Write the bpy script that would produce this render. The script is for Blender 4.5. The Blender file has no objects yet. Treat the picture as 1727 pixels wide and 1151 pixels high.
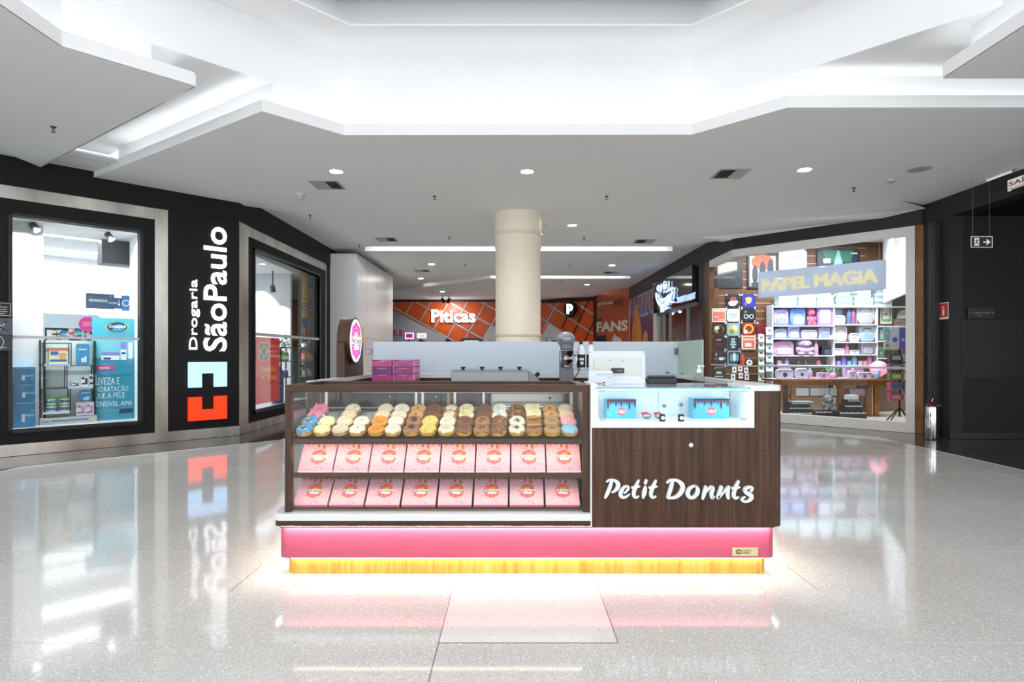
import bpy, math, random
from mathutils import Matrix, Vector
S = bpy.context.scene
COL = S.collection
R = math.radians
random.seed(7)
# ---------------------------------------------------------------- camera
FP, CX, CY, CH = 980.0, 866.0, 599.0, 1.30          # focal length in pixels, vanishing point, eye height
cd = bpy.data.cameras.new('camera')
cam = bpy.data.objects.new('camera', cd); COL.objects.link(cam)
cam.location = (0, 0, CH); cam.rotation_euler = (R(90), 0, 0)
cd.sensor_width = 36; cd.lens = FP / 1727 * 36
cd.shift_x = -(CX - 863.5) / 1727; cd.shift_y = (CY - 575.5) / 1727
cd.clip_start = .05; cd.clip_end = 100
S.camera = cam
# ---------------------------------------------------------------- world: daylight from the skylight and the open mall behind
w = bpy.data.worlds.new('world'); S.world = w; w.use_nodes = True
bg = w.node_tree.nodes['Background']; bg.inputs[0].default_value = (.93, .96, 1, 1); bg.inputs[1].default_value = 1.9
S.view_settings.view_transform = 'Standard'; S.view_settings.look = 'None'
S.view_settings.exposure = 0.25; S.view_settings.gamma = 1; S.view_settings.use_curve_mapping = False
S.cycles.max_bounces = 8; S.cycles.transparent_max_bounces = 16; S.cycles.diffuse_bounces = 4; S.cycles.glossy_bounces = 4
S.cycles.sample_clamp_indirect = 6; S.cycles.caustics_reflective = False; S.cycles.caustics_refractive = False
S.cycles.use_denoising = True
# ---------------------------------------------------------------- geometry of the place
Z1, LIP, ZG, ZT = 3.765, 3.887, 4.14, 4.74          # slab underside, lip top, gap ceiling, drum top
def area(name, loc, sx, sy, power, rot=(0, 0, 0), col=(1, 1, 1), spread=180):
    l = bpy.data.lights.new(name, 'AREA'); l.shape = 'RECTANGLE'; l.size = sx; l.size_y = sy
    l.energy = power; l.color = col; l.spread = R(spread)
    o = bpy.data.objects.new(name, l); COL.objects.link(o); o.location = loc; o.rotation_euler = rot
    return o
COOL = (.93, .97, 1); WARM = (1, .87, .66); NEUT = (1, .98, .95)
def cove(name, a, b, power, z=3.80, col=COOL):       # LED line lying in a cove trough, shining up
    a = Vector(a); b = Vector(b); m = (a + b) / 2; d = b - a
    return area(name, (m.x, m.y, z), d.length, .04, power * .075 * d.length, (R(180), 0, math.atan2(d.y, d.x)), col)
for i, (a, b, p) in enumerate([((-1.9, 6.56), (1.98, 6.56), 15), ((-2.5, 5.96), (-1.93, 6.54), 15), ((2.03, 6.53), (2.76, 5.85), 15),
        ((-3.67, 4.7), (-3.1, 5.28), 12), ((-3.67, 1.0), (-3.67, 4.6), 9), ((3.89, 1.0), (3.89, 5.1), 9),
        ((-5.5, 7.94), (-2.62, 6.0), 14), ((-5.2, 6.82), (-3.1, 5.44), 10), ((2.9, 5.845), (6.7, 5.845), 12), ((4.0, 5.1), (6.7, 5.1), 12)]):
    cove('cove_light_%d' % (i + 1), a, b, p)
for i, (y, x0, x1, p) in enumerate([(13.24, -3.4, 3.7, 5), (18.2, -.7, 3.7, 4)]):
    area('cove_light_%d' % (i + 20), ((x0 + x1) / 2, y, 3.90), x1 - x0, .06, p * (x1 - x0), (R(62), 0, 0), COOL)
# shop lights and added fill lamps: the pharmacy, the stationer, the far shops
def WL(lx, d, z=0):                                   # point in the pharmacy's 45 degree front
    c = .70710678
    return Vector((-4.47 + c * lx - c * d, 9.44 + c * lx + c * d, z))
def WR(lx, d, z=0):                                   # point in the stationer's 45 degree front
    c = .70710678
    return Vector((4.49 + c * lx + c * d, 11.84 - c * lx + c * d, z))
p = WL(-1.6, 3.0, 3.1); area('pharmacy_light_1', p, 3.4, .12, 95, (R(15), 0, R(45)), COOL, 140)
p = WL(-2.05, .3, 3.08); area('pharmacy_fill_2', p, 1.4, .06, 50, (R(8), 0, R(45)), COOL, 120)  # added fill close to the glass, brightens the window goods
area('pharmacy_light_3', (-5.5, 11.4, 3.18), .25, 1.6, 70, (0, R(-20), 0), COOL, 130)
area('pharmacy_fill_4', (-4.95, 10.6, 3.18), .12, 1.4, 70, (0, R(10), 0), COOL, 120)  # added fill lamp, lifts the poster in the corridor window
area('stationer_light_1', (6.5, 12.0, 3.84), 3.6, .2, 95, (R(25), 0, 0), COOL, 130)
area('stationer_fill_2', (6.05, 11.2, 3.84), 2.4, .06, 60, (R(25), 0, R(-45)), COOL, 140)  # lamp put in near the glass front to brighten the back wall
area('far_shop_light_1', (-3, 28.0, 3.6), 4, .4, 60, (0, 0, 0), COOL)
area('far_shop_light_2', (5.8, 16.2, 3.2), .5, 2.5, 30, (0, 0, 0), COOL)
# ---------------------------------------------------------------- materials
def lin(h):
    if not isinstance(h, str): return tuple(h)
    h = h.lstrip('#'); o = []
    for i in (0, 2, 4):
        v = int(h[i:i + 2], 16) / 255
        o.append(v / 12.92 if v <= .04045 else ((v + .055) / 1.055) ** 2.4)
    return tuple(o)
MC = {}
def M(col, rough=.5, metal=0, emit=0, var=.05, scale=9, bump=0, coat=0, trans=0, spec=.5):
    k = (col, rough, metal, emit, var, scale, bump, coat, trans, spec)
    if k in MC: return MC[k]
    m = bpy.data.materials.new('paint_%d' % len(MC)); m.use_nodes = True; MC[k] = m
    nt = m.node_tree; b = nt.nodes['Principled BSDF']; c = lin(col)
    b.inputs['Base Color'].default_value = (*c, 1); b.inputs['Roughness'].default_value = rough
    b.inputs['Metallic'].default_value = metal; b.inputs['Specular IOR Level'].default_value = spec
    b.inputs['Coat Weight'].default_value = coat; b.inputs['Transmission Weight'].default_value = trans
    if emit:
        b.inputs['Emission Color'].default_value = (*c, 1); b.inputs['Emission Strength'].default_value = emit
    if var or bump:
        tc = nt.nodes.new('ShaderNodeTexCoord'); n = nt.nodes.new('ShaderNodeTexNoise'); n.inputs['Scale'].default_value = scale
        n.inputs['Detail'].default_value = 3
        nt.links.new(tc.outputs['Object'], n.inputs['Vector'])
        if var:
            mx = nt.nodes.new('ShaderNodeMix'); mx.data_type = 'RGBA'
            mx.inputs[6].default_value = (*[max(0, x * (1 - var * 2)) for x in c], 1); mx.inputs[7].default_value = (*[min(1, x * (1 + var)) for x in c], 1)
            nt.links.new(n.outputs['Fac'], mx.inputs[0]); nt.links.new(mx.outputs[2], b.inputs['Base Color'])
        if bump:
            bp = nt.nodes.new('ShaderNodeBump'); bp.inputs['Strength'].default_value = bump; bp.inputs['Distance'].default_value = .01
            nt.links.new(n.outputs['Fac'], bp.inputs['Height']); nt.links.new(bp.outputs[0], b.inputs['Normal'])
    return m
def ramp_mat(name, rough, build, metal=0, coat=0, spec=.5):
    m = bpy.data.materials.new(name); m.use_nodes = True; nt = m.node_tree; b = nt.nodes['Principled BSDF']
    b.inputs['Roughness'].default_value = rough; b.inputs['Metallic'].default_value = metal; b.inputs['Coat Weight'].default_value = coat
    b.inputs['Specular IOR Level'].default_value = spec
    build(nt, b); return m
def nn(nt, t, **kw):
    n = nt.nodes.new('ShaderNode' + t)
    for k, v in kw.items(): n.inputs[k].default_value = v
    return n
def ramp(nt, stops):
    r = nt.nodes.new('ShaderNodeValToRGB'); e = r.color_ramp.elements
    while len(e) < len(stops): e.new(.5)
    for x, (p, c) in zip(e, stops): x.position = p; x.color = (*lin(c), 1)
    return r
def wood(name, dark, mid, light, rough=.4, sx=38, sz=1.6, along='Z'):
    def f(nt, b):
        tc = nn(nt, 'TexCoord'); mp = nn(nt, 'Mapping')
        mp.inputs['Scale'].default_value = {'Z': (sx, sx, sz), 'X': (sz, sx, sx)}[along]
        nt.links.new(tc.outputs['Object'], mp.inputs[0])
        n = nn(nt, 'TexNoise', Scale=1.0, Detail=7.0, Roughness=.65, Distortion=.6); nt.links.new(mp.outputs[0], n.inputs['Vector'])
        r = ramp(nt, [(.28, dark), (.5, mid), (.72, light)]); nt.links.new(n.outputs['Fac'], r.inputs[0])
        nt.links.new(r.outputs[0], b.inputs['Base Color'])
    return ramp_mat(name, rough, f, spec=.3)
def terrazzo(name, base, specks, rough, sc, joint=None):
    def f(nt, b):
        tc = nn(nt, 'TexCoord'); cur = None
        n = nn(nt, 'TexNoise', Scale=1.1, Detail=4.0); nt.links.new(tc.outputs['Object'], n.inputs['Vector'])
        r = ramp(nt, [(.3, base[0]), (.7, base[1])]); nt.links.new(n.outputs['Fac'], r.inputs[0]); cur = r.outputs[0]
        for i, (c, s, th) in enumerate(specks):
            v = nn(nt, 'TexVoronoi', Scale=s); nt.links.new(tc.outputs['Object'], v.inputs['Vector'])
            q = nn(nt, 'TexNoise', Scale=s * .37 + 3, Detail=1.0); nt.links.new(tc.outputs['Object'], q.inputs['Vector'])
            mu = nt.nodes.new('ShaderNodeMath'); mu.operation = 'MULTIPLY'; mu.inputs[1].default_value = th * 2
            nt.links.new(q.outputs['Fac'], mu.inputs[0])
            lt = nt.nodes.new('ShaderNodeMath'); lt.operation = 'LESS_THAN'
            nt.links.new(v.outputs['Distance'], lt.inputs[0]); nt.links.new(mu.outputs[0], lt.inputs[1])
            mx = nt.nodes.new('ShaderNodeMix'); mx.data_type = 'RGBA'; mx.inputs[7].default_value = (*lin(c), 1)
            nt.links.new(lt.outputs[0], mx.inputs[0]); nt.links.new(cur, mx.inputs[6]); cur = mx.outputs[2]
        nt.links.new(cur, b.inputs['Base Color'])
        wv = nn(nt, 'TexNoise', Scale=2.2, Detail=2.0); nt.links.new(tc.outputs['Object'], wv.inputs['Vector'])
        bp = nn(nt, 'Bump', Strength=.008, Distance=.02); nt.links.new(wv.outputs['Fac'], bp.inputs['Height']); nt.links.new(bp.outputs[0], b.inputs['Normal'])
    return ramp_mat(name, rough, f, coat=.1, spec=.5)
def glassy(name, tint=(.96, .98, .98), gloss=1.0, ior=1.5):
    m = bpy.data.materials.new(name); m.use_nodes = True; nt = m.node_tree
    for n in list(nt.nodes): nt.nodes.remove(n)
    o = nt.nodes.new('ShaderNodeOutputMaterial'); t = nn(nt, 'BsdfTransparent'); t.inputs[0].default_value = (*tint, 1)
    g = nn(nt, 'BsdfGlossy', Roughness=.01); g.inputs[0].default_value = (gloss, gloss, gloss, 1)
    fr = nn(nt, 'Fresnel', IOR=ior); mx = nn(nt, 'MixShader')
    ge = nn(nt, 'NewGeometry'); sb = nt.nodes.new('ShaderNodeMath'); sb.operation = 'SUBTRACT'; sb.inputs[0].default_value = 1; nt.links.new(ge.outputs['Backfacing'], sb.inputs[1])
    mu = nt.nodes.new('ShaderNodeMath'); mu.operation = 'MULTIPLY'; nt.links.new(fr.outputs[0], mu.inputs[0]); nt.links.new(sb.outputs[0], mu.inputs[1])
    nt.links.new(mu.outputs[0], mx.inputs[0]); nt.links.new(t.outputs[0], mx.inputs[1]); nt.links.new(g.outputs[0], mx.inputs[2]); nt.links.new(mx.outputs[0], o.inputs[0])
    return m
def frosted(name, col, clear):
    m = bpy.data.materials.new(name); m.use_nodes = True; nt = m.node_tree
    b = nt.nodes['Principled BSDF']; b.inputs['Base Color'].default_value = (*lin(col), 1); b.inputs['Roughness'].default_value = .35
    n = nn(nt, 'TexNoise', Scale=60.0, Detail=2.0); tc = nn(nt, 'TexCoord'); nt.links.new(tc.outputs['Object'], n.inputs['Vector'])
    o = nt.nodes['Material Output']; tl = nn(nt, 'BsdfTranslucent'); tl.inputs[0].default_value = (*lin(col), 1)
    a = nn(nt, 'MixShader'); a.inputs[0].default_value = .45; nt.links.new(b.outputs[0], a.inputs[1]); nt.links.new(tl.outputs[0], a.inputs[2])
    t = nn(nt, 'BsdfTransparent'); c = nn(nt, 'MixShader')
    mr = nn(nt, 'MapRange'); mr.inputs[3].default_value = clear - .03; mr.inputs[4].default_value = clear + .03
    nt.links.new(n.outputs['Fac'], mr.inputs[0]); nt.links.new(mr.outputs[0], c.inputs[0])
    nt.links.new(a.outputs[0], c.inputs[1]); nt.links.new(t.outputs[0], c.inputs[2]); nt.links.new(c.outputs[0], o.inputs[0])
    return m
GLASS = glassy('clear_glass', ior=1.28); CASE_GLASS = glassy('case_glass', (.97, .985, .98), .9, 1.42); SMOKE = glassy('grey_glass', (.55, .6, .6), 1, 1.5)
TEAL = M('#4fb6c0', .1, var=.02, emit=0)
FROST = frosted('frosted_glass', '#e3edf6', .08); SIGNF = frosted('frosted_sign_board', '#e4eaf8', .04); FROST2 = frosted('frosted_green_glass', '#cfe3d8', .2)
WOODD = wood('dark_walnut_laminate', '#29190f', '#462e1f', '#5c402d', .38)
WOODH = wood('dark_walnut_laminate_across', '#29190f', '#462e1f', '#5c402d', .38, along='X')
WOODY = wood('golden_oak_laminate', '#a8812c', '#c9a24a', '#d8b866', .45, 30, 2)
WOODS = wood('honey_wood', '#6b4526', '#8d6038', '#a5764a', .45, 3, .6, 'X')
STEEL = ramp_mat('brushed_steel', .34, lambda nt, b: (lambda tc, mp, n, r: (nt.links.new(tc.outputs['Object'], mp.inputs[0]), nt.links.new(mp.outputs[0], n.inputs['Vector']), nt.links.new(n.outputs['Fac'], r.inputs[0]), nt.links.new(r.outputs[0], b.inputs['Base Color'])))(nn(nt, 'TexCoord'), nn(nt, 'Mapping', Scale=(2.2, 2.2, .8)), nn(nt, 'TexNoise', Scale=1.4, Detail=4.0), ramp(nt, [(.3, '#a5a39b'), (.7, '#d6d4cb')])), metal=.9)
CHROME = M('#e4e6e8', .08, 1, var=0); INOX = M('#8f9397', .34, .9, var=.08, scale=4)
WHITE = M('#f1f2f3', .75, var=.01); CEIL = M('#eeeeee', .85, var=.01, scale=2); WHITEG = M('#dcdfe1', .25, var=.01)
BLACKW = M('#0b0b0d', .65, var=.12, scale=3, bump=.05, spec=.35); BLACKM = M('#151618', .45, var=.05); BLK = M('#0c0c0e', .35, var=.05); DARKW = M('#1f2023', .55, var=.1, scale=3)
GREY = M('#8f9296', .5); LGREY = M('#c9ccd0', .5); DGREY = M('#4a4d52', .5)
TERR = terrazzo('pale_terrazzo', ('#c9c8c3', '#d4d3cf'), [('#8d897f', 150, .22), ('#f3f2ee', 95, .25), ('#a79a85', 70, .11), ('#5f5c57', 210, .15)], .075, 1)
TERR2 = terrazzo('white_speckled_stone', ('#dcdbd8', '#e4e3e1'), [('#a08560', 32, .10), ('#bcb5a6', 60, .09)], .1, 1)
GRANITE = terrazzo('dark_granite', ('#3c3a3c', '#474548'), [('#2a292a', 120, .3), ('#6b686a', 160, .2)], .12, 1)
def glow(col, s): return M(col, .5, 0, s, 0)
# ---------------------------------------------------------------- mesh builder
TXT = {}
def text_mesh(s, bold, shear, ext):
    k = (s, bold, shear, ext)
    if k not in TXT:
        c = bpy.data.curves.new('t', 'FONT'); c.body = s; c.offset = bold; c.shear = shear; c.extrude = ext; c.resolution_u = 3
        o = bpy.data.objects.new('t', c); COL.objects.link(o)
        me = bpy.data.meshes.new_from_object(o.evaluated_get(bpy.context.evaluated_depsgraph_get()))
        TXT[k] = ([tuple(v.co) for v in me.vertices], [tuple(p.vertices) for p in me.polygons])
        bpy.data.objects.remove(o); bpy.data.curves.remove(c); bpy.data.meshes.remove(me)
    return TXT[k]
class MB:
    def __init__(s, T=None): s.v = []; s.f = []; s.m = []; s.s = []; s.T = T
    def add(s, vs, fs, m=0, sm=False, T=None):
        n = len(s.v)
        for v in vs:
            v = Vector(v)
            if T is not None: v = T @ v
            if s.T is not None: v = s.T @ v
            s.v.append(v[:])
        for f in fs: s.f.append([i + n for i in f]); s.m.append(m); s.s.append(sm)
        return s
    def box(s, x0, x1, y0, y1, z0, z1, m=0, T=None):
        return s.add([(x0, y0, z0), (x1, y0, z0), (x1, y1, z0), (x0, y1, z0), (x0, y0, z1), (x1, y0, z1), (x1, y1, z1), (x0, y1, z1)],
                     [(0, 3, 2, 1), (4, 5, 6, 7), (0, 1, 5, 4), (1, 2, 6, 5), (2, 3, 7, 6), (3, 0, 4, 7)], m, False, T)
    def prism(s, poly, a, b, ax='z', m=0, sm=False, T=None):
        q = {'z': lambda p, h: (p[0], p[1], h), 'y': lambda p, h: (p[0], h, p[1]), 'x': lambda p, h: (h, p[0], p[1])}[ax]
        n = len(poly); vs = [q(p, a) for p in poly] + [q(p, b) for p in poly]
        s.add(vs, [tuple(range(n))[::-1], tuple(range(n, 2 * n))], m, False, T)
        k = len(s.v) - 2 * n
        for i in range(n):
            j = (i + 1) % n; s.f.append([k + i, k + j, k + n + j, k + n + i]); s.m.append(m); s.s.append(sm)
        return s
    def flat(s, poly, h, ax='y', m=0, T=None):
        q = {'z': lambda p: (p[0], p[1], h), 'y': lambda p: (p[0], h, p[1]), 'x': lambda p: (h, p[0], p[1])}[ax]
        return s.add([q(p) for p in poly], [tuple(range(len(poly)))], m, False, T)
    def cyl(s, p0, p1, r0, r1=None, n=16, m=0, T=None, cap=True):
        r1 = r0 if r1 is None else r1; p0 = Vector(p0); p1 = Vector(p1); d = (p1 - p0).normalized()
        a = d.orthogonal().normalized(); b = d.cross(a)
        vs = []
        for p, r in ((p0, r0), (p1, r1)):
            for i in range(n):
                t = 2 * math.pi * i / n; vs.append(p + (a * math.cos(t) + b * math.sin(t)) * r)
        s.add(vs, [(i, (i + 1) % n, n + (i + 1) % n, n + i) for i in range(n)], m, True, T)
        if cap:
            s.add(vs[:n], [tuple(range(n))[::-1]], m, False, T); s.add(vs[n:], [tuple(range(n))], m, False, T)
        return s
    def lathe(s, prof, c=(0, 0, 0), n=24, m=0, T=None, fx=1, fy=1, wob=None, cap=True):
        vs = []
        for r, z in prof:
            for i in range(n):
                t = 2 * math.pi * i / n; q = r * (wob(t, z) if wob else 1)
                vs.append((c[0] + q * math.cos(t) * fx, c[1] + q * math.sin(t) * fy, c[2] + z))
        fs = [(k * n + i, k * n + (i + 1) % n, (k + 1) * n + (i + 1) % n, (k + 1) * n + i) for k in range(len(prof) - 1) for i in range(n)]
        s.add(vs, fs, m, True, T)
        if prof[0] == prof[-1] or not cap: return s
        if prof[0][0] > 1e-5: s.add(vs[:n], [tuple(range(n))[::-1]], m, False, T)
        if prof[-1][0] > 1e-5: s.add(vs[-n:], [tuple(range(n))], m, False, T)
        return s
    def ball(s, c, rx, ry=None, rz=None, n=12, m=0, T=None):
        ry = rx if ry is None else ry; rz = rx if rz is None else rz; k = max(5, n // 2)
        prof = [(math.sin(math.pi * i / k), -math.cos(math.pi * i / k)) for i in range(k + 1)]
        vs = [(c[0] + r * math.cos(2 * math.pi * j / n) * rx, c[1] + r * math.sin(2 * math.pi * j / n) * ry, c[2] + z * rz) for r, z in prof for j in range(n)]
        return s.add(vs, [(a * n + j, a * n + (j + 1) % n, (a + 1) * n + (j + 1) % n, (a + 1) * n + j) for a in range(k) for j in range(n)], m, True, T)
    def tube(s, pts, r, n=8, m=0, T=None):
        pts = [Vector(p) for p in pts]; vs = []; up = None
        for i, p in enumerate(pts):
            d = (pts[min(i + 1, len(pts) - 1)] - pts[max(i - 1, 0)]).normalized()
            a = d.orthogonal().normalized() if up is None else (up - d * up.dot(d)).normalized(); up = a; b = d.cross(a)
            rr = r[i] if isinstance(r, (list, tuple)) else r
            vs += [p + (a * math.cos(2 * math.pi * j / n) + b * math.sin(2 * math.pi * j / n)) * rr for j in range(n)]
        fs = [(k * n + j, k * n + (j + 1) % n, (k + 1) * n + (j + 1) % n, (k + 1) * n + j) for k in range(len(pts) - 1) for j in range(n)]
        s.add(vs, fs, m, True, T)
        s.add(vs[:n], [tuple(range(n))[::-1]], m, False, T); return s.add(vs[-n:], [tuple(range(n))], m, False, T)
    def disc(s, c, r, ax='y', n=20, m=0, T=None, fz=1):
        poly = [(c[0] + r * math.cos(2 * math.pi * i / n), c[2] + r * fz * math.sin(2 * math.pi * i / n)) for i in range(n)] if ax == 'y' else \
               [(c[1] + r * math.cos(2 * math.pi * i / n), c[2] + r * fz * math.sin(2 * math.pi * i / n)) for i in range(n)] if ax == 'x' else \
               [(c[0] + r * math.cos(2 * math.pi * i / n), c[1] + r * fz * math.sin(2 * math.pi * i / n)) for i in range(n)]
        return s.flat(poly, {'y': c[1], 'x': c[0], 'z': c[2]}[ax], ax, m, T)
    def text(s, t, x0, z0, W, H, y=0, m=0, T=None, bold=.0, shear=0, ext=0, th=0):
        # lettering in the x-z plane facing -y, filling W x H from (x0, z0); th: thickness towards -y
        vs, fs = text_mesh(t, bold, shear, .5 if th else 0)
        xs = [v[0] for v in vs]; ys = [v[1] for v in vs]; a, b, c, d = min(xs), max(xs), min(ys), max(ys)
        sx = W / (b - a) if W else H / (d - c); sz = H / (d - c) if H else sx
        return s.add([(x0 + (v[0] - a) * sx, y - (v[2] + .5) * th if th else y, z0 + (v[1] - c) * sz) for v in vs], fs, m, False, T)
    def build(s, name, mats, parent=None, loc=None, rot=0, bevel=0, smooth=False, seg=2):
        me = bpy.data.meshes.new(name); me.from_pydata(s.v, [], s.f)
        for m in (mats if isinstance(mats, (list, tuple)) else [mats]): me.materials.append(m)
        me.polygons.foreach_set('material_index', s.m); me.polygons.foreach_set('use_smooth', [bool(x) or smooth for x in s.s]); me.update()
        o = bpy.data.objects.new(name, me); COL.objects.link(o)
        if parent: o.parent = parent
        if loc is not None: o.location = loc
        o.rotation_euler = (0, 0, rot)
        if bevel:
            b = o.modifiers.new('soft_edge', 'BEVEL'); b.width = bevel; b.segments = seg; b.limit_method = 'ANGLE'; b.angle_limit = R(40)
        return o
def thing(name, label, cat, loc=(0, 0, 0), rot=0, group=None):
    o = bpy.data.objects.new(name, None); COL.objects.link(o); o.location = loc; o.rotation_euler = (0, 0, rot); o.empty_display_size = .1
    return tag(o, label, cat, group)
def tag(o, label, cat, group=None, kind=None):
    o['label'] = label; o['category'] = cat
    if group: o['group'] = group
    if kind: o['kind'] = kind
    return o
def solo(mb, name, mats, label, cat, loc=None, rot=0, group=None, bevel=0):
    return tag(mb.build(name, mats, None, loc, rot, bevel), label, cat, group)
WIN = {}
def struct(mb, name, mats, loc=None, rot=0, bevel=0):
    q = name.split('_'); own = name
    if q[0] == 'window' and len(q) == 3: own = '_'.join(q[:2]) if q[2] == 'pane' else 'window_' + q[2]
    o = mb.build(own, mats, None, loc, rot, bevel); o['kind'] = 'structure'
    if own != name: WIN.setdefault(q[1], {})[q[2]] = o
    return o
def dup(root, loc, label, rot=None, group=None):
    r = root.copy(); COL.objects.link(r); r.location = loc; r['label'] = label
    if rot is not None: r.rotation_euler = (0, 0, rot)
    if group: r['group'] = group
    def kids(a, b):
        for ch in list(a.children):
            c = ch.copy(); COL.objects.link(c); c.parent = b; kids(ch, c)
    kids(root, r)
    return r
def at(px, py, Y): return Vector(((px - CX) / FP * Y, Y, CH + (CY - py) / FP * Y))
def down(px, py, z): Y = FP * (z - CH) / (CY - py); return Vector(((px - CX) / FP * Y, Y, z))
def onL(px, py, d=0):
    c = 13.91 + 1.41421356 * d; k = (px - CX) / FP; Y = c / (1 - k); X = Y - c
    return ((X + 4.47) + (Y - 9.44)) * .70710678, CH + (CY - py) / FP * Y
def onR(px, py, d=0):
    c = 16.33 + 1.41421356 * d; k = (px - CX) / FP; Y = c / (1 + k); X = c - Y
    return ((X - 4.49) - (Y - 11.84)) * .70710678, CH + (CY - py) / FP * Y
def onA(px, py, d=0):                                  # pharmacy corridor wall X=-4.47: returns local x (=Y-9.44), z
    Y = FP * (-4.47 - d) / (px - CX); return Y - 9.44, CH + (CY - py) / FP * Y
def onB(px, py, d=0):                                  # other corridor wall X=4.48: local x (=11.84-Y), z
    Y = FP * (4.48 + d) / (px - CX); return 11.84 - Y, CH + (CY - py) / FP * Y
def WA(lx, d, z=0): return Vector((-4.47 - d, 9.44 + lx, z))
def WB(lx, d, z=0): return Vector((4.48 + d, 11.84 - lx, z))
def rrect(x0, x1, y0, y1, r, n=4, corners=(1, 1, 1, 1)):   # rounded rectangle, corners: (x0y0, x1y0, x1y1, x0y1)
    out = []
    for on, cx, cy, a in zip(corners, (x0 + r, x1 - r, x1 - r, x0 + r), (y0 + r, y0 + r, y1 - r, y1 - r), (180, 270, 0, 90)):
        if on: out += [(cx + r * math.cos(R(a + 90 * i / n)), cy + r * math.sin(R(a + 90 * i / n))) for i in range(n + 1)]
        else: out.append((x0 if a in (180, 90) else x1, y0 if a in (180, 270) else y1))
    return out
# ================================================================ STRUCTURE: floor
LIGHTFLOOR = [(-5.70, -3), (6.05 - .31, -3), (5.74, 9.16), (3.85, 11.05), (3.85, 32), (-3.55, 32), (-3.55, 8.87), (-5.70, 6.72)]
b = MB(); b.box(-16, 16, -3, 34, -.12, -.004); struct(b, 'floor_1', GRANITE)
b = MB(); b.prism(LIGHTFLOOR, -.003, 0); struct(b, 'floor_2', TERR)
b = MB(); b.box(-.338, .472, 2.62, 3.6, 0, .0008); struct(b, 'floor_3', TERR2)
def joints(mb, w=.004):
    for x, y0, y1 in [(-.338, 2.2, 2.62), (-1.556, 3.2, 3.6), (1.683, 3.2, 3.6)]:
        mb.box(x - w / 2, x + w / 2, y0, y1, .0008, .0012)
    for x in (-.338, .472): mb.box(x - w / 2, x + w / 2, 2.62, 3.4, .0008, .0013)
    mb.box(-.338, .472, 2.618, 2.622, .0008, .0013)
    return mb
struct(joints(MB()), 'trim_1', M('#6f6b66', .5))
b = MB()
for x in (-4.4, -3.18, -1.95, 2.9, 4.1, 5.3): b.box(x - .002, x + .002, -2, 8.5, .0004, .0007)
for y in (1.4, 2.62, 3.84, 5.1, 6.3, 7.5): b.box(-5.6, -1.5, y - .002, y + .002, .0004, .0007); b.box(1.7, 5.7, y - .002, y + .002, .0004, .0007)
struct(b, 'trim_2', M('#d9d7d2', .3))
# thin steel line between pale and dark stone
b = MB()
P = LIGHTFLOOR
for i in range(len(P)):
    a, c = Vector((*P[i], 0)), Vector((*P[(i + 1) % len(P)], 0)); d = (c - a).normalized(); n = Vector((-d.y, d.x, 0)) * .006
    if abs(d.y) < .01: continue
    b.add([a + n, a - n, c - n, c + n, a + n + Vector((0, 0, .002)), a - n + Vector((0, 0, .002)), c - n + Vector((0, 0, .002)), c + n + Vector((0, 0, .002))], [(4, 5, 6, 7), (0, 1, 5, 4), (2, 3, 7, 6), (1, 2, 6, 5), (3, 0, 4, 7)])
struct(b, 'trim_3', M('#e8e6de', .3))
# ================================================================ ceiling slabs
def slab(name, poly, lips, z=Z1, t=.03):
    b = MB(); b.prism(poly, z, z + t)
    for a, c in lips:
        a, c = Vector((*a, 0)), Vector((*c, 0)); d = (c - a).normalized(); n = Vector((-d.y, d.x, 0)) * .02; a = a - n * .05; c = c - n * .05; z0 = z - .0006
        b.add([a + Vector((0, 0, z0)), c + Vector((0, 0, z0)), c + n + Vector((0, 0, z0)), a + n + Vector((0, 0, z0)), a + Vector((0, 0, LIP)), c + Vector((0, 0, LIP)), c + n + Vector((0, 0, LIP)), a + n + Vector((0, 0, LIP))],
              [(0, 1, 5, 4), (1, 2, 6, 5), (2, 3, 7, 6), (3, 0, 4, 7), (4, 5, 6, 7)])
    return struct(b, name, CEIL)
E1 = [(-5.84, 8.07), (-2.54, 5.87), (-1.90, 6.51), (1.99, 6.50), (2.73, 5.785), (6.80, 5.78)]
slab('ceiling_1', E1 + [(6.80, 9.55), (4.50, 11.85), (4.50, 12.45), (3.79, 13.2), (-3.53, 13.2), (-3.53, 10.28), (-4.45, 9.60), (-4.46, 9.45)],
     list(zip(E1, E1[1:])))
LS = [(-6.9, -3), (-3.62, -3), (-3.62, 4.64), (-2.93, 5.33), (-6.2, 7.6), (-6.2, -3)]
slab('ceiling_2', [(-3.62, -3), (-3.62, 4.64), (-2.93, 5.33), (-6.2, 7.6), (-6.2, -3)], [((-3.62, 4.64), (-3.62, -3)), ((-2.93, 5.33), (-3.62, 4.64)), ((-6.2, 7.6), (-2.93, 5.33))])
slab('ceiling_3', [(3.83, -3), (6.8, -3), (6.8, 5.16), (3.83, 5.16)], [((3.83, -3), (3.83, 5.16)), ((3.83, 5.16), (6.8, 5.16))])
slab('ceiling_4', [(-3.52, 13.77), (3.77, 13.77), (3.77, 18.15), (-.75, 18.05), (-3.51, 20.5)], [((-3.52, 13.77), (3.77, 13.77))])
slab('ceiling_5', [(-4.9, 22.7), (-.75, 18.73), (3.77, 18.73), (3.5, 25.5), (-.3, 27), (-7, 27)], [((-4.9, 22.7), (-.75, 18.73)), ((-.75, 18.73), (3.77, 18.73))])
# side strips beside the slabs and the cover over the rear gaps
b = MB(); b.box(-4.6, -3.3, 9.3, 27, 3.885, 3.91); struct(b, 'ceiling_6', CEIL)
b = MB(); b.box(3.5, 4.6, 12, 27, 3.885, 3.91); struct(b, 'ceiling_7', CEIL)
b = MB(); b.box(-3.4, 3.6, 13.0, 20.6, 4.05, 4.08); struct(b, 'ceiling_8', CEIL)
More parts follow.
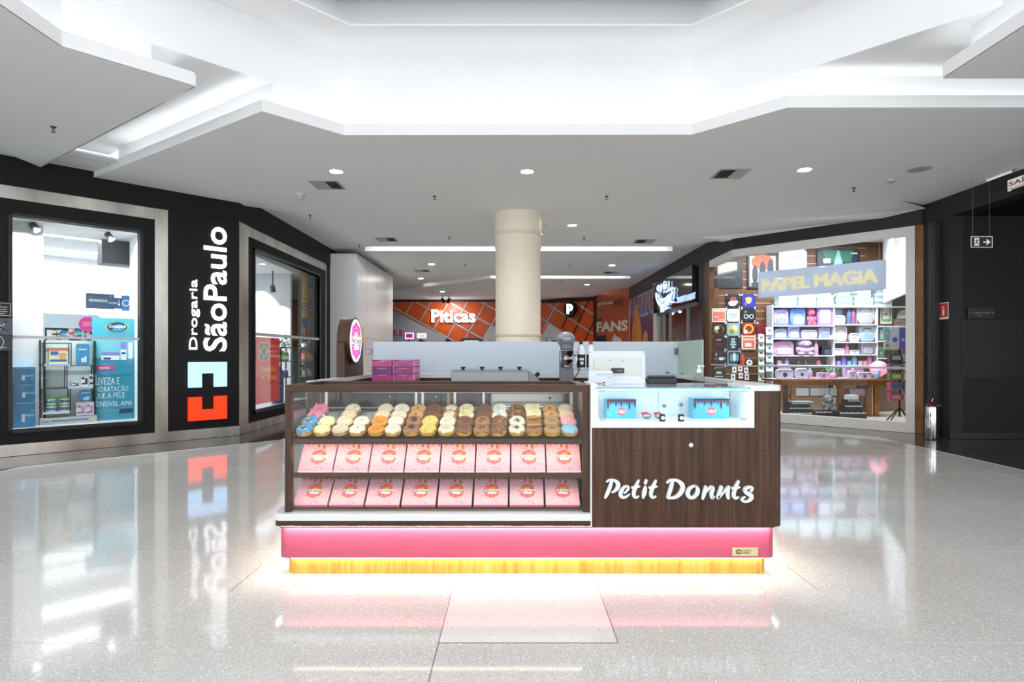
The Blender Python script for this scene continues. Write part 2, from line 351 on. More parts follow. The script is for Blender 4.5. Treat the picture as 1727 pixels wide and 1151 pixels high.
# lower bulkhead over the stationer's front
b = MB(); b.add([(6.80, 9.53, 3.70), (6.4, 9.93, 3.64), (4.49, 11.84, 3.64), (4.49, 12.4, 3.70), (3.9, 12.2, 3.766), (4.6, 10.7, 3.766), (6.2, 9.3, 3.766)], [(1, 2, 4, 5), (2, 3, 4), (0, 1, 5, 6)]); struct(b, 'ceiling_9', CEIL)
# gap ceilings
b = MB(); b.prism([(-2.50, 6.08), (-3.30, 5.28), (-6.5, 7.45), (-5.75, 8.25)], ZG, ZG + .03); struct(b, 'ceiling_10', CEIL)
b = MB(); b.prism([(2.74, 5.93), (3.97, 4.70), (7, 4.7), (7, 6.0)], ZG, ZG + .03); struct(b, 'ceiling_11', CEIL)
# hatch ceiling by the pharmacy wall
b = MB(); b.prism([(-5.2, 7.55), (-5.0, 8.3), (-5.2, 8.75), (-7.6, 6.4), (-6.9, 5.8)], 3.845, 3.87); struct(b, 'ceiling_12', CEIL)
b = MB(); u = Vector((-.7071, -.7071, 0)); v = Vector((.7071, -.7071, 0)); o = Vector((-5.86, 7.85, 3.842))
for p0, p1 in (((-.25, .08), (.25, .09)), ((-.25, .45), (.25, .46)), ((-.26, .08), (-.25, .46)), ((.25, .08), (.26, .46))):
    q = [o + u * x + v * y for x, y in ((p0[0], p0[1]), (p1[0], p0[1]), (p1[0], p1[1]), (p0[0], p1[1]))]; b.add(q + [k + Vector((0, 0, .003)) for k in q], [(0, 1, 2, 3), (4, 5, 6, 7), (0, 1, 5, 4), (1, 2, 6, 5), (2, 3, 7, 6), (3, 0, 4, 7)])
struct(b, 'trim_4', M('#b9bbbd', .6))
# drum walls and upstands behind the lips
def wallq(b, p, q, z0, z1, t=.05):
    p, q = Vector((*p, 0)), Vector((*q, 0)); d = (q - p).normalized(); n = Vector((-d.y, d.x, 0)) * t
    e0, e1 = Vector((0, 0, z0)), Vector((0, 0, z1))
    b.add([p + e0, q + e0, q + n + e0, p + n + e0, p + e1, q + e1, q + n + e1, p + n + e1], [(0, 3, 2, 1), (4, 5, 6, 7), (0, 1, 5, 4), (1, 2, 6, 5), (2, 3, 7, 6), (3, 0, 4, 7)])
b = MB()
wallq(b, (-1.95, 6.62), (2.04, 6.62), 3.79, ZT); wallq(b, (-2.51, 6.06), (-1.95, 6.62), 3.79, ZT); wallq(b, (-3.29, 5.28), (-2.51, 6.06), ZG - .004, ZT)
wallq(b, (-3.75, 4.82), (-3.29, 5.28), 3.79, ZT); wallq(b, (-3.75, -3), (-3.75, 4.82), 3.79, ZT)
wallq(b, (2.04, 6.62), (2.75, 5.91), 3.79, ZT); wallq(b, (2.75, 5.91), (3.97, 4.69), ZG - .004, ZT); wallq(b, (3.96, 5.03), (3.96, -3), 3.79, ZT)
struct(b, 'wall_drum', WHITE)
b = MB(); wallq(b, (-5.42, 7.97), (-2.51, 6.03), 3.79, ZG); wallq(b, (-3.29, 5.27), (-5.9, 7.08), 3.79, ZG); wallq(b, (2.75, 5.91), (7, 5.91), 3.79, ZG); wallq(b, (7, 5.028), (4.012, 5.028), 3.79, ZG)
struct(b, 'wall_cove', WHITE)
IN = [(-3.2, -3), (-3.2, 4.57), (-1.70, 6.07), (1.87, 6.07), (3.4, 4.54), (3.4, -3)]
OU = [(-3.78, -3), (-3.78, 4.83), (-1.96, 6.65), (2.05, 6.65), (3.99, 4.71), (3.99, -3)]
b = MB()
for i in range(5):
    q = [IN[i], IN[i + 1], OU[i + 1], OU[i]]; b.add([(*p, ZT) for p in q] + [(*p, ZT + .02) for p in q], [(0, 1, 2, 3), (4, 5, 6, 7), (0, 1, 5, 4)])
struct(b, 'ceiling_13', CEIL)
UP = [(-4.36, -3), (-4.36, 5.05), (-2.18, 7.23), (2.35, 7.23), (4.56, 5.02), (4.56, -3)]
b = MB()
for i in range(5):
    q = [(*IN[i], ZT), (*IN[i + 1], ZT), (*UP[i + 1], 5.7), (*UP[i], 5.7)]; b.add(q, [(0, 1, 2, 3)])
struct(b, 'wall_skylight', WHITE)
b = MB(); [b.box(*q, 5.7, 5.74) for q in ((-4.6, -1.9, -3, 7.4), (2.0, 4.8, -3, 7.4), (-1.9, 2.0, 4.4, 7.4), (-1.9, 2.0, -3, -1))]; struct(b, 'ceiling_21', CEIL)  # unseen lid put in to cut the overhead light, opening left for some
# ================================================================ pharmacy front (45 degree wall) and corridor wall
ML = Matrix.Translation((-4.47, 9.44, 0)) @ Matrix.Rotation(R(45), 4, 'Z')
MA = Matrix.Translation((-4.47, 9.44, 0)) @ Matrix.Rotation(R(90), 4, 'Z')
MR = Matrix.Translation((4.49, 11.84, 0)) @ Matrix.Rotation(R(-45), 4, 'Z')
MBm = Matrix.Translation((4.48, 11.84, 0)) @ Matrix.Rotation(R(-90), 4, 'Z')
b = MB(ML)
b.box(-7, 0, -.03, .25, 3.47, 3.92); b.box(-7, -1.19, 0, .12, 3.09, 3.305); b.box(-7, -1.19, 0, .12, .15, .33)
b.box(-1.382, -1.19, 0, .12, .33, 3.09); b.box(-7, -2.789, 0, .12, .33, 3.09); b.box(-1.02, 0, -.02, .2, .15, 3.47); b.box(-7, 0, .05, .25, 0, .15)
struct(b, 'wall_pharmacy_front', BLACKW)
b = MB(ML); b.box(-7, -1.19, -.012, .1, 3.305, 3.47); b.box(-1.19, -1.02, -.02, .1, .15, 3.47); b.box(-7, 0.01, -.03, .08, 0, .15)
struct(b, 'trim_5', STEEL)
b = MB(ML)
for z0, z1, x0, x1 in ((3.09, 3.13, -2.83, -1.34), (.29, .33, -2.83, -1.34)): b.box(x0, x1, -.03, .05, z0, z1)
for x in (-2.83, -1.382): b.box(x, x + .042, -.03, .05, .29, 3.13)
struct(b, 'window_1_frame', BLACKM)
b = MB(ML); b.box(-2.79, -1.38, .045, .055, .33, 3.09); struct(b, 'window_1_pane', GLASS)
b = MB(ML); b.box(-2.79, -1.38, .005, .04, 1.515, 1.55); struct(b, 'window_1_rail', LGREY)
b = MB(MA)
b.box(-.03, 4.66, -.03, .25, 3.47, 3.92); b.box(.316, 4.55, 0, .12, 3.11, 3.30); b.box(.316, 4.55, 0, .12, .15, .33)
b.box(.316, .57, -.01, .12, .33, 3.11); b.box(3.96, 4.35, 0, .12, .33, 3.11); b.box(4.40, 4.66, -.02, .2, 0, 3.5)
struct(b, 'wall_pharmacy_side', BLACKW)
b = MB(MA); b.box(0, .316, -.02, .1, .15, 3.47); b.box(.316, 4.4, -.01, .1, 3.30, 3.47); b.box(0, 4.5, -.025, .08, 0, .15); b.box(4.35, 4.40, -.02, .1, .15, 3.42)
struct(b, 'trim_6', STEEL)
b = MB(MA)
for z0, z1 in ((3.11, 3.15), (.29, .33)): b.box(.53, 4.0, -.03, .05, z0, z1)
for x in (.53, 3.96): b.box(x, x + .04, -.03, .05, .29, 3.15)
struct(b, 'window_2_frame', BLACKM)
b = MB(MA)
for x0, x1 in ((.57, 1.6), (1.604, 3.96)): b.box(x0, x1, .045, .055, .33, 3.11)
struct(b, 'window_2_pane', GLASS)
b = MB(MA); b.box(.57, 3.96, .005, .04, 1.64, 1.69); struct(b, 'window_2_rail', LGREY)
# pharmacy room
b = MB(ML); b.prism([(-4.6, .26), (-.05, .26), (3.2, 3.9), (-4.6, 3.9)], 3.12, 3.2); struct(b, 'ceiling_14', CEIL)
b = MB(ML); b.box(-4.6, 1.6, 3.75, 3.85, 0, 3.2); struct(b, 'wall_pharmacy_back', M('#f4f6f8', .6, var=0))
b = MB(ML); b.box(-3.3, -2.42, .55, 1.0, 0, 3.12); struct(b, 'wall_pharmacy_pillar', WHITE)
b = MB(ML); b.box(-1.32, -1.26, .06, .9, .3, 3.12); struct(b, 'wall_pharmacy_reveal', WHITE)
b = MB(ML); b.box(-2.9, -1.3, .06, 3.7, .02, .33); struct(b, 'floor_4', M('#aeb0b2', .25))
b = MB(ML); q0, q1 = onL(172, 400, 1.15), onL(227, 448, 1.15); b.box(q0[0], q1[0], 1.15, 1.5, q1[1], 3.12); struct(b, 'ceiling_15', M('#4c4e52', .6))
b = MB(); b.box(-7.6, -4.99, 13.0, 13.1, 0, 3.3); struct(b, 'wall_pharmacy_partition', M('#c9cbcf', .6, var=0))
b = MB(); b.box(-7.5, -4.6, 14.05, 14.2, 0, 3.9); struct(b, 'wall_pharmacy_end', M('#4b5152', .5))
b = MB(); b.box(-8.5, -4.72, 9.6, 14.0, 3.2, 3.28); struct(b, 'ceiling_16', CEIL)
b = MB(MA); b.box(.4, 4.6, .1, 2.5, .02, .33); struct(b, 'floor_5', M('#aeb0b2', .25))
# linear lights set in the pharmacy ceiling
b = MB(ML); b.box(-4.4, .6, 1.35, 1.42, 3.112, 3.119); struct(b, 'trim_7', glow('#ffffff', 26))
b = MB(ML); b.box(-4.4, 1.2, 2.75, 2.82, 3.112, 3.119); struct(b, 'trim_8', glow('#ffffff', 26))
# white block beyond the pharmacy
b = MB(); b.box(-4.9, -3.80, 14.1, 18.3, 0, 3.76); struct(b, 'wall_white', ramp_mat('white_panel', .3, lambda nt, bb: bb.inputs.__getitem__('Base Color').__setattr__('default_value', (.82, .83, .84, 1))))
b = MB(); b.box(-3.803, -3.797, 14.12, 18.3, 1.70, 1.75)
for y in (15.1, 16.1, 17.1): b.box(-3.803, -3.798, y, y + .02, 0, 3.75)
struct(b, 'trim_9', M('#d9dbde', .4))
b = MB(); b.box(-5.4, -4.45, 14.25, 18.3, 3.6, 3.95); struct(b, 'wall_dark_gap', BLACKW)  # dark box standing in for the shadow gap, stops stray light above the block
b = MB(); b.box(-7.1, -3.3, 18.25, 27.2, 3.94, 3.97); struct(b, 'ceiling_22', CEIL)
b = MB(); b.box(-7.2, -7.1, 14.2, 29.6, 0, 4.0); struct(b, 'wall_far_left', M('#b9bbbd', .6))
# ================================================================ column
b = MB(); b.lathe([(.395, 0), (.395, 1.45), (.415, 1.46), (.415, 1.53), (.395, 1.54), (.395, 3.16), (.41, 3.17), (.41, 3.765)], (.08, 10.2, 0), 48)
struct(b, 'column', M('#f6ecd8', .5, var=.02))
b = MB(); b.lathe([(.4, 1.62), (.408, 1.62), (.408, 1.66), (.4, 1.66)], (.08, 10.2, 0), 48); b.lathe([(.405, 3.36), (.43, 3.37), (.43, 3.41), (.405, 3.42)], (.08, 10.2, 0), 48); struct(b, 'trim_10', M('#e4dac6', .5, var=.02))
# ================================================================ stationer's front
b = MB(MR); b.box(-.02, 3.2, -.03, .2, 3.447, 3.80); struct(b, 'wall_stationer_front', DARKW)
b = MB(MBm); b.box(-14, 0.02, -.03, .2, 3.447, 3.9); struct(b, 'wall_right_corridor', DARKW)
b = MB(MR); b.box(0, 3.0, -.02, .12, 3.30, 3.447); b.box(0, 3.0, -.02, .12, 0, .17); b.box(2.96, 3.09, -.03, .12, 0, 3.447); struct(b, 'trim_11', M('#e9e7e1', .4, var=.02))
b = MB(MBm); b.box(-1.4, 0, -.02, .12, 3.30, 3.447); b.box(-1.4, 0, -.02, .12, 0, .17); struct(b, 'trim_12', M('#e9e7e1', .4, var=.02))
b = MB(MR); b.box(3.09, 3.24, -.01, .2, 0, 3.447); struct(b, 'trim_13', WOODS)
b = MB(MBm); b.box(-1.68, -1.42, -.02, .2, 0, 3.447); struct(b, 'trim_14', wood('brown_wood_post', '#3a2415', '#5d3d22', '#7a5230', .45, 20, 2))
b = MB(MR)
for x0, x1 in ((0.01, 1.02), (1.024, 2.1), (2.104, 2.96)): b.box(x0, x1, .04, .05, .17, 3.30)
struct(b, 'window_3_pane', GLASS)
b = MB(MBm); b.box(-1.4, -.01, .04, .05, .17, 3.30); struct(b, 'window_4_pane', GLASS)
b = MB(MR); b.box(0, 2.96, .015, .04, 1.065, 1.095); struct(b, 'window_3_rail', M('#b8c4c4', .3)); b = MB(MBm); b.box(-1.4, 0, .015, .04, 1.065, 1.095); struct(b, 'window_4_rail', M('#b8c4c4', .3))
# stationer's room
b = MB(); b.box(4.55, 10, 13.3, 13.4, 0, 3.9); struct(b, 'wall_stationer_back', wood('slat_wall_wood', '#452d1f', '#5f4230', '#72523d', .45, 3, .6, 'X'))
b = MB()
for i in range(19): b.box(4.56, 8.05, 13.29, 13.302, .5 + i * .18, .512 + i * .18)
struct(b, 'trim_15', M('#b9a58c', .4))
b = MB(); b.prism([(4.55, 12.05), (6.85, 9.75), (9.6, 9.75), (9.6, 13.4), (4.55, 13.4)], 3.88, 3.93); struct(b, 'ceiling_17', CEIL)
b = MB(); b.prism([(4.55, 11.9), (6.8, 9.7), (9.6, 9.7), (9.6, 13.4), (4.55, 13.4)], .003, .02); struct(b, 'floor_6', M('#c9c2b8', .3))
b = MB(); wallq(b, (8.2, 12.9), (7.0, 10.1), 2.45, 3.88); struct(b, 'wall_stationer_side', M('#eef1f5', .6))
b = MB(); wallq(b, (9.5, 13.3), (7.3, 9.75), 0, 3.88); struct(b, 'wall_stationer_end', M('#b9a990', .6))
# ================================================================ dark side wall, recess
b = MB(); b.box(6.75, 6.95, 8.98, 9.60, 0, 3.9); b.box(6.75, 7.0, -3, 8.98, 3.45, 3.9); struct(b, 'wall_right', DARKW)
b = MB(); b.box(6.96, 12, 9.0, 9.2, 0, 3.46); struct(b, 'wall_recess', M('#0d0d0f', .6, var=.1))
b = MB(); b.box(6.78, 12, 3, 9.0, 3.452, 3.5); struct(b, 'ceiling_18', BLACKW)
b = MB(); b.box(6.735, 6.75, 8.965, 9.5, 0, .14); b.box(6.75, 12, 8.975, 9.0, 0, .1); struct(b, 'baseboard_right', BLACKM)
b = MB(); b.box(6.68, 6.75, 9.26, 9.36, 0, 3.42); b.box(6.66, 6.75, 9.19, 9.22, 0, 3.42); struct(b, 'trim_16', M('#35363a', .4))
b = MB(); b.box(11.9, 12, 3, 9.2, 0, 3.5); struct(b, 'wall_recess_end', BLACKW)
# ================================================================ right corridor: white post, dark post, shop front, poster wall
b = MB(MBm); b.box(-1.86, -1.69, -.02, .2, 0, 3.5); b.box(-2.24, -1.9, -.02, .22, 2.5, 3.6); struct(b, 'wall_right_post', BLACKM)
b = MB(MBm); b.box(-6.55, -6.2, -.06, .2, 0, 3.55); struct(b, 'trim_17', M('#cfcac0', .5))
b = MB(MBm); b.box(-6.2, -1.86, .03, .04, .1, 2.6); struct(b, 'window_5_pane', GLASS)
b = MB(MBm)
for x in (-6.15, -5.6, -4.9, -3.2, -1.9): b.box(x, x + .06, 0, .08, 0, 2.6)
b.box(-6.2, -1.86, 0, .08, 2.52, 2.6); struct(b, 'window_5_frame', M('#9aa3a8', .35, .6))
b = MB(); b.box(4.6, 7.6, 18.2, 18.3, 0, 3.4); struct(b, 'wall_clothes_shop_back', M('#a86a55', .6))
b = MB(); b.box(7.5, 7.6, 13.5, 18.3, 0, 3.4); struct(b, 'wall_clothes_shop_side', M('#9fa3bb', .6))
b = MB(); b.box(4.6, 7.6, 13.42, 18.3, 3.4, 3.45); struct(b, 'ceiling_19', CEIL)
b = MB(); b.box(5.4, 5.5, 15.5, 18.2, 0, 3.3); struct(b, 'wall_clothes_shop_panel', M('#7c8193', .5))
for k, d in WIN.items():
    for n, o in d.items():
        if n != 'pane' and 'pane' in d: o.parent = d['pane']
# ================================================================ THE KIOSK
YF, YB = 3.387, 5.55
XL, XR, XM = -1.415, 1.576, .453
PINK = M('#b8506b', .42, var=.02); 
k = thing('donut_kiosk', 'dark wood and pink donut kiosk counter in the middle of the hall', 'kiosk', (0, 0, 0))
b = MB(); b.prism(rrect(XL + .066, XR - .068, YF + .066, YB - .07, .05), 0, .105); b.build('plinth', WOODY, k)
b = MB(); b.prism(rrect(XL + .03, XR - .031, YF + .031, YB - .03, .055, 6), .105, .298); b.build('pink_band', PINK, k)
b = MB()
for x in (XM - .008,): b.box(x, x + .002, YF + .0295, YF + .032, .105, .298)
b.build('band_seam', M('#a8536a', .5), k)
# light lines: under the body and under the pink band
b = MB(); b.box(XL + .06, XR - .06, YF + .007, YF + .015, .2962, .2979); b.box(XL + .007, XL + .015, YF + .06, YB - .1, .2962, .2979); b.box(XR - .015, XR - .007, YF + .06, YB - .1, .2962, .2979)
b.build('upper_led_line', glow('#fff1e0', 95), k)
b = MB(); b.box(XL + .055, XR - .055, YF + .003, YF + .0055, .2912, .298); b.build('led_shield_lip', M('#3a2a22', .4), k)  # added lip, keeps the LED line out of the floor reflection
b = MB(); b.box(XL + .1, XR - .1, YF + .048, YF + .058, .0985, .1045); b.box(XL + .045, XL + .056, YF + .1, YB - .1, .0985, .1045); b.box(XR - .058, XR - .046, YF + .1, YB - .1, .0985, .1045)
b.build('lower_led_line', glow('#fff6e2', 21), k)
b = MB(); b.prism(rrect(XL, XM, YF, YF + .7, .06, 6, (1, 0, 0, 1)), .331, .371); b.build('white_ledge', WHITEG, k, bevel=.004)
b = MB(); b.prism(rrect(XL + .005, XM, YF + .006, YF + .7, .06, 6, (1, 0, 0, 1)), .298, .331); b.build('ledge_edge_band', WOODH, k)
b = MB(); b.prism(rrect(XM, XR, YF, YF + .40, .055, 6, (0, 1, 0, 0)), .298, .875); b.prism(rrect(1.403, XR, YF, YF + .40, .055, 6, (0, 1, 0, 0)), .875, 1.09)
b.build('front_panel', WOODD, k)
b = MB(); b.box(XR - .085, XR, YF + .4, YB, .298, 1.09); b.box(XL, XL + .085, 3.97, YB, .298, 1.09); b.box(XL, XR, YB - .08, YB, .298, 1.09); b.build('side_wall', WOODD, k)
b = MB(); b.prism(rrect(1.403, XR, YF - .002, YF + .42, .055, 6, (0, 1, 0, 0)), 1.09, 1.122); b.box(XR - .09, XR, YF + .42, YB, 1.09, 1.122); b.build('right_cap', WHITEG, k)
b = MB(); b.box(XL, XL + .09, 3.97, YB, 1.09, 1.122); b.build('left_cap', WHITEG, k); b = MB(); b.box(XL + .09, XR - .09, YB - .09, YB, 1.085, 1.122); b.build('back_cap', WHITEG, k)
b = MB(); b.box(XM - .003, XM + .004, YF - .001, YF + .05, .298, 1.13); b.build('joint_strip', WHITEG, k)
# drawer with a thin dark gap and a round steel lock
def Kx(px): return (px - CX) / FP * YF
def Kz(py): return CH + (CY - py) / FP * YF
b = MB(); x0, x1, z0, z1 = Kx(1033.5), Kx(1296), Kz(761), Kz(740)
for a, c, d, e in ((x0, x1, z0, z0 + .003), (x0, x1, z1 - .003, z1), (x0, x0 + .003, z0, z1), (x1 - .003, x1, z0, z1)): b.box(a, c, YF - .0006, YF + .002, d, e)
b.build('drawer_gap', BLK, k)
b = MB(); b.box(x0 + .003, x1 - .003, YF - .0005, YF + .002, z0 + .003, z1 - .003); dr = b.build('drawer_front', WOODD, k)
b = MB(); b.lathe([(.0, 0), (.012, .001), (.016, .006), (.014, .012), (.005, .016), (0, .016)], (0, 0, 0), 20, T=Matrix.Translation((Kx(1165), YF, Kz(751))) @ Matrix.Rotation(R(90), 4, 'X')); b.build('knob', CHROME, dr)
# brass plate without its code square
b = MB(); x0, x1, z0, z1 = (1235 - CX) / FP * 3.418, (1278 - CX) / FP * 3.418, CH + (CY - 938) / FP * 3.418, CH + (CY - 924) / FP * 3.418; yp = YF + .0275
b.box(x0, x1, yp, yp + .004, z0, z1, 0); b.add([(x0 + q * .148, yp - .0006, z0 + r * .049) for q, r in ((.12, .5), (.17, .22), (.32, .22), (.36, .35), (.36, .65), (.32, .78), (.17, .78))], [tuple(range(7))], 1)
for i, wd in enumerate((.05, .042, .05, .052)): b.box(x0 + .058, x0 + .058 + wd, yp - .0006, yp, z0 + .012 + i * .0075, z0 + .015 + i * .0075, 1)
b.box(x0 + .027, x0 + .049, yp - .0009, yp, z0 + .021, z0 + .029, 0)
b.build('brass_plate', [M('#cfcaa0', .35, .4), M('#5d5024', .5)], k)
# brush lettering
def brush(mb, strokes, f, y, th0, m=0):
    for si, st in enumerate(strokes):
        th = th0 + si * .0004
        pts = [Vector(p) for p in st]; out = []
        for i in range(len(pts) - 1):                  # Catmull-Rom through the skeleton
            p0, p1, p2, p3 = pts[max(0, i - 1)], pts[i], pts[i + 1], pts[min(len(pts) - 1, i + 2)]
            for j in range(6):
                t = j / 6; out.append(.5 * ((2 * p1) + (p2 - p0) * t + (2 * p0 - 5 * p1 + 4 * p2 - p3) * t * t + (3 * p1 - p0 - 3 * p2 + p3) * t ** 3))
        out.append(pts[-1]); Lf, Rt = [], []
        for i, p in enumerate(out):
            d = out[min(i + 1, len(out) - 1)] - out[max(i - 1, 0)]; d = Vector((d.x, d.y)).normalized(); n = Vector((-d.y, d.x))
            Lf.append(Vector((p.x, p.y)) + n * p.z / 2); Rt.append(Vector((p.x, p.y)) - n * p.z / 2)
        q = [f(v) for v in Lf] + [f(v) for v in Rt]; n = len(Lf)
        vs = [(a, y - th, c) for a, c in q] + [(a, y, c) for a, c in q]
        fs = [(i, i + 1, n + i + 1, n + i) for i in range(n - 1)]
        fs += [(2 * n + i, 2 * n + i + 1, i + 1, i) for i in range(n - 1)] + [(n + i, n + i + 1, 3 * n + i + 1, 3 * n + i) for i in range(n - 1)]
        mb.add(vs, fs, m)
        for p, o in ((out[0], .0002), (out[-1], .0001)):
            ring = [f(Vector((p.x + p.z / 2 * math.cos(2 * math.pi * i / 14), p.y + p.z / 2 * math.sin(2 * math.pi * i / 14)))) for i in range(14)]
            mb.prism(ring, y - th - o, y, 'y', m)
TT = [[(455, 122, 22), (432, 170, 34), (408, 235, 38), (410, 278, 34), (435, 290, 24), (456, 277, 12)], [(392, 192, 24), (430, 188, 26), (462, 180, 18)]]
def sh(st, dx, dy=0): return [[(x + dx, y + dy, w_) for x, y, w_ in s] for s in st]
PETIT = [[(185, 130, 30), (163, 200, 38), (140, 255, 36), (122, 292, 24)], [(138, 133, 18), (162, 118, 22), (210, 120, 26), (246, 148, 42), (246, 188, 42), (220, 222, 30), (192, 240, 16)],
         [(312, 248, 16), (342, 218, 24), (354, 190, 24), (332, 178, 22), (302, 195, 30), (278, 238, 40), (276, 272, 38), (303, 291, 28), (340, 278, 20), (366, 256, 10)],
         *TT, [(530, 122, 30), (522, 148, 30)], [(522, 188, 30), (512, 240, 46), (500, 290, 26)], *sh(TT, 172)]
DONUTS = [[(795, 125, 30), (775, 200, 40), (748, 288, 34)], [(742, 142, 20), (766, 120, 24), (830, 118, 28), (880, 150, 44), (895, 195, 46), (870, 250, 42), (820, 288, 32), (752, 296, 22)],
          [(1035, 176, 14), (1000, 178, 24), (960, 206, 36), (945, 252, 44), (968, 290, 34), (1012, 282, 34), (1043, 238, 42), (1042, 198, 34), (1014, 174, 16)],
          [(1125, 186, 30), (1113, 240, 38), (1095, 300, 26)], [(1108, 262, 14), (1150, 208, 24), (1186, 184, 28), (1196, 205, 36), (1182, 250, 38), (1190, 294, 30), (1212, 280, 12)],
          [(1280, 186, 34), (1262, 240, 36), (1246, 295, 30), (1290, 255, 18), (1330, 206, 24), (1356, 184, 26)], [(1352, 195, 28), (1343, 250, 38), (1350, 294, 30)], *sh(TT, 998, 6),
          [(1578, 222, 28), (1590, 194, 24), (1562, 184, 26), (1518, 208, 36), (1532, 242, 40), (1574, 266, 44), (1578, 300, 36), (1535, 330, 24), (1490, 320, 26), (1496, 296, 20), (1520, 284, 14)]]
ff = lambda v: (Kx(1000 + v.x / 5.955), Kz(790 + v.y / 5.955))
b = MB(); brush(b, PETIT + DONUTS, ff, YF, .012); b.build('white_lettering', M('#dfe3e5', .4, var=0), k)
# ---------------------------------------------------------------- display case
cx0, cx1, cy0, cy1, cz0, cz1 = -1.349, .4475, 3.428, 3.965, .371, 1.122
c = thing('display_case', 'glass fronted dark wood display case standing on the white ledge of the kiosk', 'display case', (0, 0, 0))
for (x, y) in ((cx0, cy0), (cx1 - .038, cy0), (cx0, cy1 - .04), (cx1 - .038, cy1 - .04)):
    b = MB(); b.box(x, x + .038, y, y + .04, cz0, 1.08); b.build('post', WOODD, c)
b = MB(); b.box(cx0, cx1, cy0, cy0 + .05, 1.08, cz1); b.box(cx0, cx1, cy1 - .05, cy1, 1.08, cz1); b.box(cx0, cx0 + .06, cy0 + .05, cy1 - .05, 1.08, cz1); b.box(cx1 - .06, cx1, cy0 + .05, cy1 - .05, 1.08, cz1)
b.build('top_frame', WOODH, c, bevel=.002)
b = MB(); b.box(cx0 + .06, cx1 - .06, cy0 + .05, cy1 - .05, 1.095, 1.103); b.build('glass_top', glassy('top_glass', (.75, .8, .82), 1, 2.4), c)
b = MB(); b.box(cx0 + .039, cx1 - .039, cy0 + .006, cy0 + .011, cz0, 1.08); b.build('glass_front', CASE_GLASS, c)
b = MB(); b.box(cx0 + .01, cx0 + .015, cy0 + .041, cy1 - .041, cz0, 1.08); b.build('glass_side', CASE_GLASS, c)
b = MB(); b.box(cx1 - .02, cx1 - .012, cy0 + .041, cy1 - .041, cz0, 1.08); b.build('side_panel', M('#8a7a66', .25, .3), c)
b = MB(); b.box(cx0 + .016, cx1 - .021, cy0 + .02, cy1 - .03, cz0, .377); b.build('floor_board', M('#77756c', .4), c)
TA = math.atan2(.135, .42)
def tilt(y, z, a): return Matrix.Translation((0, y, z)) @ Matrix.Rotation(a, 4, 'X')
b = MB(); b.box(cx0 + .016, cx1 - .021, cy0 + .014, cy0 + .034, .772, .80); b.box(cx0 + .016, cx1 - .021, 0, .44, -.012, -.004, T=tilt(cy0 + .03, .797, TA)); b.build('tray_shelf', WOODH, c)
b = MB(); b.box(cx0 + .016, cx1 - .021, cy0 + .012, cy0 + .034, .573, .601); b.box(cx0 + .016, cx1 - .021, cy0 + .046, cy1 - .04, .566, .580); b.build('box_shelf', WOODH, c)
b = MB(); b.box(cx0 + .016, cx1 - .021, cy1 - .15, cy1 - .14, .38, .79); b.build('inner_back', M('#e8e4de', .6), c)
for nm, z in (('upper_led_strip', .7795), ('lower_led_strip', .5795)):
    b = MB(); b.box(cx0 + .03, cx1 - .035, cy0 + .0345, cy0 + .0435, z - .005, z); b.build(nm, glow('#fff0d6', 22), c)
b = MB(); b.box(cx0 + .05, cx1 - .05, cy0 + .051, cy0 + .062, 1.083, 1.089); b.build('top_led_strip', glow('#fff4e0', 22), c)
for x in (cx0 + .017, cx1 - .028):
    b = MB(); b.box(x, x + .008, cy0 + .042, cy0 + .05, .81, 1.075); b.build('corner_led_strip', glow('#ffd68a', 5), c)
for px in (541, 553, 703, 714, 757, 768, 816, 963):
    x = (px - CX) / FP * cy1; b = MB(); b.box(x - .008, x + .008, cy1 - .034, cy1 - .02, .94, 1.08); b.build('door_stile', M('#d6d9d4', .35, .3) if px not in (541, 757) else M('#a5915c', .4), c)
b = MB(); b.box(cx0 + .04, cx1 - .04, cy1 - .034, cy1 - .02, .925, .945); b.build('door_rail', M('#b5aa92', .4), c)
b = MB(); b.box(cx0 + .04, cx1 - .04, cy1 - .03, cy1 - .026, .945, 1.08); b.build('sliding_glass', CASE_GLASS, c)
# ---------------------------------------------------------------- glass vitrine in the counter
vx0, vx1, vz0, vz1, vy1 = Kx(995.5) + .004, 1.403, .875, 1.131, YF + .34
v = thing('glass_vitrine', 'small white lit vitrine with glass front set into the wooden counter', 'vitrine', (0, 0, 0))
ox0, ox1, oz0, oz1 = Kx(1007), Kx(1264), Kz(711), Kz(656)
b = MB(); b.box(vx0, ox0, YF - .002, vy1, vz0, vz1); b.box(ox1, vx1, YF - .002, vy1, vz0, 1.121); b.box(ox0, ox1, YF - .002, vy1, vz0, oz0); b.box(ox0, ox1, vy1 - .02, vy1, oz0, 1.09)
b.build('white_frame', M('#eceef0', .35, var=.01), v)
b = MB(); b.box(ox0 + .005, (ox0 + ox1) / 2, vy1 - .03, vy1 - .024, oz0, 1.09); b.box((ox0 + ox1) / 2 - .01, ox1 - .005, vy1 - .038, vy1 - .032, oz0, 1.09); b.build('sliding_door', M('#dfeaf0', .2), v)
for px, py in ((1121, 685), (1149, 683)):
    p = at(px, py, vy1 - .06); b = MB(); b.cyl((p.x, vy1 - .032, p.z), (p.x, vy1 - .05, p.z), .006); b.ball((p.x, vy1 - .055, p.z), .011, n=12); b.build('knob', M('#8d8468', .25, .9), v)
b = MB(); b.box(ox0 - .012, ox1 + .006, YF + .0, vy1 + .02, oz1, oz1 + .008); b.build('glass_top', glassy('vitrine_top_glass', (.85, .95, .96), 1, 1.9), v)
b = MB(); b.box(ox0 - .012, ox1 + .006, YF - .003, YF, oz1, oz1 + .008); b.build('glass_edge', TEAL, v)
mx = Kx(1134)
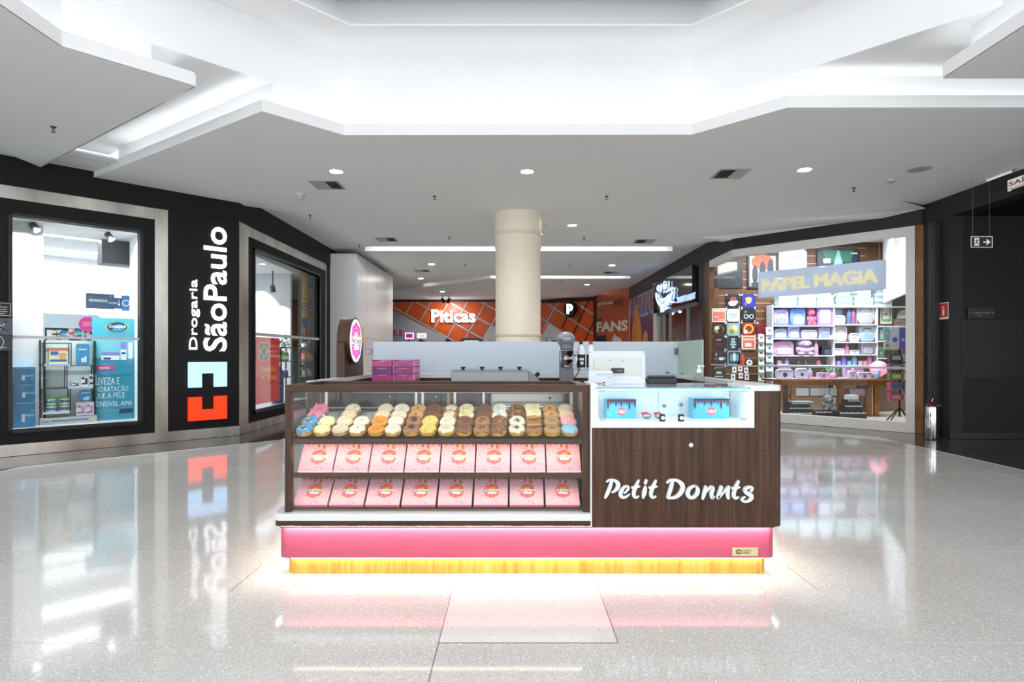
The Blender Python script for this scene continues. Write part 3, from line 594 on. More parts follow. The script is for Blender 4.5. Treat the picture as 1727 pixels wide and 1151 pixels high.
for x0, x1 in ((ox0 + .002, mx - .001), (mx + .001, ox1 - .002)): b = MB(); b.box(x0, x1, YF + .004, YF + .009, oz0 + .002, oz1 - .003); b.build('glass_door', CASE_GLASS, v)
for px, py in ((1015, 659.5), (1016, 707.5), (1256, 659.5), (1256, 707.5)):
    b = MB(); x, z = Kx(px), Kz(py); b.box(x - .018, x + .018, YF + .001, YF + .013, z - .008, z + .008); b.build('hinge', M('#a9b4b8', .3, .8), v, bevel=.002)
for px in (1117, 1148.5):
    b = MB(); x, z = Kx(px), Kz(705); b.box(x - .0155, x + .0155, YF - .006, YF + .012, z - .022, z + .02, 0); b.cyl((x, YF - .006, z), (x, YF - .013, z), .011, m=1); b.build('lock', [M('#2c2c2e', .3, .6), CHROME], v, bevel=.003)
b = MB(); b.box(ox0 + .001, ox0 + .008, YF + .03, YF + .04, oz0 + .01, oz1 - .02); b.box(ox1 - .008, ox1 - .001, YF + .03, YF + .04, oz0 + .01, oz1 - .02); b.box(ox0 + .01, ox1 - .01, YF + .012, YF + .02, oz1 - .008, oz1 - .003)
b.build('led_strip', glow('#eaf7ff', 19), v)
# ---------------------------------------------------------------- pink boxes, sloping on the two shelves
BW, BH, BD = .203, .205, .035
PKS = [M('#efb3c0', .4, var=.01), M('#e8607c', .45), M('#ef6672', .4, var=.02), M('#f4c628', .4, var=.02), M('#c8791e', .35, var=.05), M('#ffffff', .4, var=0), M('#2a2326', .5), M('#f29fb4', .4), M('#8fb7d8', .4), M('#d9446a', .4)]
def wavy(cx, cz, r, n, amp, k, ph=0): return [(cx + (r + amp * math.cos(k * 2 * math.pi * i / n + ph)) * math.cos(2 * math.pi * i / n), cz + (r + amp * math.cos(k * 2 * math.pi * i / n + ph)) * math.sin(2 * math.pi * i / n)) for i in range(n)]
def ring(mb, outer, inner, y, m):
    n = len(outer); mb.add([(p[0], y, p[1]) for p in outer] + [(p[0], y, p[1]) for p in inner], [(i, (i + 1) % n, n + (i + 1) % n, n + i) for i in range(n)], m)
def logo(mb, cx, cz, r, y, m_ring, m_y, m_w, m_t, sub=None):
    mb.flat(wavy(cx + r * .05, cz, r, 48, r * .03, 9), y, 'y', m_y)
    ring(mb, wavy(cx, cz, r * .97, 48, r * .05, 8), wavy(cx + r * .02, cz, r * .46, 48, r * .03, 5), y - .0003, m_ring)
    mb.flat(rrect(cx - r * .95, cx + r * 1.0, cz - r * .15, cz + r * .22, r * .1), y - .0006, 'y', m_w)
    for i in range(14):
        a = i * 2.4; q = r * (.6 + .25 * ((i * 7) % 5) / 5); mb.disc((cx + q * math.cos(a), y - .0006, cz + q * math.sin(a)), r * .035, n=6, m=m_w)
    mb.text('Petit Donuts', cx - r * .95, cz - r * .13, r * 1.9, r * .32, y - .0009, m_t, bold=.012, shear=.25)
    mb.flat(rrect(cx - r * .5, cx + r * .6, cz - r * .42, cz - r * .2, r * .08), y - .0006, 'y', m_w)
    mb.text('delicias', cx - r * .3, cz - r * .38, r * .7, r * .14, y - .0009, m_ring if sub is None else sub, shear=.3)
def drips(mb, w_, h, y, m1, m2, lens, s=1):
    n = len(lens); st = w_ / n
    for m, g, e in ((m2, .012 * s, 0), (m1, 0, .0003)):
        for i, L in enumerate(lens):
            x0 = -w_ / 2 + i * st; L2 = (L + (g if L else 0)) * 1.0
            if L2 <= 0: continue
            rr = st * .42
            poly = [(x0 + st * .08, h), (x0 + st * .08, h - L2 + rr)] + [(x0 + st / 2 + rr * math.cos(R(180 + 180 * q / 8)), h - L2 + rr + rr * math.sin(R(180 + 180 * q / 8))) for q in range(1, 8)] + [(x0 + st * .92, h - L2 + rr), (x0 + st * .92, h)]
            mb.flat(poly, y - e, 'y', m)
        mb.box(-w_ / 2 + .001, w_ / 2 - .001, y - e, y - e + .0001, h - (.006 + g) * s, h, m)
def sprinkle(mb, w_, h, y, n, seed, ms, avoid, L=.009):
    rnd = random.Random(seed)
    for i in range(n):
        x, z, a = rnd.uniform(-w_ / 2 + .01, w_ / 2 - .01), rnd.uniform(.008, h * .86), rnd.uniform(0, 3.1)
        if avoid(x, z): continue
        dx, dz = math.cos(a) * L / 2, math.sin(a) * L / 2; nx, nz = -math.sin(a) * .0015, math.cos(a) * .0015
        mb.add([(x - dx - nx, y, z - dz - nz), (x + dx - nx, y, z + dz - nz), (x + dx + nx, y, z + dz + nz), (x - dx + nx, y, z - dz + nz)], [(0, 1, 2, 3)], rnd.choice(ms))
def pink_box():
    b = MB(); b.prism(rrect(-BW / 2, BW / 2, 0, BH, .003, 2), 0, .02, 'y', 0); b.box(-BW / 2 + .003, BW / 2 - .003, .02, BD, .003, BH - .003, 1)
    b.box(-BW / 2, BW / 2, .0015, .0195, -.0005, .0, 7)
    logo(b, .004, .098, .05, -.0006, 2, 3, 5, 6)
    drips(b, BW - .004, BH - .001, -.0006, 4, 7, [.016, .026, .014, .024, .014, .04, .012, .052, .02, .024, .012, .028])
    sprinkle(b, BW, BH, -.0005, 46, 3, [9, 3, 8, 5, 9], lambda x, z: math.hypot(x - .004, z - .098) < .055)
    return b
first = pink_box().build('donut_box', PKS)
first.rotation_mode = 'XYZ'
ordn = ['first', 'second', 'third', 'fourth', 'fifth', 'sixth', 'seventh', 'eighth']
for row, (z0, xa, pitch, sh_, lean) in enumerate([(.603, -1.289, .2128, 'upper', 38), (.404, -1.318, .2160, 'lower', 47)]):
    for i in range(8):
        o = first if row == 0 and i == 0 else first.copy()
        if o is not first: COL.objects.link(o)
        o.location = (xa + BW / 2 + i * pitch, cy0 + .04, z0); o.rotation_euler = (R(-lean), 0, 0)
        tag(o, 'pink donut box leaning on the %s case shelf, %s from the sign tower' % (sh_, ordn[i]), 'box', 'pink donut boxes in the display case')
# ================================================================ trays and donuts
DOUGH = M('#dea52c', .55, var=.12, scale=30); DOUGH2 = M('#d59a4c', .55, var=.1, scale=30)
def wb(k, a, ph=0): return lambda t, z: 1 + a * math.sin(k * t + ph) + a * .5 * math.sin((k + 3) * t + 2 * ph)
def dough(t, m=DOUGH, r=.0485, h=.038):
    b = MB(); b.lathe([(r * .6, 0), (r * .88, .002), (r, h * .25), (r * .98, h * .45), (r * .93, h * .5), (r * .98, h * .56), (r, h * .74), (r * .86, h * .93), (r * .5, h), (r * .2, h * .94), (0, h * .9)], (0, 0, 0), 22, wob=wb(5, .015)); return b.build('dough', m, t)
def icing(t, m, r=.047, h=.036, k=6, amp=.05, th=.005, bump=0):
    b = MB(); f = wb(k, amp, random.random() * 6)
    b.lathe([(r * .96, h * .6), (r * 1.02, h * .68), (r * 1.01, h * .84), (r * .9, h + th * .6), (r * .55, h + th), (r * .2, h + th * .9), (0, h + th * .8)], (0, 0, 0), 26, wob=lambda a, z: f(a, z) if z < h * .9 else 1); return b.build('icing', m, t)
HT = .041
def bits(t, name, ms, n, rad=.036, kind='stick', s=.005, seed=0):
    rnd = random.Random(seed + n); b = MB()
    for i in range(n):
        q = rad * math.sqrt(rnd.random()); a = rnd.uniform(0, 6.3); x, y = q * math.cos(a), q * math.sin(a); z = HT * (1 - .25 * (q / .047) ** 2) + .0005; m = i % len(ms)
        if kind == 'ball': b.ball((x, y, z), s, s, s * .7, 7, m)
        elif kind == 'crumb': b.ball((x, y, z + rnd.uniform(0, .004)), s * rnd.uniform(.6, 1.3), s * rnd.uniform(.6, 1.2), s * rnd.uniform(.5, 1), 6, m)
        else:
            d = rnd.uniform(0, 3.14); b.cyl((x - math.cos(d) * s, y - math.sin(d) * s, z + .001), (x + math.cos(d) * s, y + math.sin(d) * s, z + .001), s * .25, n=5, m=m)
    return b.build(name, ms, t)
def stripes(t, m, n=6, w_=.0018, ang=.35, r=.043, name='drizzle'):
    b = MB()
    for i in range(n):
        o = -r * .8 + 1.6 * r * i / (n - 1); L = math.sqrt(max(0, r * r - o * o)); pts = []
        for j in range(7):
            u = -L + 2 * L * j / 6; x = o * math.cos(ang) - u * math.sin(ang); y = o * math.sin(ang) + u * math.cos(ang); q = math.hypot(x, y)
            pts.append((x, y, HT + .001 - .012 * (q / .047) ** 3))
        b.tube(pts, w_, 5)
    return b.build(name, m, t)
def swirl(t, m, turns=2.6, r=.028, z=HT, th=.0045):
    pts = []; n = 40
    for i in range(n + 1):
        a = turns * 6.283 * i / n; q = r * (1 - i / n) + .002; pts.append((q * math.cos(a), q * math.sin(a), z + .012 * i / n))
    b = MB(); b.tube(pts, th, 7); return b.build('swirl', m, t)
WICE = M('#e6dec8', .5, var=.03, scale=20); CREAM = M('#eadfae', .55, var=.05, scale=25); BLUE = M('#4fa3dd', .7, var=.15, scale=60, bump=.4); PIGP = M('#f08fb0', .5, var=.06, scale=40)
CHOC = M('#7a4c30', .35, var=.08); DCHOC = M('#3e2417', .3, var=.1); MILK = M('#9a6b47', .4, var=.06); CARA = M('#d4a05e', .35, var=.1, scale=15); ORNG = M('#e59a1e', .45, var=.1, scale=20)
SUGAR = M('#e2d2b4', .8, var=.12, scale=70, bump=.5); NUT = M('#a06a2e', .6, var=.2, scale=60); CRUMB = M('#e9c86a', .7, var=.15, scale=60); BISC = M('#c98f42', .6, var=.1, scale=40)
def D(kind, label):
    t = thing('donut', label, 'donut'); A = []
    if kind == 'cookie':                         # blue shaggy donut with a cookie
        dough(t); icing(t, BLUE, k=9, amp=.06, th=.008)
        b = MB(); b.lathe([(.012, 0), (.017, .002), (.017, .006), (.012, .008), (0, .008)], (0, 0, 0), 14, T=Matrix.Translation((-.006, .0, .046)) @ Matrix.Rotation(R(-18), 4, 'X')); b.build('cookie', BISC, t)
        for s in (-1, 1): b = MB(); b.ball((s * .017, -.022, .042), .006, m=0); b.ball((s * .017, -.027, .0425), .0025, m=1); b.build('eye', [WICE, BLK], t)
    elif kind == 'pig':
        dough(t, PIGP); icing(t, PIGP, amp=.01, th=.006)
        b = MB(); b.lathe([(.014, 0), (.015, .004), (.013, .007), (0, .008)], (0, -.014, .038), 14, fy=.75); b.build('snout', M('#e2668f', .5), t)
        for s in (-1, 1): b = MB(); b.add([(s * .012, .02, .038), (s * .034, .014, .036), (s * .027, .026, .062), (s * .02, .03, .036)], [(0, 1, 2), (1, 3, 2), (3, 0, 2), (0, 3, 1)]); b.build('ear', PIGP, t)
        for s in (-1, 1): b = MB(); b.ball((s * .014, .006, .041), .003); b.build('eye', M('#b33360', .4), t)
    elif kind == 'unicorn':
        dough(t); icing(t, CREAM, th=.006)
        b = MB(); b.tube([(-.02, .03, .04), (-.026, .034, .052), (-.03, .032, .06)], [.009, .006, .001], 8); b.build('horn', M('#9fdcec', .4), t)
        bits(t, 'sprinkles', [M('#f4d84a', .4), M('#8fd0ea', .4), M('#f3a4c0', .4)], 9, .03)
    elif kind == 'powder': dough(t, DOUGH2); icing(t, SUGAR, amp=.03, th=.007, k=4)
    elif kind == 'crumbwhite': dough(t, DOUGH2); icing(t, SUGAR, amp=.03, th=.007); bits(t, 'crumbs', [CRUMB, SUGAR], 26, .036, 'crumb', .0035, 4)
    elif kind == 'glaze': dough(t); icing(t, M('#efe5cf', .25, var=.05, coat=.5), th=.004); b = MB(); b.lathe([(.0, 0), (.004, .001), (.005, .003), (0, .004)], (.004, .002, .0395), 8); b.build('centre_dot', NUT, t)
    elif kind == 'rose': dough(t); icing(t, ORNG, amp=.05, th=.004); swirl(t, ORNG, 3, .028, .041, .005)
    elif kind == 'striped': dough(t); icing(t, WICE, amp=.03, th=.006); stripes(t, M('#cfc39f', .5), 7)
    elif kind == 'oreo': dough(t); icing(t, MILK, th=.005); b = MB(); b.lathe([(.016, 0), (.0175, .002), (.0175, .006), (.015, .008), (0, .008)], (0, .003, .0405), 16); b.build('biscuit', DCHOC, t)
    elif kind == 'caramel': dough(t, DOUGH2); icing(t, CARA, amp=.02, th=.004); b = MB(); b.lathe([(.004, .004), (.007, .003), (.009, .0), (.004, -.002), (0, -.002)], (0, 0, .0405), 12); b.build('dimple', NUT, t)
    elif kind == 'crumble': dough(t); icing(t, CRUMB, th=.005); bits(t, 'crumbs', [CRUMB, M('#f2dc94', .6)], 60, .042, 'crumb', .0045, 1)
    elif kind == 'vermicelli': dough(t); icing(t, CHOC, th=.005); bits(t, 'sprinkles', [DCHOC, CHOC], 80, .043, 'stick', .005, 2)
    elif kind == 'dusted': dough(t); icing(t, MILK, th=.004); b = MB(); b.lathe([(.036, -.002), (.03, .002), (0, .004)], (0, 0, .0395), 18, wob=wb(7, .08)); b.build('sugar_dusting', SUGAR, t)
    elif kind == 'zebra': dough(t); icing(t, WICE, th=.005); stripes(t, M('#b59a78', .4), 7, .0016, 0)
    elif kind == 'chocswirl': dough(t); icing(t, CHOC, th=.005); swirl(t, CHOC, 2.2, .026)
    elif kind == 'creamswirl': dough(t); icing(t, CREAM, th=.005); swirl(t, CREAM, 2.4, .03)
    elif kind == 'nut': dough(t); icing(t, MILK, th=.005); bits(t, 'chopped_nuts', [NUT, BISC, DCHOC], 34, .024, 'crumb', .0042, 3)
    elif kind == 'choc': dough(t); icing(t, CHOC, th=.005, amp=.03)
    elif kind == 'candy': dough(t); icing(t, CHOC, th=.005); bits(t, 'candies', [M(c_, .3) for c_ in ('#e6442e', '#3fae49', '#f3c623', '#3d86d8', '#ef7f2a')], 16, .038, 'ball', .0052, 5)
    elif kind == 'marsh': dough(t); icing(t, WICE, th=.005); bits(t, 'marshmallows', [M(c_, .7) for c_ in ('#f7f2ea', '#f6c3d2', '#a9d5ec', '#f7ecb2')], 34, .04, 'crumb', .008, 6)
    elif kind == 'shaved': dough(t); icing(t, WICE, th=.006); bits(t, 'chocolate_shavings', [DCHOC, BLK], 40, .026, 'stick', .0065, 7)
    elif kind == 'crunchy': dough(t); icing(t, CHOC, th=.005); bits(t, 'crunchy_topping', [NUT, DCHOC, BISC, CARA], 46, .034, 'crumb', .0065, 8)
    elif kind == 'wafer': dough(t); icing(t, MILK, th=.005); stripes(t, DCHOC, 6, .0014, .8); b = MB(); b.box(-.04, .04, .004, .016, .044, .052, T=Matrix.Rotation(R(8), 4, 'Z')); b.build('wafer_stick', BISC, t)
    elif kind == 'bar': dough(t); b = MB(); b.prism(rrect(-.045, .045, -.03, .03, .008), .03, .05); b.build('white_bar', CREAM, t, bevel=.004); bits(t, 'crumbs', [M('#d8c49a', .6)], 14, .026, 'crumb', .003, 9).location.z = .008
    elif kind == 'drizzled': dough(t); icing(t, M('#b08a62', .4, var=.06), th=.005); stripes(t, M('#77523a', .35), 6, .0019, .9)
    elif kind == 'sprinkle_blue': dough(t); icing(t, M('#8ec7ea', .45), th=.006); bits(t, 'sprinkles', [M('#ffffff', .4), M('#f3a4c0', .4), M('#f4d84a', .4), M('#f08a4a', .4)], 34, .04, 'stick', .003, 10)
    elif kind == 'sprinkle_pink': dough(t); icing(t, M('#f09ab0', .45), th=.006); bits(t, 'sprinkles', [M('#ffffff', .4), M('#f6e3a0', .4), M('#fbd0da', .4)], 60, .042, 'crumb', .003, 11)
    elif kind == 'sugar': dough(t, DOUGH2); icing(t, M('#efd3b4', .7, var=.12, scale=50, bump=.5), amp=.02, th=.007)
    return t
LAYOUT = [  # eight trays; each column from the front row to the back row
 ('shaggy blue donut with a round cookie|cookie|shaggy blue donut with a round cookie|cookie|pink pig-faced donut|pig|pink pig-faced donut|pig', 'cream donut with a pale blue horn|unicorn|cream donut with a pale blue horn|unicorn'),
 ('white sugared donut with yellow crumbs|crumbwhite|white sugared donut with yellow crumbs|crumbwhite|white sugared donut with yellow crumbs|crumbwhite|powdered sugar donut|powder', 'pale glazed donut with a golden side|glaze|pale glazed donut with a golden side|glaze'),
 ('orange donut piped with a rose swirl|rose|orange donut piped with a rose swirl|rose|powdered sugar donut|powder|powdered sugar donut|powder', 'white iced donut with thin stripes|striped|white iced donut with thin stripes|striped|white iced donut with thin stripes|striped|white iced donut with thin stripes|striped'),
 ('milk chocolate donut with a dark biscuit|oreo|milk chocolate donut with a dark biscuit|oreo|caramel glazed donut|caramel|caramel glazed donut|caramel', 'golden crumble donut|crumble|golden crumble donut|crumble|dark donut with chocolate sprinkles|vermicelli|dark donut with chocolate sprinkles|vermicelli'),
 ('white donut with brown stripes|zebra|white donut with brown stripes|zebra|brown donut dusted with sugar|dusted|brown donut dusted with sugar|dusted', 'chocolate donut|choc|dark donut piped with chocolate swirl|chocswirl|donut piped with cream swirl|creamswirl|donut piped with cream swirl|creamswirl'),
 ('brown donut topped with chopped nuts|nut|brown donut topped with chopped nuts|nut|plain chocolate donut|choc|plain chocolate donut|choc', 'chocolate donut with coloured candies|candy|chocolate donut with coloured candies|candy|white donut with coloured marshmallows|marsh|white donut with coloured marshmallows|marsh'),
 ('white donut with dark chocolate shavings|shaved|white donut with dark chocolate shavings|shaved|donut heaped with crunchy brown topping|crunchy|donut heaped with crunchy brown topping|crunchy', 'brown donut with a wafer stick|wafer|brown donut with a wafer stick|wafer|donut under a cream rectangular bar|bar|donut under a cream rectangular bar|bar'),
 ('light brown donut with dark drizzle|drizzled|light brown donut with dark drizzle|drizzled|caramel ring donut|caramel|caramel ring donut|caramel', 'pale blue donut with sprinkles|sprinkle_blue|pink donut with white sprinkles|sprinkle_pink|pale sugared donut|sugar|pale sugared donut|sugar')]
rown = ['front row', 'second row', 'third row', 'back row']
made = {}
TY0, TZ0 = cy0 + .036, .801
tray_first = None
TP = .2128; TX0 = -1.303 + .1
for ti, cols in enumerate(LAYOUT):
    tx = TX0 + ti * TP
    lab = 'black metal tray of donuts on the sloping case shelf, %s from the sign tower end' % ordn[ti]
    if tray_first is None:
        tray_first = thing('donut_tray', lab, 'tray', (tx, TY0, TZ0), 0, 'donut trays'); tray_first.rotation_euler = (TA, 0, 0)
        b = MB(); b.box(-.1, .1, 0, .425, 0, .003); b.build('base', M('#9b9b94', .35, .6, var=.1), tray_first)
        b = MB(); b.box(-.101, -.097, 0, .425, .0, .014); b.box(.097, .101, 0, .425, 0, .014); b.box(-.1, .1, .421, .425, 0, .014); b.box(-.1, .1, 0, .003, 0, .012); b.build('rim', M('#3a3a3a', .3, .6), tray_first)
    else: dup(tray_first, (tx, TY0, TZ0), lab)
    for ci, col in enumerate(cols):
        it = col.split('|'); items = list(zip(it[::2], it[1::2]))
        for ri, (desc, kind) in enumerate(items):
            lab = '%s, %s, %s tray from sign tower' % (desc, rown[ri], ordn[ti])
            if len(set(cols[0].split('|')[::2]) & set(cols[1].split('|')[::2])): lab += ', ' + ('near', 'far')[ci] + ' column'
            lx = (-.051, .051)[ci] + random.uniform(-.002, .002); ly = .053 + ri * .096 + random.uniform(-.003, .003)
            if kind in made: o = dup(made[kind], (0, 0, 0), lab)
            else: o = D(kind, lab); made[kind] = o
            pos = Matrix.Translation((tx, TY0, TZ0)) @ Matrix.Rotation(TA, 4, 'X') @ Vector((lx, ly, .0032))
            o.location = pos; tl = TA
            o.rotation_euler = (tl + (R(16) if ri else R(6)), 0, random.uniform(-.15, .15))
            o.location.z += .014 if ri else .005
            o.scale = (1.05, 1.05, 1.05); o['group'] = 'donuts on the trays'
            o['label'] = lab
# black handled tongs behind the trays
t = thing('serving_tongs', 'steel serving tongs with a black grip lying behind the donuts', 'tongs', at(908, 690, cy0 + .455))
b = MB(); b.tube([(-.02, 0, .006), (.05, 0, .004), (.12, .005, -.008)], .0045, 6); b.build('steel_arm', INOX, t); b = MB(); b.ball((-.045, 0, .006), .036, .012, .012); b.build('black_grip', BLK, t)
# ================================================================ sign tower and frosted panels
t = thing('sign_tower', 'dark wood tower with round lit pink donut sign on the kiosk end', 'sign', (0, 0, 0))
b = MB(); b.prism(rrect(4.58, 5.15, 1.122, 1.41, .03, 4, (0, 0, 1, 1)), -1.395, -1.332, 'x'); b.build('post', WOODD, t)
SC = (4.80, 1.417)
T90 = Matrix.Translation((-1.302, SC[0], SC[1])) @ Matrix.Rotation(R(90), 4, 'Z')     # local x -> +Y, local -y -> +X
b = MB(); b.cyl((0, .1, 0), (0, 0, 0), .192, n=48, T=T90); d = b.build('disc', WOODD, t)
b = MB(); b.disc((0, -.001, 0), .178, n=48, m=0, T=T90)
b2 = MB(T90); ring(b2, wavy(0, 0, .15, 48, .008, 8), wavy(0, .01, .062, 48, .004, 5), -.004, 0); b2.build('pink_ring', M('#ee4fa0', .5, 0, .9, 0), t)
b.build('lit_face', M('#fdf7f8', .5, 0, .75, 0), t)
b = MB(T90); b.flat(wavy(.005, .0, .064, 30, .003, 5), -.003, 'y', 0); b.flat(rrect(-.15, .155, -.03, .03, .012), -.0055, 'y', 1); b.text('Petit Donuts', -.145, -.024, .29, .05, -.007, 2, bold=.015, shear=.25); b.flat(rrect(-.07, .08, -.075, -.042, .01), -.0055, 'y', 1); b.text('delicias', -.055, -.07, .12, .022, -.007, 3)
for i in range(16): b.disc((.105 * math.cos(i * .4), -.005, .105 * math.sin(i * .4)), .006, n=6, m=1)
b.build('lettering', [M('#f5d58a', .5, 0, .7, 0), M('#fdf7f8', .5, 0, .75, 0), M('#4a3d6a', .5), M('#ee4fa0', .5, 0, .6, 0)], t)
def clip(p, par, ax='x'):
    b = MB(); w_ = .03
    if ax == 'x': b.box(p[0] - .032, p[0] + .032, p[1] - .016, p[1] + .022, p[2] - .028, p[2] + .028)
    else: b.box(p[0] - .016, p[0] + .016, p[1] - .03, p[1] + .03, p[2] - .028, p[2] + .028)
    return b.build('corner_clip', M('#7d7a84', .2, .9), par, bevel=.006)
t = thing('frosted_panel', 'long frosted glass screen standing on the rear wall of the kiosk', 'glass screen', (0, 0, 0))
b = MB(); b.box(-1.32, 1.553, 5.475, 5.485, 1.125, 1.425); b.build('pane', FROST, t)
clip(at(622, 593, 5.47), t); clip(at(1143, 593, 5.47), t)
for px in (1126, 1005, 800): b = MB(); p = at(px, 629, 5.47); b.box(p.x - .014, p.x + .014, 5.465, 5.495, 1.122, 1.14); b.build('foot_clip', INOX, t)
t = thing('frosted_panel', 'short greenish frosted glass screen on the wall by the till', 'glass screen', (0, 0, 0))
b = MB(); b.box(1.547, 1.557, 4.76, 5.47, 1.125, 1.425); b.build('pane', FROST2, t); b = MB(); b.box(1.537, 1.567, 5.3, 5.33, 1.122, 1.14); b.build('foot_clip', INOX, t)
# ================================================================ inside the kiosk
CT = 1.02
b = MB(); b.box(-1.32, 1.0, 4.72, 5.46, CT - .03, CT); t = solo(b, 'back_worktop', INOX, 'steel worktop under the frosted glass inside the kiosk', 'worktop')
def cabinet(x0, x1, label, doors):
    t = thing('base_cabinet', label, 'cabinet', (0, 0, 0)); b = MB(); b.box(x0, x1, 4.80, 5.46, .3, CT - .032); b.build('body', WOODD, t)
    n = doors; w_ = (x1 - x0) / n
    for i in range(n):
        b = MB(); b.box(x0 + i * w_ + .004, x0 + (i + 1) * w_ - .004, 4.782, 4.799, .32, CT - .04); d = b.build('door', M('#33241c', .3, var=.1, scale=20), t)
        xk = x0 + (i + 1) * w_ - .035 if i % 2 == 0 else x0 + i * w_ + .035
        b = MB(); b.ball((xk, 4.768, .955), .013, n=10); b.build('knob', CHROME, d)
cabinet(-1.31, -.98, 'dark cabinet at the sign tower end of the worktop', 1); cabinet(-.975, -.60, 'dark cabinet with two white knobs under the pink drawer organiser', 1)
cabinet(-.595, -.2, 'dark cabinet between the knobbed cabinet and the steel oven', 1)
t = thing('steel_oven', 'stainless under-counter oven seen through the display case', 'oven', (0, 0, 0))
b = MB(); b.box(-.19, .42, 4.82, 5.4, .3, CT - .035); b.build('body', INOX, t); b = MB(); b.box(-.175, .405, 4.80, 4.82, .32, .90); d = b.build('door', M('#b2b5b8', .35, .8), t)
b = MB(); b.cyl((-.13, 4.775, .875), (.36, 4.775, .875), .009); b.box(-.13, -.12, 4.775, 4.80, .868, .882); b.box(.35, .36, 4.775, 4.80, .868, .882); b.build('handle', CHROME, d)
b = MB(); b.box(-.175, .405, 4.80, 4.82, .915, .978); b.build('control_strip', M('#c9ccce', .3, .8), t); b = MB(); b.ball((.3, 4.796, .945), .012); b.build('dial', DGREY, t)
# pink drawer organiser
t = thing('drawer_organiser', 'pink translucent drawer organiser standing on the kiosk worktop', 'organiser', at(0, 0, 0) * 0 + Vector((-1.215, 4.98, CT)))
OP = M('#d8649f', .3, var=.04, trans=.0); W0 = .37; HH = .238
b = MB()
for x in (0, W0 / 2 - .006, W0 - .024): b.box(x, x + (.024 if x > .3 else .008), 0, .26, 0, HH)
for i in range(5): b.box(0, W0, 0, .26, i * .0585, i * .0585 + .005)
b.build('shell', OP, t)
DC = ['#7d3f8f', '#b33d84', '#6b3a78', '#c24a8e', '#8a4a9a', '#b5488a', '#93407f', '#a44b95']
for c_ in range(2):
    for r in range(4):
        x0 = .009 + c_ * .179; b = MB(); b.box(x0, x0 + .163, -.006, .24, r * .0585 + .007, r * .0585 + .054); dr = b.build('drawer', M(DC[c_ * 4 + r], .25, var=.35, scale=26), t)
        b = MB(); b.prism([(x0 + .035, .052), (x0 + .128, .052), (x0 + .11, .042), (x0 + .053, .042)], -.011, -.006, 'y', T=Matrix.Translation((0, 0, r * .0585))); b.build('pull', OP, dr)
# four plate griddle with lid knobs
t = thing('steel_griddle', 'long stainless griddle with four black lid knobs on the worktop', 'griddle', (0, 0, 0))
gx0, gx1 = -.515, .125; gz = 1.172
b = MB(); b.box(gx0, gx1, 4.80, 5.30, CT + .012, gz - .006); b.build('body', INOX, t, bevel=.004)
b = MB(); b.box(gx0 - .004, gx1 + .005, 4.795, 5.3, gz - .006, gz); b.build('top_plate', M('#8d9094', .3, .9), t)
for px in (781, 813, 844, 876):
    x = at(px, 0, 4.95).x; b = MB(); b.lathe([(.02, 0), (.018, .004), (.009, .008), (.009, .012), (.021, .016), (.021, .026), (.015, .029), (0, .029)], (x, 4.95, gz), 16); b.build('lid_knob', BLK, t)
b = MB(); b.prism([(gx1, CT + .012), (gx1 + .1, CT + .012), (gx1 + .1, 1.08), (gx1 + .035, 1.15), (gx1, 1.155)], 4.82, 5.2, 'y'); b.build('control_box', M('#7d8084', .35, .8), t)
b = MB(); b.cyl((gx1 + .062, 4.95, 1.118), (gx1 + .092, 4.95, 1.148), .018, n=14); b.build('dial', BLK, t)
for x in (gx0 + .03, gx1 - .03):
    for y in (4.84, 5.26): b = MB(); b.cyl((x, y, CT), (x, y, CT + .013), .015); b.build('foot', BLK, t)
# stand mixer
p = at(956, 599, 4.85); t = thing('stand_mixer', 'grey stand mixer with steel bowl beside the bottles on the worktop', 'mixer', (p.x, 4.85, CT))
GM = M('#9aa0a8', .35, .2, var=.04); GM2 = M('#6a6f76', .4, .1)
b = MB(); b.prism(rrect(-.075, .075, -.02, .2, .03), 0, .03); b.box(-.05, .05, .12, .18, .03, .32); b.build('stand', GM2, t, bevel=.008)
b = MB(); b.box(-.056, .056, -.03, .02, .03, .175); b.build('front_column', M('#6d7177', .4), t, bevel=.01)
b = MB(); b.ball((0, .09, .41), .078, .17, .068, 24); b.build('head', GM, t); b = MB(); b.box(-.0765, .0765, -.05, .2, .404, .409); b.build('trim_band', BLK, t)
b = MB(); b.lathe([(.03, .175), (.05, .18), (.056, .25), (.058, .315), (.06, .318), (.055, .318)], (0, -.005, 0), 26); bw = b.build('bowl', CHROME, t); b = MB(); b.tube([(.055, -.005, .29), (.08, -.005, .28), (.085, -.005, .24), (.075, -.005, .2), (.054, -.005, .2)], .005, 8); b.build('handle', CHROME, bw)
b = MB(); b.cyl((0, 0, .312), (0, .02, .37), .05, .06, 18); b.build('beater_hub', GM2, t)
b = MB(); b.tube([(.056, .06, .28), (.1, .05, .27), (.115, .04, .2), (.1, .03, .13), (.06, .04, .08)], .004, 6); b.build('cord', BLK, t)
b = MB(); b.box(-.03, .035, -.0815, -.079, .432, .437); b.build('maker_mark', M('#7a3038', .4), t)
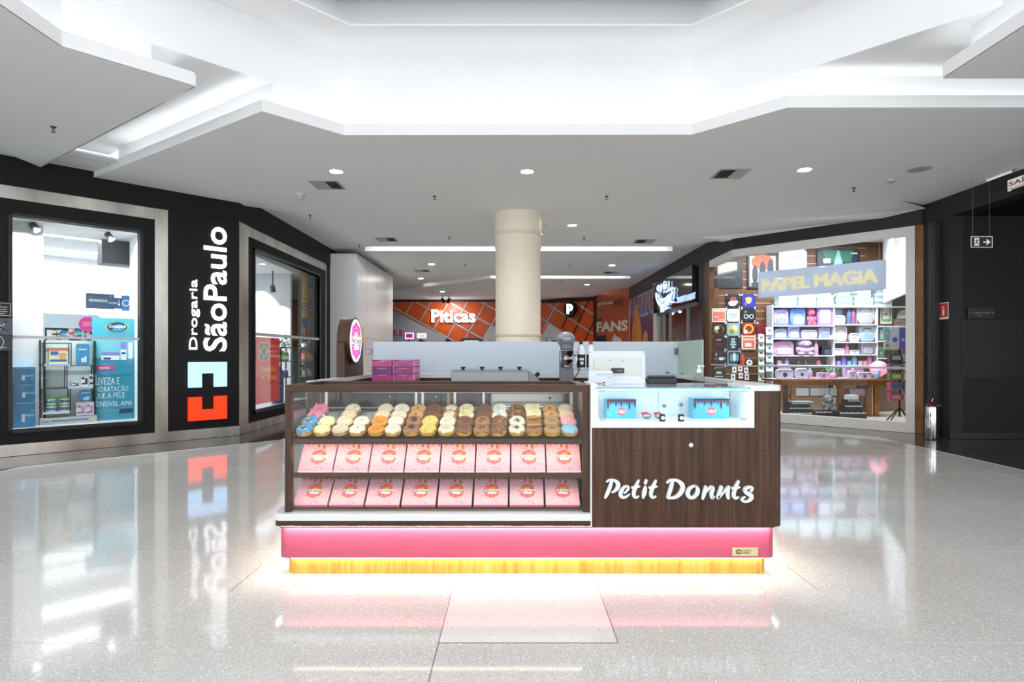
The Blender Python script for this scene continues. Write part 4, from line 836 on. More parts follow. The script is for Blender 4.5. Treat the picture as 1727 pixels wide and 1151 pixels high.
# bottles on an acrylic riser
p = at(990, 625, 4.95)
t = thing('acrylic_riser', 'small clear acrylic riser holding two white bottles', 'stand', (p.x, 4.95, CT)); zt = p.z - CT
b = MB(); b.box(-.1, .11, -.06, .08, zt - .008, zt); b.build('top', glassy('acrylic', (.9, .93, .95), 1, 1.5), t)
for x in (-.098, .102): b = MB(); b.box(x, x + .006, -.06, .08, 0, zt - .008); b.build('side', bpy.data.materials['acrylic'], t)
for px, capc, lab in ((980, '#151515', 'white syrup bottle with black cap beside the mixer'), (996.5, '#a81b22', 'white syrup bottle with red cap behind the monitor')):
    q = at(px, 625, 4.95); t = thing('syrup_bottle', lab, 'bottle', (q.x, 4.95, q.z), 0, 'syrup bottles on the riser')
    b = MB(); b.lathe([(.032, 0), (.036, .006), (.036, .14), (.034, .165), (.022, .2), (.013, .217), (.013, .225)], (0, 0, 0), 20); b.build('body', M('#eef0f3', .3, var=.02), t)
    b = MB(); b.lathe([(.0155, .222), (.0155, .247), (.013, .25), (0, .25)], (0, 0, 0), 16); b.build('cap', M(capc, .35), t)
    b = MB(); b.lathe([(.0364, .025), (.0364, .135)], (0, 0, 0), 20, 0); b.add([(-.03, -.0225, .135), (.03, -.0225, .135), (0, -.0375, .11)], [(0, 1, 2)], 1); b.box(-.016, .016, -.0375, -.0365, .05, .075, 2); b.box(-.02, .02, -.0372, -.0365, .085, .105, 2)
    b.build('label', [M('#1c1416', .4, var=.3, scale=60), M('#c22a2c', .4), M('#e9e4e0', .4)], t)
# till side: shelf, monitor, router, printer, soap
b = MB(); b.box(.47, 1.40, YF + .345, 4.12, 1.075, 1.10); solo(b, 'till_shelf', WHITEG, 'white shelf behind the vitrine carrying the monitor and the router', 'shelf', bevel=.002)
b = MB(); b.box(.47, 1.47, 4.12, 4.16, .3, 1.09); b.box(.47, .5, YF + .42, 4.12, .3, 1.074); solo(b, 'till_cabinet', WOODD, 'dark wood cabinet under the white till shelf', 'cabinet')
p = at(1040.5, 0, 3.98); t = thing('computer_monitor', 'white all-in-one computer seen from behind on the till shelf', 'computer', (p.x, 3.98, 1.10))
b = MB(); b.prism(rrect(-.193, .193, .0, .226, .008), -.012, .02, 'y'); b.build('casing', M('#d3d8dd', .3, var=.01), t, bevel=.004)
b = MB(); b.prism(rrect(-.16, .16, .045, .185, .02), -.02, -.012, 'y'); b.build('back_plate', M('#d0d0cc', .3), t, bevel=.004)
b = MB(); b.prism(rrect(-.045, .045, .075, .11, .008), -.026, -.0195, 'y', 0); b.box(-.005, .035, -.027, -.026, .085, .1, 1); b.build('port_recess', [M('#1b1c1f', .4), M('#5b5e63', .3)], t)
b = MB(); b.prism([(-.06, 0), (.19, 0), (.19, .03), (.14, .055), (-.06, .055)], -.03, -.012, 'y'); b.build('foot', M('#dfe3e8', .3), t, bevel=.006)
for x, z in ((-.185, .217), (.185, .217), (-.05, .16), (.035, .158)): b = MB(); b.disc((x, -.0205 if z < .2 else -.0125, z), .004, n=10); b.build('screw', M('#55585c', .3), t)
p = at(1012.5, 0, 3.8); t = thing('wifi_router', 'white router with blue lights in front of the computer', 'router', (p.x, 3.8, 1.10))
b = MB(); b.prism(rrect(-.079, .079, 0, .098, .012), -.02, .02, 'y'); b.build('casing', M('#d3d7df', .35, var=.01), t, bevel=.005)
b = MB(); b.box(-.07, .072, -.0205, -.0195, .068, .078); b.build('light_bar', M('#b4bcd8', .3), t)
b = MB()
for x in (-.064, -.054, -.04): b.disc((x, -.021, .073), .0045, n=10)
b.build('status_light', glow('#8f9bff', 5), t)
b = MB(); b.box(.045, .07, -.0208, -.0195, .052, .0545); b.box(-.03, .01, -.0208, -.0195, .012, .017); b.box(.012, .03, -.0208, -.0195, .015, .024); b.build('red_mark', M('#a02a3a', .4), t)
p = at(1114, 0, 4.04); t = thing('receipt_printer', 'low black receipt printer between the computer and the soap', 'printer', (p.x, 4.04, 1.10))
b = MB(); b.prism(rrect(-.1, .1, -.06, .06, .01), 0, .04); b.build('body', M('#26282c', .4), t, bevel=.006); b = MB(); b.prism(rrect(-.085, .095, -.05, .06, .012), .04, .058); b.build('lid', M('#3a4150', .35), t, bevel=.008)
p = at(1179, 0, 3.95); t = thing('soap_dispenser', 'clear pump bottle of hand gel standing behind the vitrine', 'soap dispenser', (p.x, 3.95, 1.10))
b = MB(); b.lathe([(.035, 0), (.042, .004), (.043, .03), (.036, .055), (.016, .072), (.013, .082)], (0, 0, 0), 20); b.build('bottle', glassy('clear_bottle', (.82, .86, .88), 1, 1.5), t)
b = MB(); b.lathe([(.016, .08), (.017, .1), (.008, .102), (.006, .118), (.011, .12), (.011, .13), (0, .132)], (0, 0, 0), 14); b.tube([(0, 0, .126), (.025, 0, .126), (.034, 0, .12)], .004, 6); b.build('pump', M('#f2f3f4', .35), t)
# in the vitrine
BBM = [M('#3fb2d6', .4, var=.02), M('#e0457c', .4), M('#f09ab8', .4), M('#f3d33c', .4), M('#472418', .35, var=.04), M('#d7f0f8', .4), M('#2a4a90', .5), M('#2d62c4', .4), M('#f2f2f2', .4), M('#e8476e', .4)]
def blue_box(wd, ht):
    b = MB(); b.box(-wd / 2, wd / 2, 0, .09, 0, ht, 0)
    logo(b, .0, ht * .37, .026, -.0006, 1, 3, 5, 7, 1); drips(b, wd - .001, ht - .0005, -.0006, 4, 7, [.05, .022, .016, .03, .018, .032, .016, .022, .05, .02, .036], 1)
    sprinkle(b, wd, ht * .8, -.0005, 30, 8, [9, 3, 8, 2], lambda x, z: math.hypot(x, z - ht * .37) < .034, .006); return b
yb = YF + .14
for px, py0, py1, x0, x1, lab in ((0, 674, 709, 1023, 1073, 'blue donut box with chocolate drips by the router end of the vitrine'), (0, 673, 708, 1169, 1230, 'blue donut box with chocolate drips by the soap end of the vitrine')):
    a = at(x0, py1, yb); c_ = at(x1, py0, yb); wd = c_.x - a.x; solo(blue_box(wd, c_.z - oz0), 'donut_box', BBM, lab, 'box', ((a.x + c_.x) / 2, yb, oz0), 0, 'blue boxes in the vitrine')
for px, lab, s in ((1091, 'silver wrapped sweet tied with red ribbon by the blue box', 1), (1112, 'silver wrapped sweet tied with red ribbon behind the vitrine lock', 1)):
    p = at(px, 708, YF + .13); t = thing('wrapped_sweet', lab, 'sweet', (p.x, YF + .13, oz0), 0, 'wrapped sweets in the vitrine')
    b = MB(); b.ball((0, 0, .018), .03, .02, .018, 12); b.build('sweet', M('#a9aab4', .15, .8, var=.2, scale=60), t)
    b = MB(); b.ball((-.026, -.008, .034), .012, .006, .008, 8); b.ball((-.008, -.01, .037), .012, .006, .008, 8); b.tube([(-.017, -.01, .034), (.01, -.014, .028), (.02, -.016, .034)], .003, 5); b.build('ribbon', M('#d21f33', .4), t)
# ================================================================ CEILING FIXTURES
TRIM = M('#dcdcda', .4, .2)
def downlight(loc, label, r=.085, e=240):
    t = thing('downlight', label, 'ceiling light', loc, 0, 'round downlights in the plaster ceiling')
    b = MB(); b.lathe([(r + .022, -.001), (r + .02, -.007), (r + .002, -.009), (r, -.001), (r + .022, -.001)], (0, 0, 0), 28); b.build('trim_ring', TRIM, t)
    b = MB(); b.lathe([(r + .001, -.004), (r * .8, -.0015), (r * .8, -.0005), (r + .003, -.0005)], (0, 0, 0), 28, cap=False); b.build('reflector', CHROME, t)
    b = MB(); b.disc((0, 0, -.0035), r * .93, 'z', 28); b.build('lens', glow('#fffaf0', e), t)
    return t
dl = downlight(down(567, 289, Z1), 'round downlight above the pharmacy end of the kiosk beside the large vent')
for px, py, lab in [(889, 289, 'round downlight in front of the column over the kiosk'), (1357, 286, 'round downlight over the stationer side beside the large vent'), (965, 380, 'round downlight just beside the column top'),
                    (728, 445.6, 'round downlight on the second ceiling panel before the pharmacy side vent'), (709.6, 469.8, 'round downlight on the second ceiling panel behind the pharmacy side vent'),
                    (1032, 447.6, 'round downlight on the second ceiling panel by the stationer side'), (746, 492, 'round downlight on the rear ceiling above the orange shop sign'), (990, 480, 'round downlight on the rear ceiling on the stationer side')]:
    dup(dl, down(px, py, Z1), lab)
def vent(loc, label, w_=.42):
    t = thing('ceiling_vent', label, 'air vent', loc, 0, 'square ceiling vents'); h = w_ / 2
    b = MB()
    for x0, x1, y0, y1 in ((-h, h, -h, -h + .03), (-h, h, h - .03, h), (-h, -h + .03, -h + .03, h - .03), (h - .03, h, -h + .03, h - .03)): b.box(x0, x1, y0, y1, -.008, 0)
    b.build('frame', M('#b4b5b2', .5, .2), t)
    b = MB(); b.box(-h + .03, h - .03, -h + .03, h - .03, -.001, 0); b.build('duct', BLK, t)
    b = MB(); n = 11
    for i in range(n):
        x = -h + .045 + (2 * h - .09) * i / (n - 1); b.box(-.019, .019, -h + .03, h - .03, -.001, .001, T=Matrix.Translation((x, 0, -.008)) @ Matrix.Rotation(R(42 if i > n // 2 else -42), 4, 'Y'))
    b.build('slats', M('#c3c4c1', .5, .2), t); return t
vt = vent(down(552, 312, Z1), 'large square ceiling vent above the pharmacy end of the kiosk')
for px, py, lab in [(1232, 293, 'large square ceiling vent over the stationer side of the kiosk'), (652, 404, 'square ceiling vent near the white wall end of the first panel'), (1087, 407, 'square ceiling vent at the far edge of the first panel by the stationer'),
                    (712, 457, 'small looking vent on the second ceiling panel by the white wall'), (1030, 460, 'small looking vent on the second ceiling panel by the neon shop')]:
    dup(vt, down(px, py, Z1), lab)
def sprinkler(loc, label):
    t = thing('fire_sprinkler', label, 'sprinkler', loc, 0, 'fire sprinklers hanging from the ceiling')
    b = MB(); b.lathe([(.03, 0), (.028, -.006), (.012, -.009)], (0, 0, 0), 14); b.build('plate', M('#47433c', .4, .6), t)
    b = MB(); b.cyl((0, 0, -.008), (0, 0, -.028), .011, .008, 10); b.tube([(.007, 0, -.026), (.016, 0, -.04), (.003, 0, -.056)], .003, 5); b.tube([(-.007, 0, -.026), (-.016, 0, -.04), (-.003, 0, -.056)], .003, 5); b.build('body', M('#3a352c', .35, .8), t)
    b = MB(); b.lathe([(.0, -.055), (.021, -.056), (.021, -.059), (0, -.06)], (0, 0, 0), 12); b.build('deflector', M('#4a4438', .35, .8), t); return t
sp = sprinkler(down(733, 331, Z1), 'dark sprinkler on the first ceiling panel between the two front downlights')
for px, py, lab in [(90, 214, 'dark sprinkler on the low ceiling panel over the pharmacy corner'), (1023, 331, 'dark sprinkler on the first ceiling panel past the centre downlight'), (1440, 317, 'dark sprinkler beside the smoke detector over the stationer'),
                    (758, 400, 'dark sprinkler at the far edge of the first panel by the vent'), (985, 401, 'dark sprinkler beside the downlight next to the column'), (606, 413.5, 'dark sprinkler at the corner above the white wall'),
                    (523, 363, 'dark sprinkler at the panel corner above the pharmacy window'), (784, 446, 'dark sprinkler on the second panel on the pharmacy side'), (961, 446, 'dark sprinkler on the second panel just past the column'),
                    (799, 476, 'small dark sprinkler on the rear ceiling before the orange shop'), (945, 475, 'small dark sprinkler on the rear ceiling past the column'), (730, 494, 'small dark sprinkler above the orange sign end'), (987, 495, 'small dark sprinkler above the round black sign')]:
    dup(sp, down(px, py, Z1), lab)
p = down(506, 327, Z1); t = thing('smoke_detector', 'white cup-shaped detector hanging over the pharmacy corner', 'smoke detector', p)
b = MB(); b.lathe([(.085, 0), (.085, -.02), (.07, -.045), (.045, -.055)], (0, 0, 0), 24); b.build('base', M('#d9d6d0', .5), t); b = MB(); b.lathe([(.042, -.054), (.042, -.06), (.034, -.1), (0, -.102)], (0, 0, 0), 20); b.build('sensor', M('#c9c5be', .5), t)
p = down(1503, 303, Z1); t = thing('smoke_detector', 'flat white smoke detector on the ceiling before the stationer', 'smoke detector', p)
b = MB(); b.lathe([(.06, 0), (.06, -.018), (.05, -.028)], (0, 0, 0), 24); b.build('base', M('#d0cdc6', .5), t); b = MB(); b.lathe([(.048, -.027), (.042, -.045), (0, -.05)], (0, 0, 0), 20); b.build('sensor', M('#a9a69e', .5), t)
p = down(1549, 285, Z1); t = thing('ceiling_speaker', 'flat round ceiling speaker beside the smoke detector', 'speaker', p)
b = MB(); b.lathe([(.155, 0), (.152, -.008), (.125, -.012)], (0, 0, 0), 32); b.build('ring', M('#c6c6c3', .5), t); b = MB(); b.lathe([(.124, -.011), (.1, -.013), (0, -.014)], (0, 0, 0), 32); b.build('grille', M('#a8a9a6', .6, var=.2, scale=220), t)
t = thing('tube_lamp', 'short white tube lamp on the ceiling by the dark wall', 'tube lamp', (6.62, 7.9, Z1)); b = MB(); b.box(-.02, .02, -.24, .24, -.012, 0); b.build('base', LGREY, t); b = MB(); b.cyl((0, -.2, -.026), (0, .22, -.026), .014); b.build('tube', M('#f4f5f5', .3, 0, .3, 0), t); b = MB(); b.box(-.018, .018, -.24, -.2, -.04, -.01); b.build('end_cap', M('#9a9a95', .5), t)
p = down(920, 379, Z1); t = thing('ceiling_hook', 'small pale hook on the ceiling between the column and a downlight', 'hook', p); b = MB(); b.cyl((0, 0, 0), (.012, 0, -.05), .008, n=8); b.build('stem', M('#b9b5aa', .5), t); b = MB(); b.box(-.02, .02, -.012, .012, -.006, 0); b.build('plate', M('#c9c5ba', .5), t)
# ================================================================ DARK SIDE: signs and extinguisher
def sgn(name, mb, mats, label, loc, rot, cat='sign'): return solo(mb, name, mats, label, cat, loc, rot)
t = thing('exit_sign', 'black hanging exit sign with running figure and arrow on two wires', 'exit sign', at(1655, 408.5, 8.0))
b = MB(); b.box(-.148, .148, -.006, .006, -.077, .077); b.build('panel', M('#151716', .4), t)
b = MB()
for x0, x1, z0, z1 in ((-.148, .148, .07, .077), (-.148, .148, -.077, -.07), (-.148, -.141, -.07, .07), (.141, .148, -.07, .07)): b.box(x0, x1, -.008, -.006, z0, z1)
EXS = M('#d7dbd2', .4, 0, .35, 0)
b.box(-.1, -.035, -.0075, -.006, -.052, .055); b.build('frame_and_door', EXS, t)
b = MB(); q = Matrix.Translation((-.067, -.008, 0)); b.disc((.008, 0, .036), .009, n=12, T=q)
for pts in (((.004, .026), (-.006, -.004)), ((-.006, -.004), (.016, -.018)), ((.016, -.018), (.01, -.04)), ((-.006, -.004), (-.022, -.03)), ((.002, .022), (.024, .01)), ((.0, .022), (-.022, .016))):
    b.tube([(pts[0][0], 0, pts[0][1]), (pts[1][0], 0, pts[1][1])], .0055, 6, T=q)
b.build('running_figure', M('#151716', .4), t)
b = MB(); b.box(.02, .085, -.0078, -.006, -.008, .008); b.prism([(.075, .04), (.12, 0), (.075, -.04), (.06, -.028), (.088, 0), (.06, .028)], -.0078, -.006, 'y'); b.build('arrow', EXS, t)
for x in (-.118, .112): b = MB(); b.cyl((x, 0, .077), (x, 0, Z1 - at(0, 408.5, 8.0).z), .0018, n=5); b.build('wire', M('#8d8f90', .4), t)
t = thing('emergency_exit_sign', 'white sign with red lettering SAIDA high on the dark wall', 'exit sign', (6.745, 7.91, 3.525), R(-90)); sl = 'SAÍDA'
b = MB(); b.box(0, .62, -.02, 0, 0, .15); b.build('panel', M('#f0eee8', .4, 0, .25, 0), t)
b = MB(); b.text(sl, .02, .06, .5, .075, -.0215, 0, bold=.02); b.text('DE EMERGÊNCIA', .02, .015, .5, .03, -.0215, 0); b.build('lettering', M('#8e1f28', .5), t)
b = MB(); b.box(.1, .55, -.05, 0, -.03, 0); b.build('lamp_body', M('#232426', .5), t)
t = thing('extinguisher_sign', 'red square extinguisher sign on the dark wall edge above the steel extinguisher', 'safety sign', (6.744, 9.22, 1.86), R(-90))
b = MB(); b.box(0, .215, -.004, 0, 0, .26); b.build('plate', M('#f1eeea', .4), t); b = MB(); b.box(.01, .205, -.0048, -.004, .03, .25); b.build('red_field', M('#c23a2c', .4), t)
b = MB(); b.box(.09, .13, -.0056, -.0048, .06, .17); b.disc((.11, -.0056, .17), .02, n=14); b.box(.075, .115, -.0056, -.0048, .19, .2); b.box(.02, .06, -.0056, -.004, .008, .022); b.build('pictogram', M('#e9efe9', .4), t)
EXM = [CHROME]
t = thing('fire_extinguisher', 'chrome fire extinguisher standing on the dark floor by the wood post', 'fire extinguisher', (6.44, 8.95, 0))
b = MB(); b.lathe([(.08, 0), (.085, .01), (.085, .49), (.08, .505)], (0, 0, 0), 32); b.build('cylinder', CHROME, t)
b = MB(); b.lathe([(.078, .5), (.08, .52), (.06, .545), (.03, .55), (.03, .57), (0, .57)], (0, 0, 0), 24); b.build('red_collar', M('#5c1720', .4), t)
b = MB(); b.tube([(0, 0, .56), (.02, 0, .6), (-.045, 0, .6), (-.07, 0, .585)], .01, 8); b.tube([(.0, 0, .6), (.02, 0, .65), (-.02, .01, .67), (-.06, 0, .64)], .009, 8); b.build('handle', M('#2a1518', .3), t)
b = MB(); b.tube([(.03, -.02, .57), (.02, -.03, .66), (-.03, -.03, .68), (-.06, -.03, .62)], .008, 8); b.build('hose', BLK, t)
b = MB(); b.cyl((.06, 0, .53), (.14, 0, .52), .012, .008, 10); b.build('nozzle', M('#b9bcc0', .3, .9), t)
b = MB(); b.cyl((-.005, -.012, .585), (.012, -.012, .63), .006, n=8); b.build('pin', CHROME, t)
t = thing('clinic_sign', 'black sign reading AMBULATORIO with an arrow in the dark recess', 'sign', at(1631, 537, 8.99)); W_ = 45 / FP * 8.99
b = MB(); b.box(0, W_, -.012, 0, 0, .155); b.build('panel', M('#0b0b0c', .4), t)
b = MB(); b.text('AMBULATÓRIO', .09, .07, .25, .03, -.013, 0); b.box(.015, .06, -.0135, -.012, .083, .086); b.box(.34, .4, -.0135, -.012, .083, .086); b.add([(.38, -.0135, .105), (.402, -.0135, .0845), (.38, -.0135, .064), (.386, -.0135, .0845)], [(0, 1, 3), (1, 2, 3)]); b.box(.15, .22, -.0135, -.012, .035, .039); b.build('lettering', M('#a9a9a9', .5), t)
t = thing('service_hatch', 'black service hatch with louvres in the dark recess wall', 'hatch', at(1620, 638, 8.99)); W_, H_ = 1.55, .9
b = MB(); b.box(0, W_, -.015, 0, 0, H_); b.build('door', M('#101012', .5), t)
b = MB()
for x in (.11, .65):
    for z in (.11, .14, .17, .69, .72, .75): b.box(x, x + .12, -.022, -.015, z, z + .006)
b.build('louvres', M('#1d1d20', .4), t); b = MB(); b.ball((-.03, -.012, .08), .008); b.build('latch', M('#77787a', .3, .8), t)
# ================================================================ PHARMACY: sign and posters on the front
def lx(px): return onL(px, 600)[0]
SW = M('#f3f7ff', .5, 0, 1.5, 0); SBL = M('#9cc3f2', .5, 0, 1.15, 0); SRD = M('#f8320a', .5, 0, 1.0, 0); SIDE = M('#2b55c9', .5, 0, .5, 0)
t = thing('pharmacy_sign', 'tall lit pharmacy sign with white sideways lettering and a blue and red cross', 'shop sign', WL(0, -.02), R(45))
def rot_text(name, s, px0, px1, py0, py1, mats, bold):
    # text running upwards, baseline on the right
    x0, x1 = lx(px0), lx(px1); pm = (px0 + px1) / 2; z0, z1 = onL(pm, py1)[1], onL(pm, py0)[1]
    T = Matrix.Translation((x1, 0, z0)) @ Matrix.Rotation(R(-90), 4, 'Y')
    b = MB(); b.text(s, 0, 0, z1 - z0, x1 - x0, -.0, 0, T=T, bold=bold, th=.03); o = b.build(name, mats, t); return o
rot_text('big_lettering', 'SãoPaulo', 342, 381, 383, 593, SW, .012); rot_text('small_lettering', 'Drogaria', 318, 335.5, 472, 590, SW, .0)
def upoly(b, x0, x1, z0, z1, up):      # U-shaped half of the cross
    w_ = (x1 - x0) / 3; h = (z1 - z0)
    if up: pl = [(x0, z0), (x1, z0), (x1, z1), (x1 - w_, z1), (x1 - w_, z0 + h * .45), (x0 + w_, z0 + h * .45), (x0 + w_, z1), (x0, z1)]
    else: pl = [(x0, z1), (x0, z0), (x0 + w_, z0), (x0 + w_, z0 + h * .55), (x1 - w_, z0 + h * .55), (x1 - w_, z0), (x1, z0), (x1, z1)]
    b.prism(pl, -.06, 0, 'y')
b = MB(); upoly(b, lx(316), lx(380), onL(348, 653)[1], onL(348, 611)[1], False); b.build('blue_half_cross', SBL, t)
b = MB(); upoly(b, lx(316), lx(380), onL(348, 708)[1], onL(348, 669)[1], True); b.build('red_half_cross', SRD, t)
for i, (y0, y1, lab, bgc) in enumerate([(510, 535, 'black notice with a white border at the window edge of the pharmacy', '#17181a'), (537, 565, 'grey no-pets notice with crossed paw on the pharmacy front', '#565c68'), (566, 592, 'dark grey notice with a seated dog in a ring on the pharmacy front', '#3d3d41')]):
    z0, z1 = onL(10, y1)[1], onL(10, y0)[1]; h = z1 - z0; x1 = lx(19.5); t = thing('wall_notice', lab, 'notice', WL(x1 - .34, -.032, z0), R(45)); LW = M('#c9cacc', .5)
    b = MB(); b.box(0, .34, -.006, .03, 0, h); b.build('plate', M(bgc, .5), t); b = MB()
    if i == 0:
        for a, c_, d, e in ((.01, .33, .012, .018), (.01, .33, h - .018, h - .012), (.01, .016, .012, h - .012), (.324, .33, .012, h - .012)): b.box(a, c_, -.008, -.006, d, e)
        for j, wd in enumerate((.2, .27, .26, .27, .24)): b.box(.03, .03 + wd, -.008, -.006, h * .78 - j * .028, h * .78 - j * .028 + .008)
    elif i == 1:
        for dx, dz in ((.1, .03), (.15, .06), (.2, .06), (.245, .025)): ring(b, wavy(dx, h / 2 + dz, .024, 16, 0, 1), wavy(dx, h / 2 + dz, .013, 16, 0, 1), -.0075, 0)
        b.tube([(.1, -.007, h / 2 - .05), (.14, -.007, h / 2 - .035), (.2, -.007, h / 2 - .055), (.24, -.007, h / 2 - .03)], .006, 6)
    else:
        ring(b, wavy(.17, h * .56, .095, 30, 0, 1), wavy(.17, h * .56, .087, 30, 0, 1), -.0075, 0); b.tube([(.13, -.007, h * .4), (.15, -.007, h * .72), (.19, -.007, h * .5), (.22, -.007, h * .42), (.13, -.007, h * .4)], .004, 6)
        b.box(.05, .29, -.008, -.006, .04, .046); b.box(.07, .25, -.008, -.006, .026, .032)
    b.build('print', LW, t)
    if i == 1: b = MB(); b.tube([(.06, -.011, h * .25), (.29, -.011, h * .8)], .004, 5); b.tube([(.06, -.011, h * .8), (.3, -.011, h * .25)], .004, 5); b.build('cross_bars', BLK, t)
# spotlights inside the window
def spotl(lx_, d, z, lab):
    t = thing('track_spotlight', lab, 'spotlight', WL(lx_, d, z), R(45)); b = MB(); b.box(-.1, .1, -.02, .02, .1, .125); b.build('track', LGREY, t)
    b = MB(); b.cyl((0, 0, .1), (0, 0, .04), .012); b.build('stem', DGREY, t); Tm = Matrix.Rotation(R(-28), 4, 'Y') @ Matrix.Rotation(R(-25), 4, 'X')
    b = MB(); b.cyl((0, 0, .05), (0, 0, -.07), .045, .05, 20, T=Tm, cap=False); b.disc((0, 0, .05), .045, 'z', T=Tm); b.build('can', M('#45464a', .4, .3), t)
    b = MB(); b.disc((0, 0, -.064), .044, 'z', T=Tm); b.build('lens', glow('#fffdf6', 14), t); return t
for px, py, lab in ((58, 383, 'grey track spotlight near the notice side of the pharmacy window'), (184, 399, 'grey track spotlight in the pharmacy window by the hanging grey box')):
    q = onL(px, py, .45); spotl(q[0], .45, q[1], lab)
def Ls(px0, px1, py0, py1, d):
    a, z0 = onL(px0, py1, d); c_, z1 = onL(px1, py0, d); return a, c_, z0, z1
# blue boxes stacked by the notices
BLU = M('#2b87b8', .4, var=.06, scale=4); prev = None
for i, (y0, y1, x0, x1, lab) in enumerate([(688, 712, 23, 60, 'blue display box at the bottom of the stack in the pharmacy window'), (646, 672, 25, 59.5, 'blue display box in the middle of the stack in the pharmacy window'), (620, 646, 23, 60, 'blue display box on top of the stack in the pharmacy window')]):
    y0, y1 = [(676, 712), (647, 676), (619, 647)][i]
    a, c_, z0, z1 = Ls(x0, x1, y0, y1, .3); z0 = .33 if i == 0 else prev; prev = z1
    t = thing('display_box', lab, 'box', WL((a + c_) / 2, .3, z0), R(45), 'blue boxes in the pharmacy window'); w_ = (c_ - a) / 2; h = z1 - z0
    b = MB(); b.box(-w_, w_, 0, .3, 0, h); b.build('body', BLU, t, bevel=.004)
    b = MB(); b.box(-w_ * .8, w_ * .8, -.001, 0, h * .9, h * .94, 0); b.box(.0, .1, -.001, 0, h * .4, h * .5, 0); b.box(-.03, .0, -.0012, 0, h * .2, h * .5, 1); b.box(-w_ * .95, -w_ * .7, -.001, 0, h * .86, h * .92, 2); b.build('print', [M('#7db9da', .4), M('#e9eef2', .4), M('#c23a5e', .4)], t)
# product stand with wire frames
a, c_, z0, z1 = Ls(66, 161, 575, 722, .55); z0 = .33
t = thing('product_stand', 'pale product stand with black edges behind the pharmacy glass', 'display stand', WL(a, .55, .33), R(45)); W_, H_ = c_ - a, z1 - .33
b = MB(); b.box(0, W_, .12, .15, .05, H_); b.build('back_panel', M('#c3d0ce', .5), t); b = MB(); b.box(0, W_, -.12, .15, 0, .09); b.build('base', M('#b9b7ae', .5), t)
b = MB(); b.box(.12, W_ - .1, -.122, -.12, .035, .06); b.box(.02, .1, -.122, -.12, .03, .05); b.build('base_print', M('#4a7fb5', .4), t)
for x in (0, .05, W_ - .02): b = MB(); b.box(x, x + .02, -.02, .12, .05, H_); b.build('upright', BLACKM, t)
def lcl(px, py, d=.55): q = onL(px, py, d); return q[0] - a, q[1] - .33
def wire(name, px0, px1, py0, py1, lab):
    x0, zz1 = lcl(px0, py0); x1, zz0 = lcl(px1, py1); t = thing(name, lab, 'shelf frame', WL(a, .55, .33) + Vector((x0 * .7071, x0 * .7071, zz0)), R(45), 'wire frames on the product stand'); w_, h = x1 - x0, zz1 - zz0
    b = MB()
    for y in (-.1, .1):
        for p, q in (((0, 0), (w_, 0)), ((w_, 0), (w_, h)), ((w_, h), (0, h)), ((0, h), (0, 0))): b.tube([(p[0], y, p[1]), (q[0], y, q[1])], .006, 5)
    for x, z in ((0, 0), (w_, 0), (0, h), (w_, h)): b.tube([(x, -.1, z), (x, .11, z)], .006, 5)
    b.build('wire_frame', BLACKM, t); b = MB(); b.box(.005, w_ - .005, -.1, .1, -.004, .006); b.build('shelf_plate', M('#dfe4ea', .3), t); b = MB(); b.box(.01, w_ - .01, -.108, -.101, -.02, .012); b.build('price_rail', M('#c9d2ea', .3), t); return t, x0, w_, zz0, h
def onst(x, y, z): return WL(a, .55, .33) + Vector((x * .7071 - y * .7071, x * .7071 + y * .7071, z))
def carton(x, y, z, w_, d, h, col, lab, stripe=None, cat='box', grp=None, name='product_box'):
    t = thing(name, lab, cat, onst(x, y, z), R(45), grp); b = MB(); b.box(0, w_, 0, d, 0, h); b.build('carton', M(col, .4, var=.08, scale=12), t)
    if stripe: b = MB(); b.box(.01, w_ - .01, -.001, 0, h * .15, h * .3, 0); b.box(w_ * .1, w_ * .5, -.001, 0, h * .6, h * .82, 1); b.box(0, w_, -.0008, 0, h * .88, h, 2); b.box(w_ * .55, w_ * .9, -.001, 0, h * .3, h * .72, 3); b.build('print', [M(s_, .4) for s_ in stripe], t)
    return t
f1 = wire('wire_frame_shelf', 71, 118, 579, 615, 'wire frame shelf holding the striped gift pack on the stand')
carton(f1[1] + .07, -.03, f1[3] + .007, f1[2] * .68, .08, f1[4] * .72, '#dfe3b0', 'green and orange gift pack in the upper wire frame', ['#2d4f9a', '#2758a8', '#e65a48', '#e0a35a'])
f2 = wire('wire_frame_shelf', 111, 156, 617, 652, 'wire frame shelf holding small white packs on the stand')
for j, (dx, h_) in enumerate(((.06, .07), (.17, .16), (.27, .17))): carton(f2[1] + dx, -.05 + .03 * j, f2[3] + .007, .09, .07, h_, '#eceef2', ['short white pack', 'middle white pack', 'tall white pack beside the frame edge'][j] + ' in the middle wire frame of the stand', ['#20283c', '#38405a', '#dfe2ea', '#2b3246'])
f3 = wire('wire_frame_shelf', 69, 117, 656, 694, 'wire frame shelf holding green lidded jars on the stand')
for j in range(4):
    x = f3[1] + .11 + (j % 2) * .15; z = f3[3] + .007 + (j // 2) * .102
    t = thing('cream_jar', 'green lidded cream jar, %s of the lowest wire frame' % ['near lower', 'far lower', 'near upper', 'far upper'][j], 'jar', onst(x, -.02, z), R(45), 'cream jars on the stand'); b = MB(); b.cyl((0, 0, 0), (0, 0, .08), .058, n=20); b.build('jar', M('#cfe6da', .3), t); b = MB(); b.cyl((0, 0, .08), (0, 0, .1), .061, n=20); b.build('lid', M('#5fae3a', .35), t); b = MB(); b.lathe([(.0585, .02), (.0585, .06)], (0, 0, 0), 20); b.build('label', M('#35578f', .4, var=.3, scale=30), t)
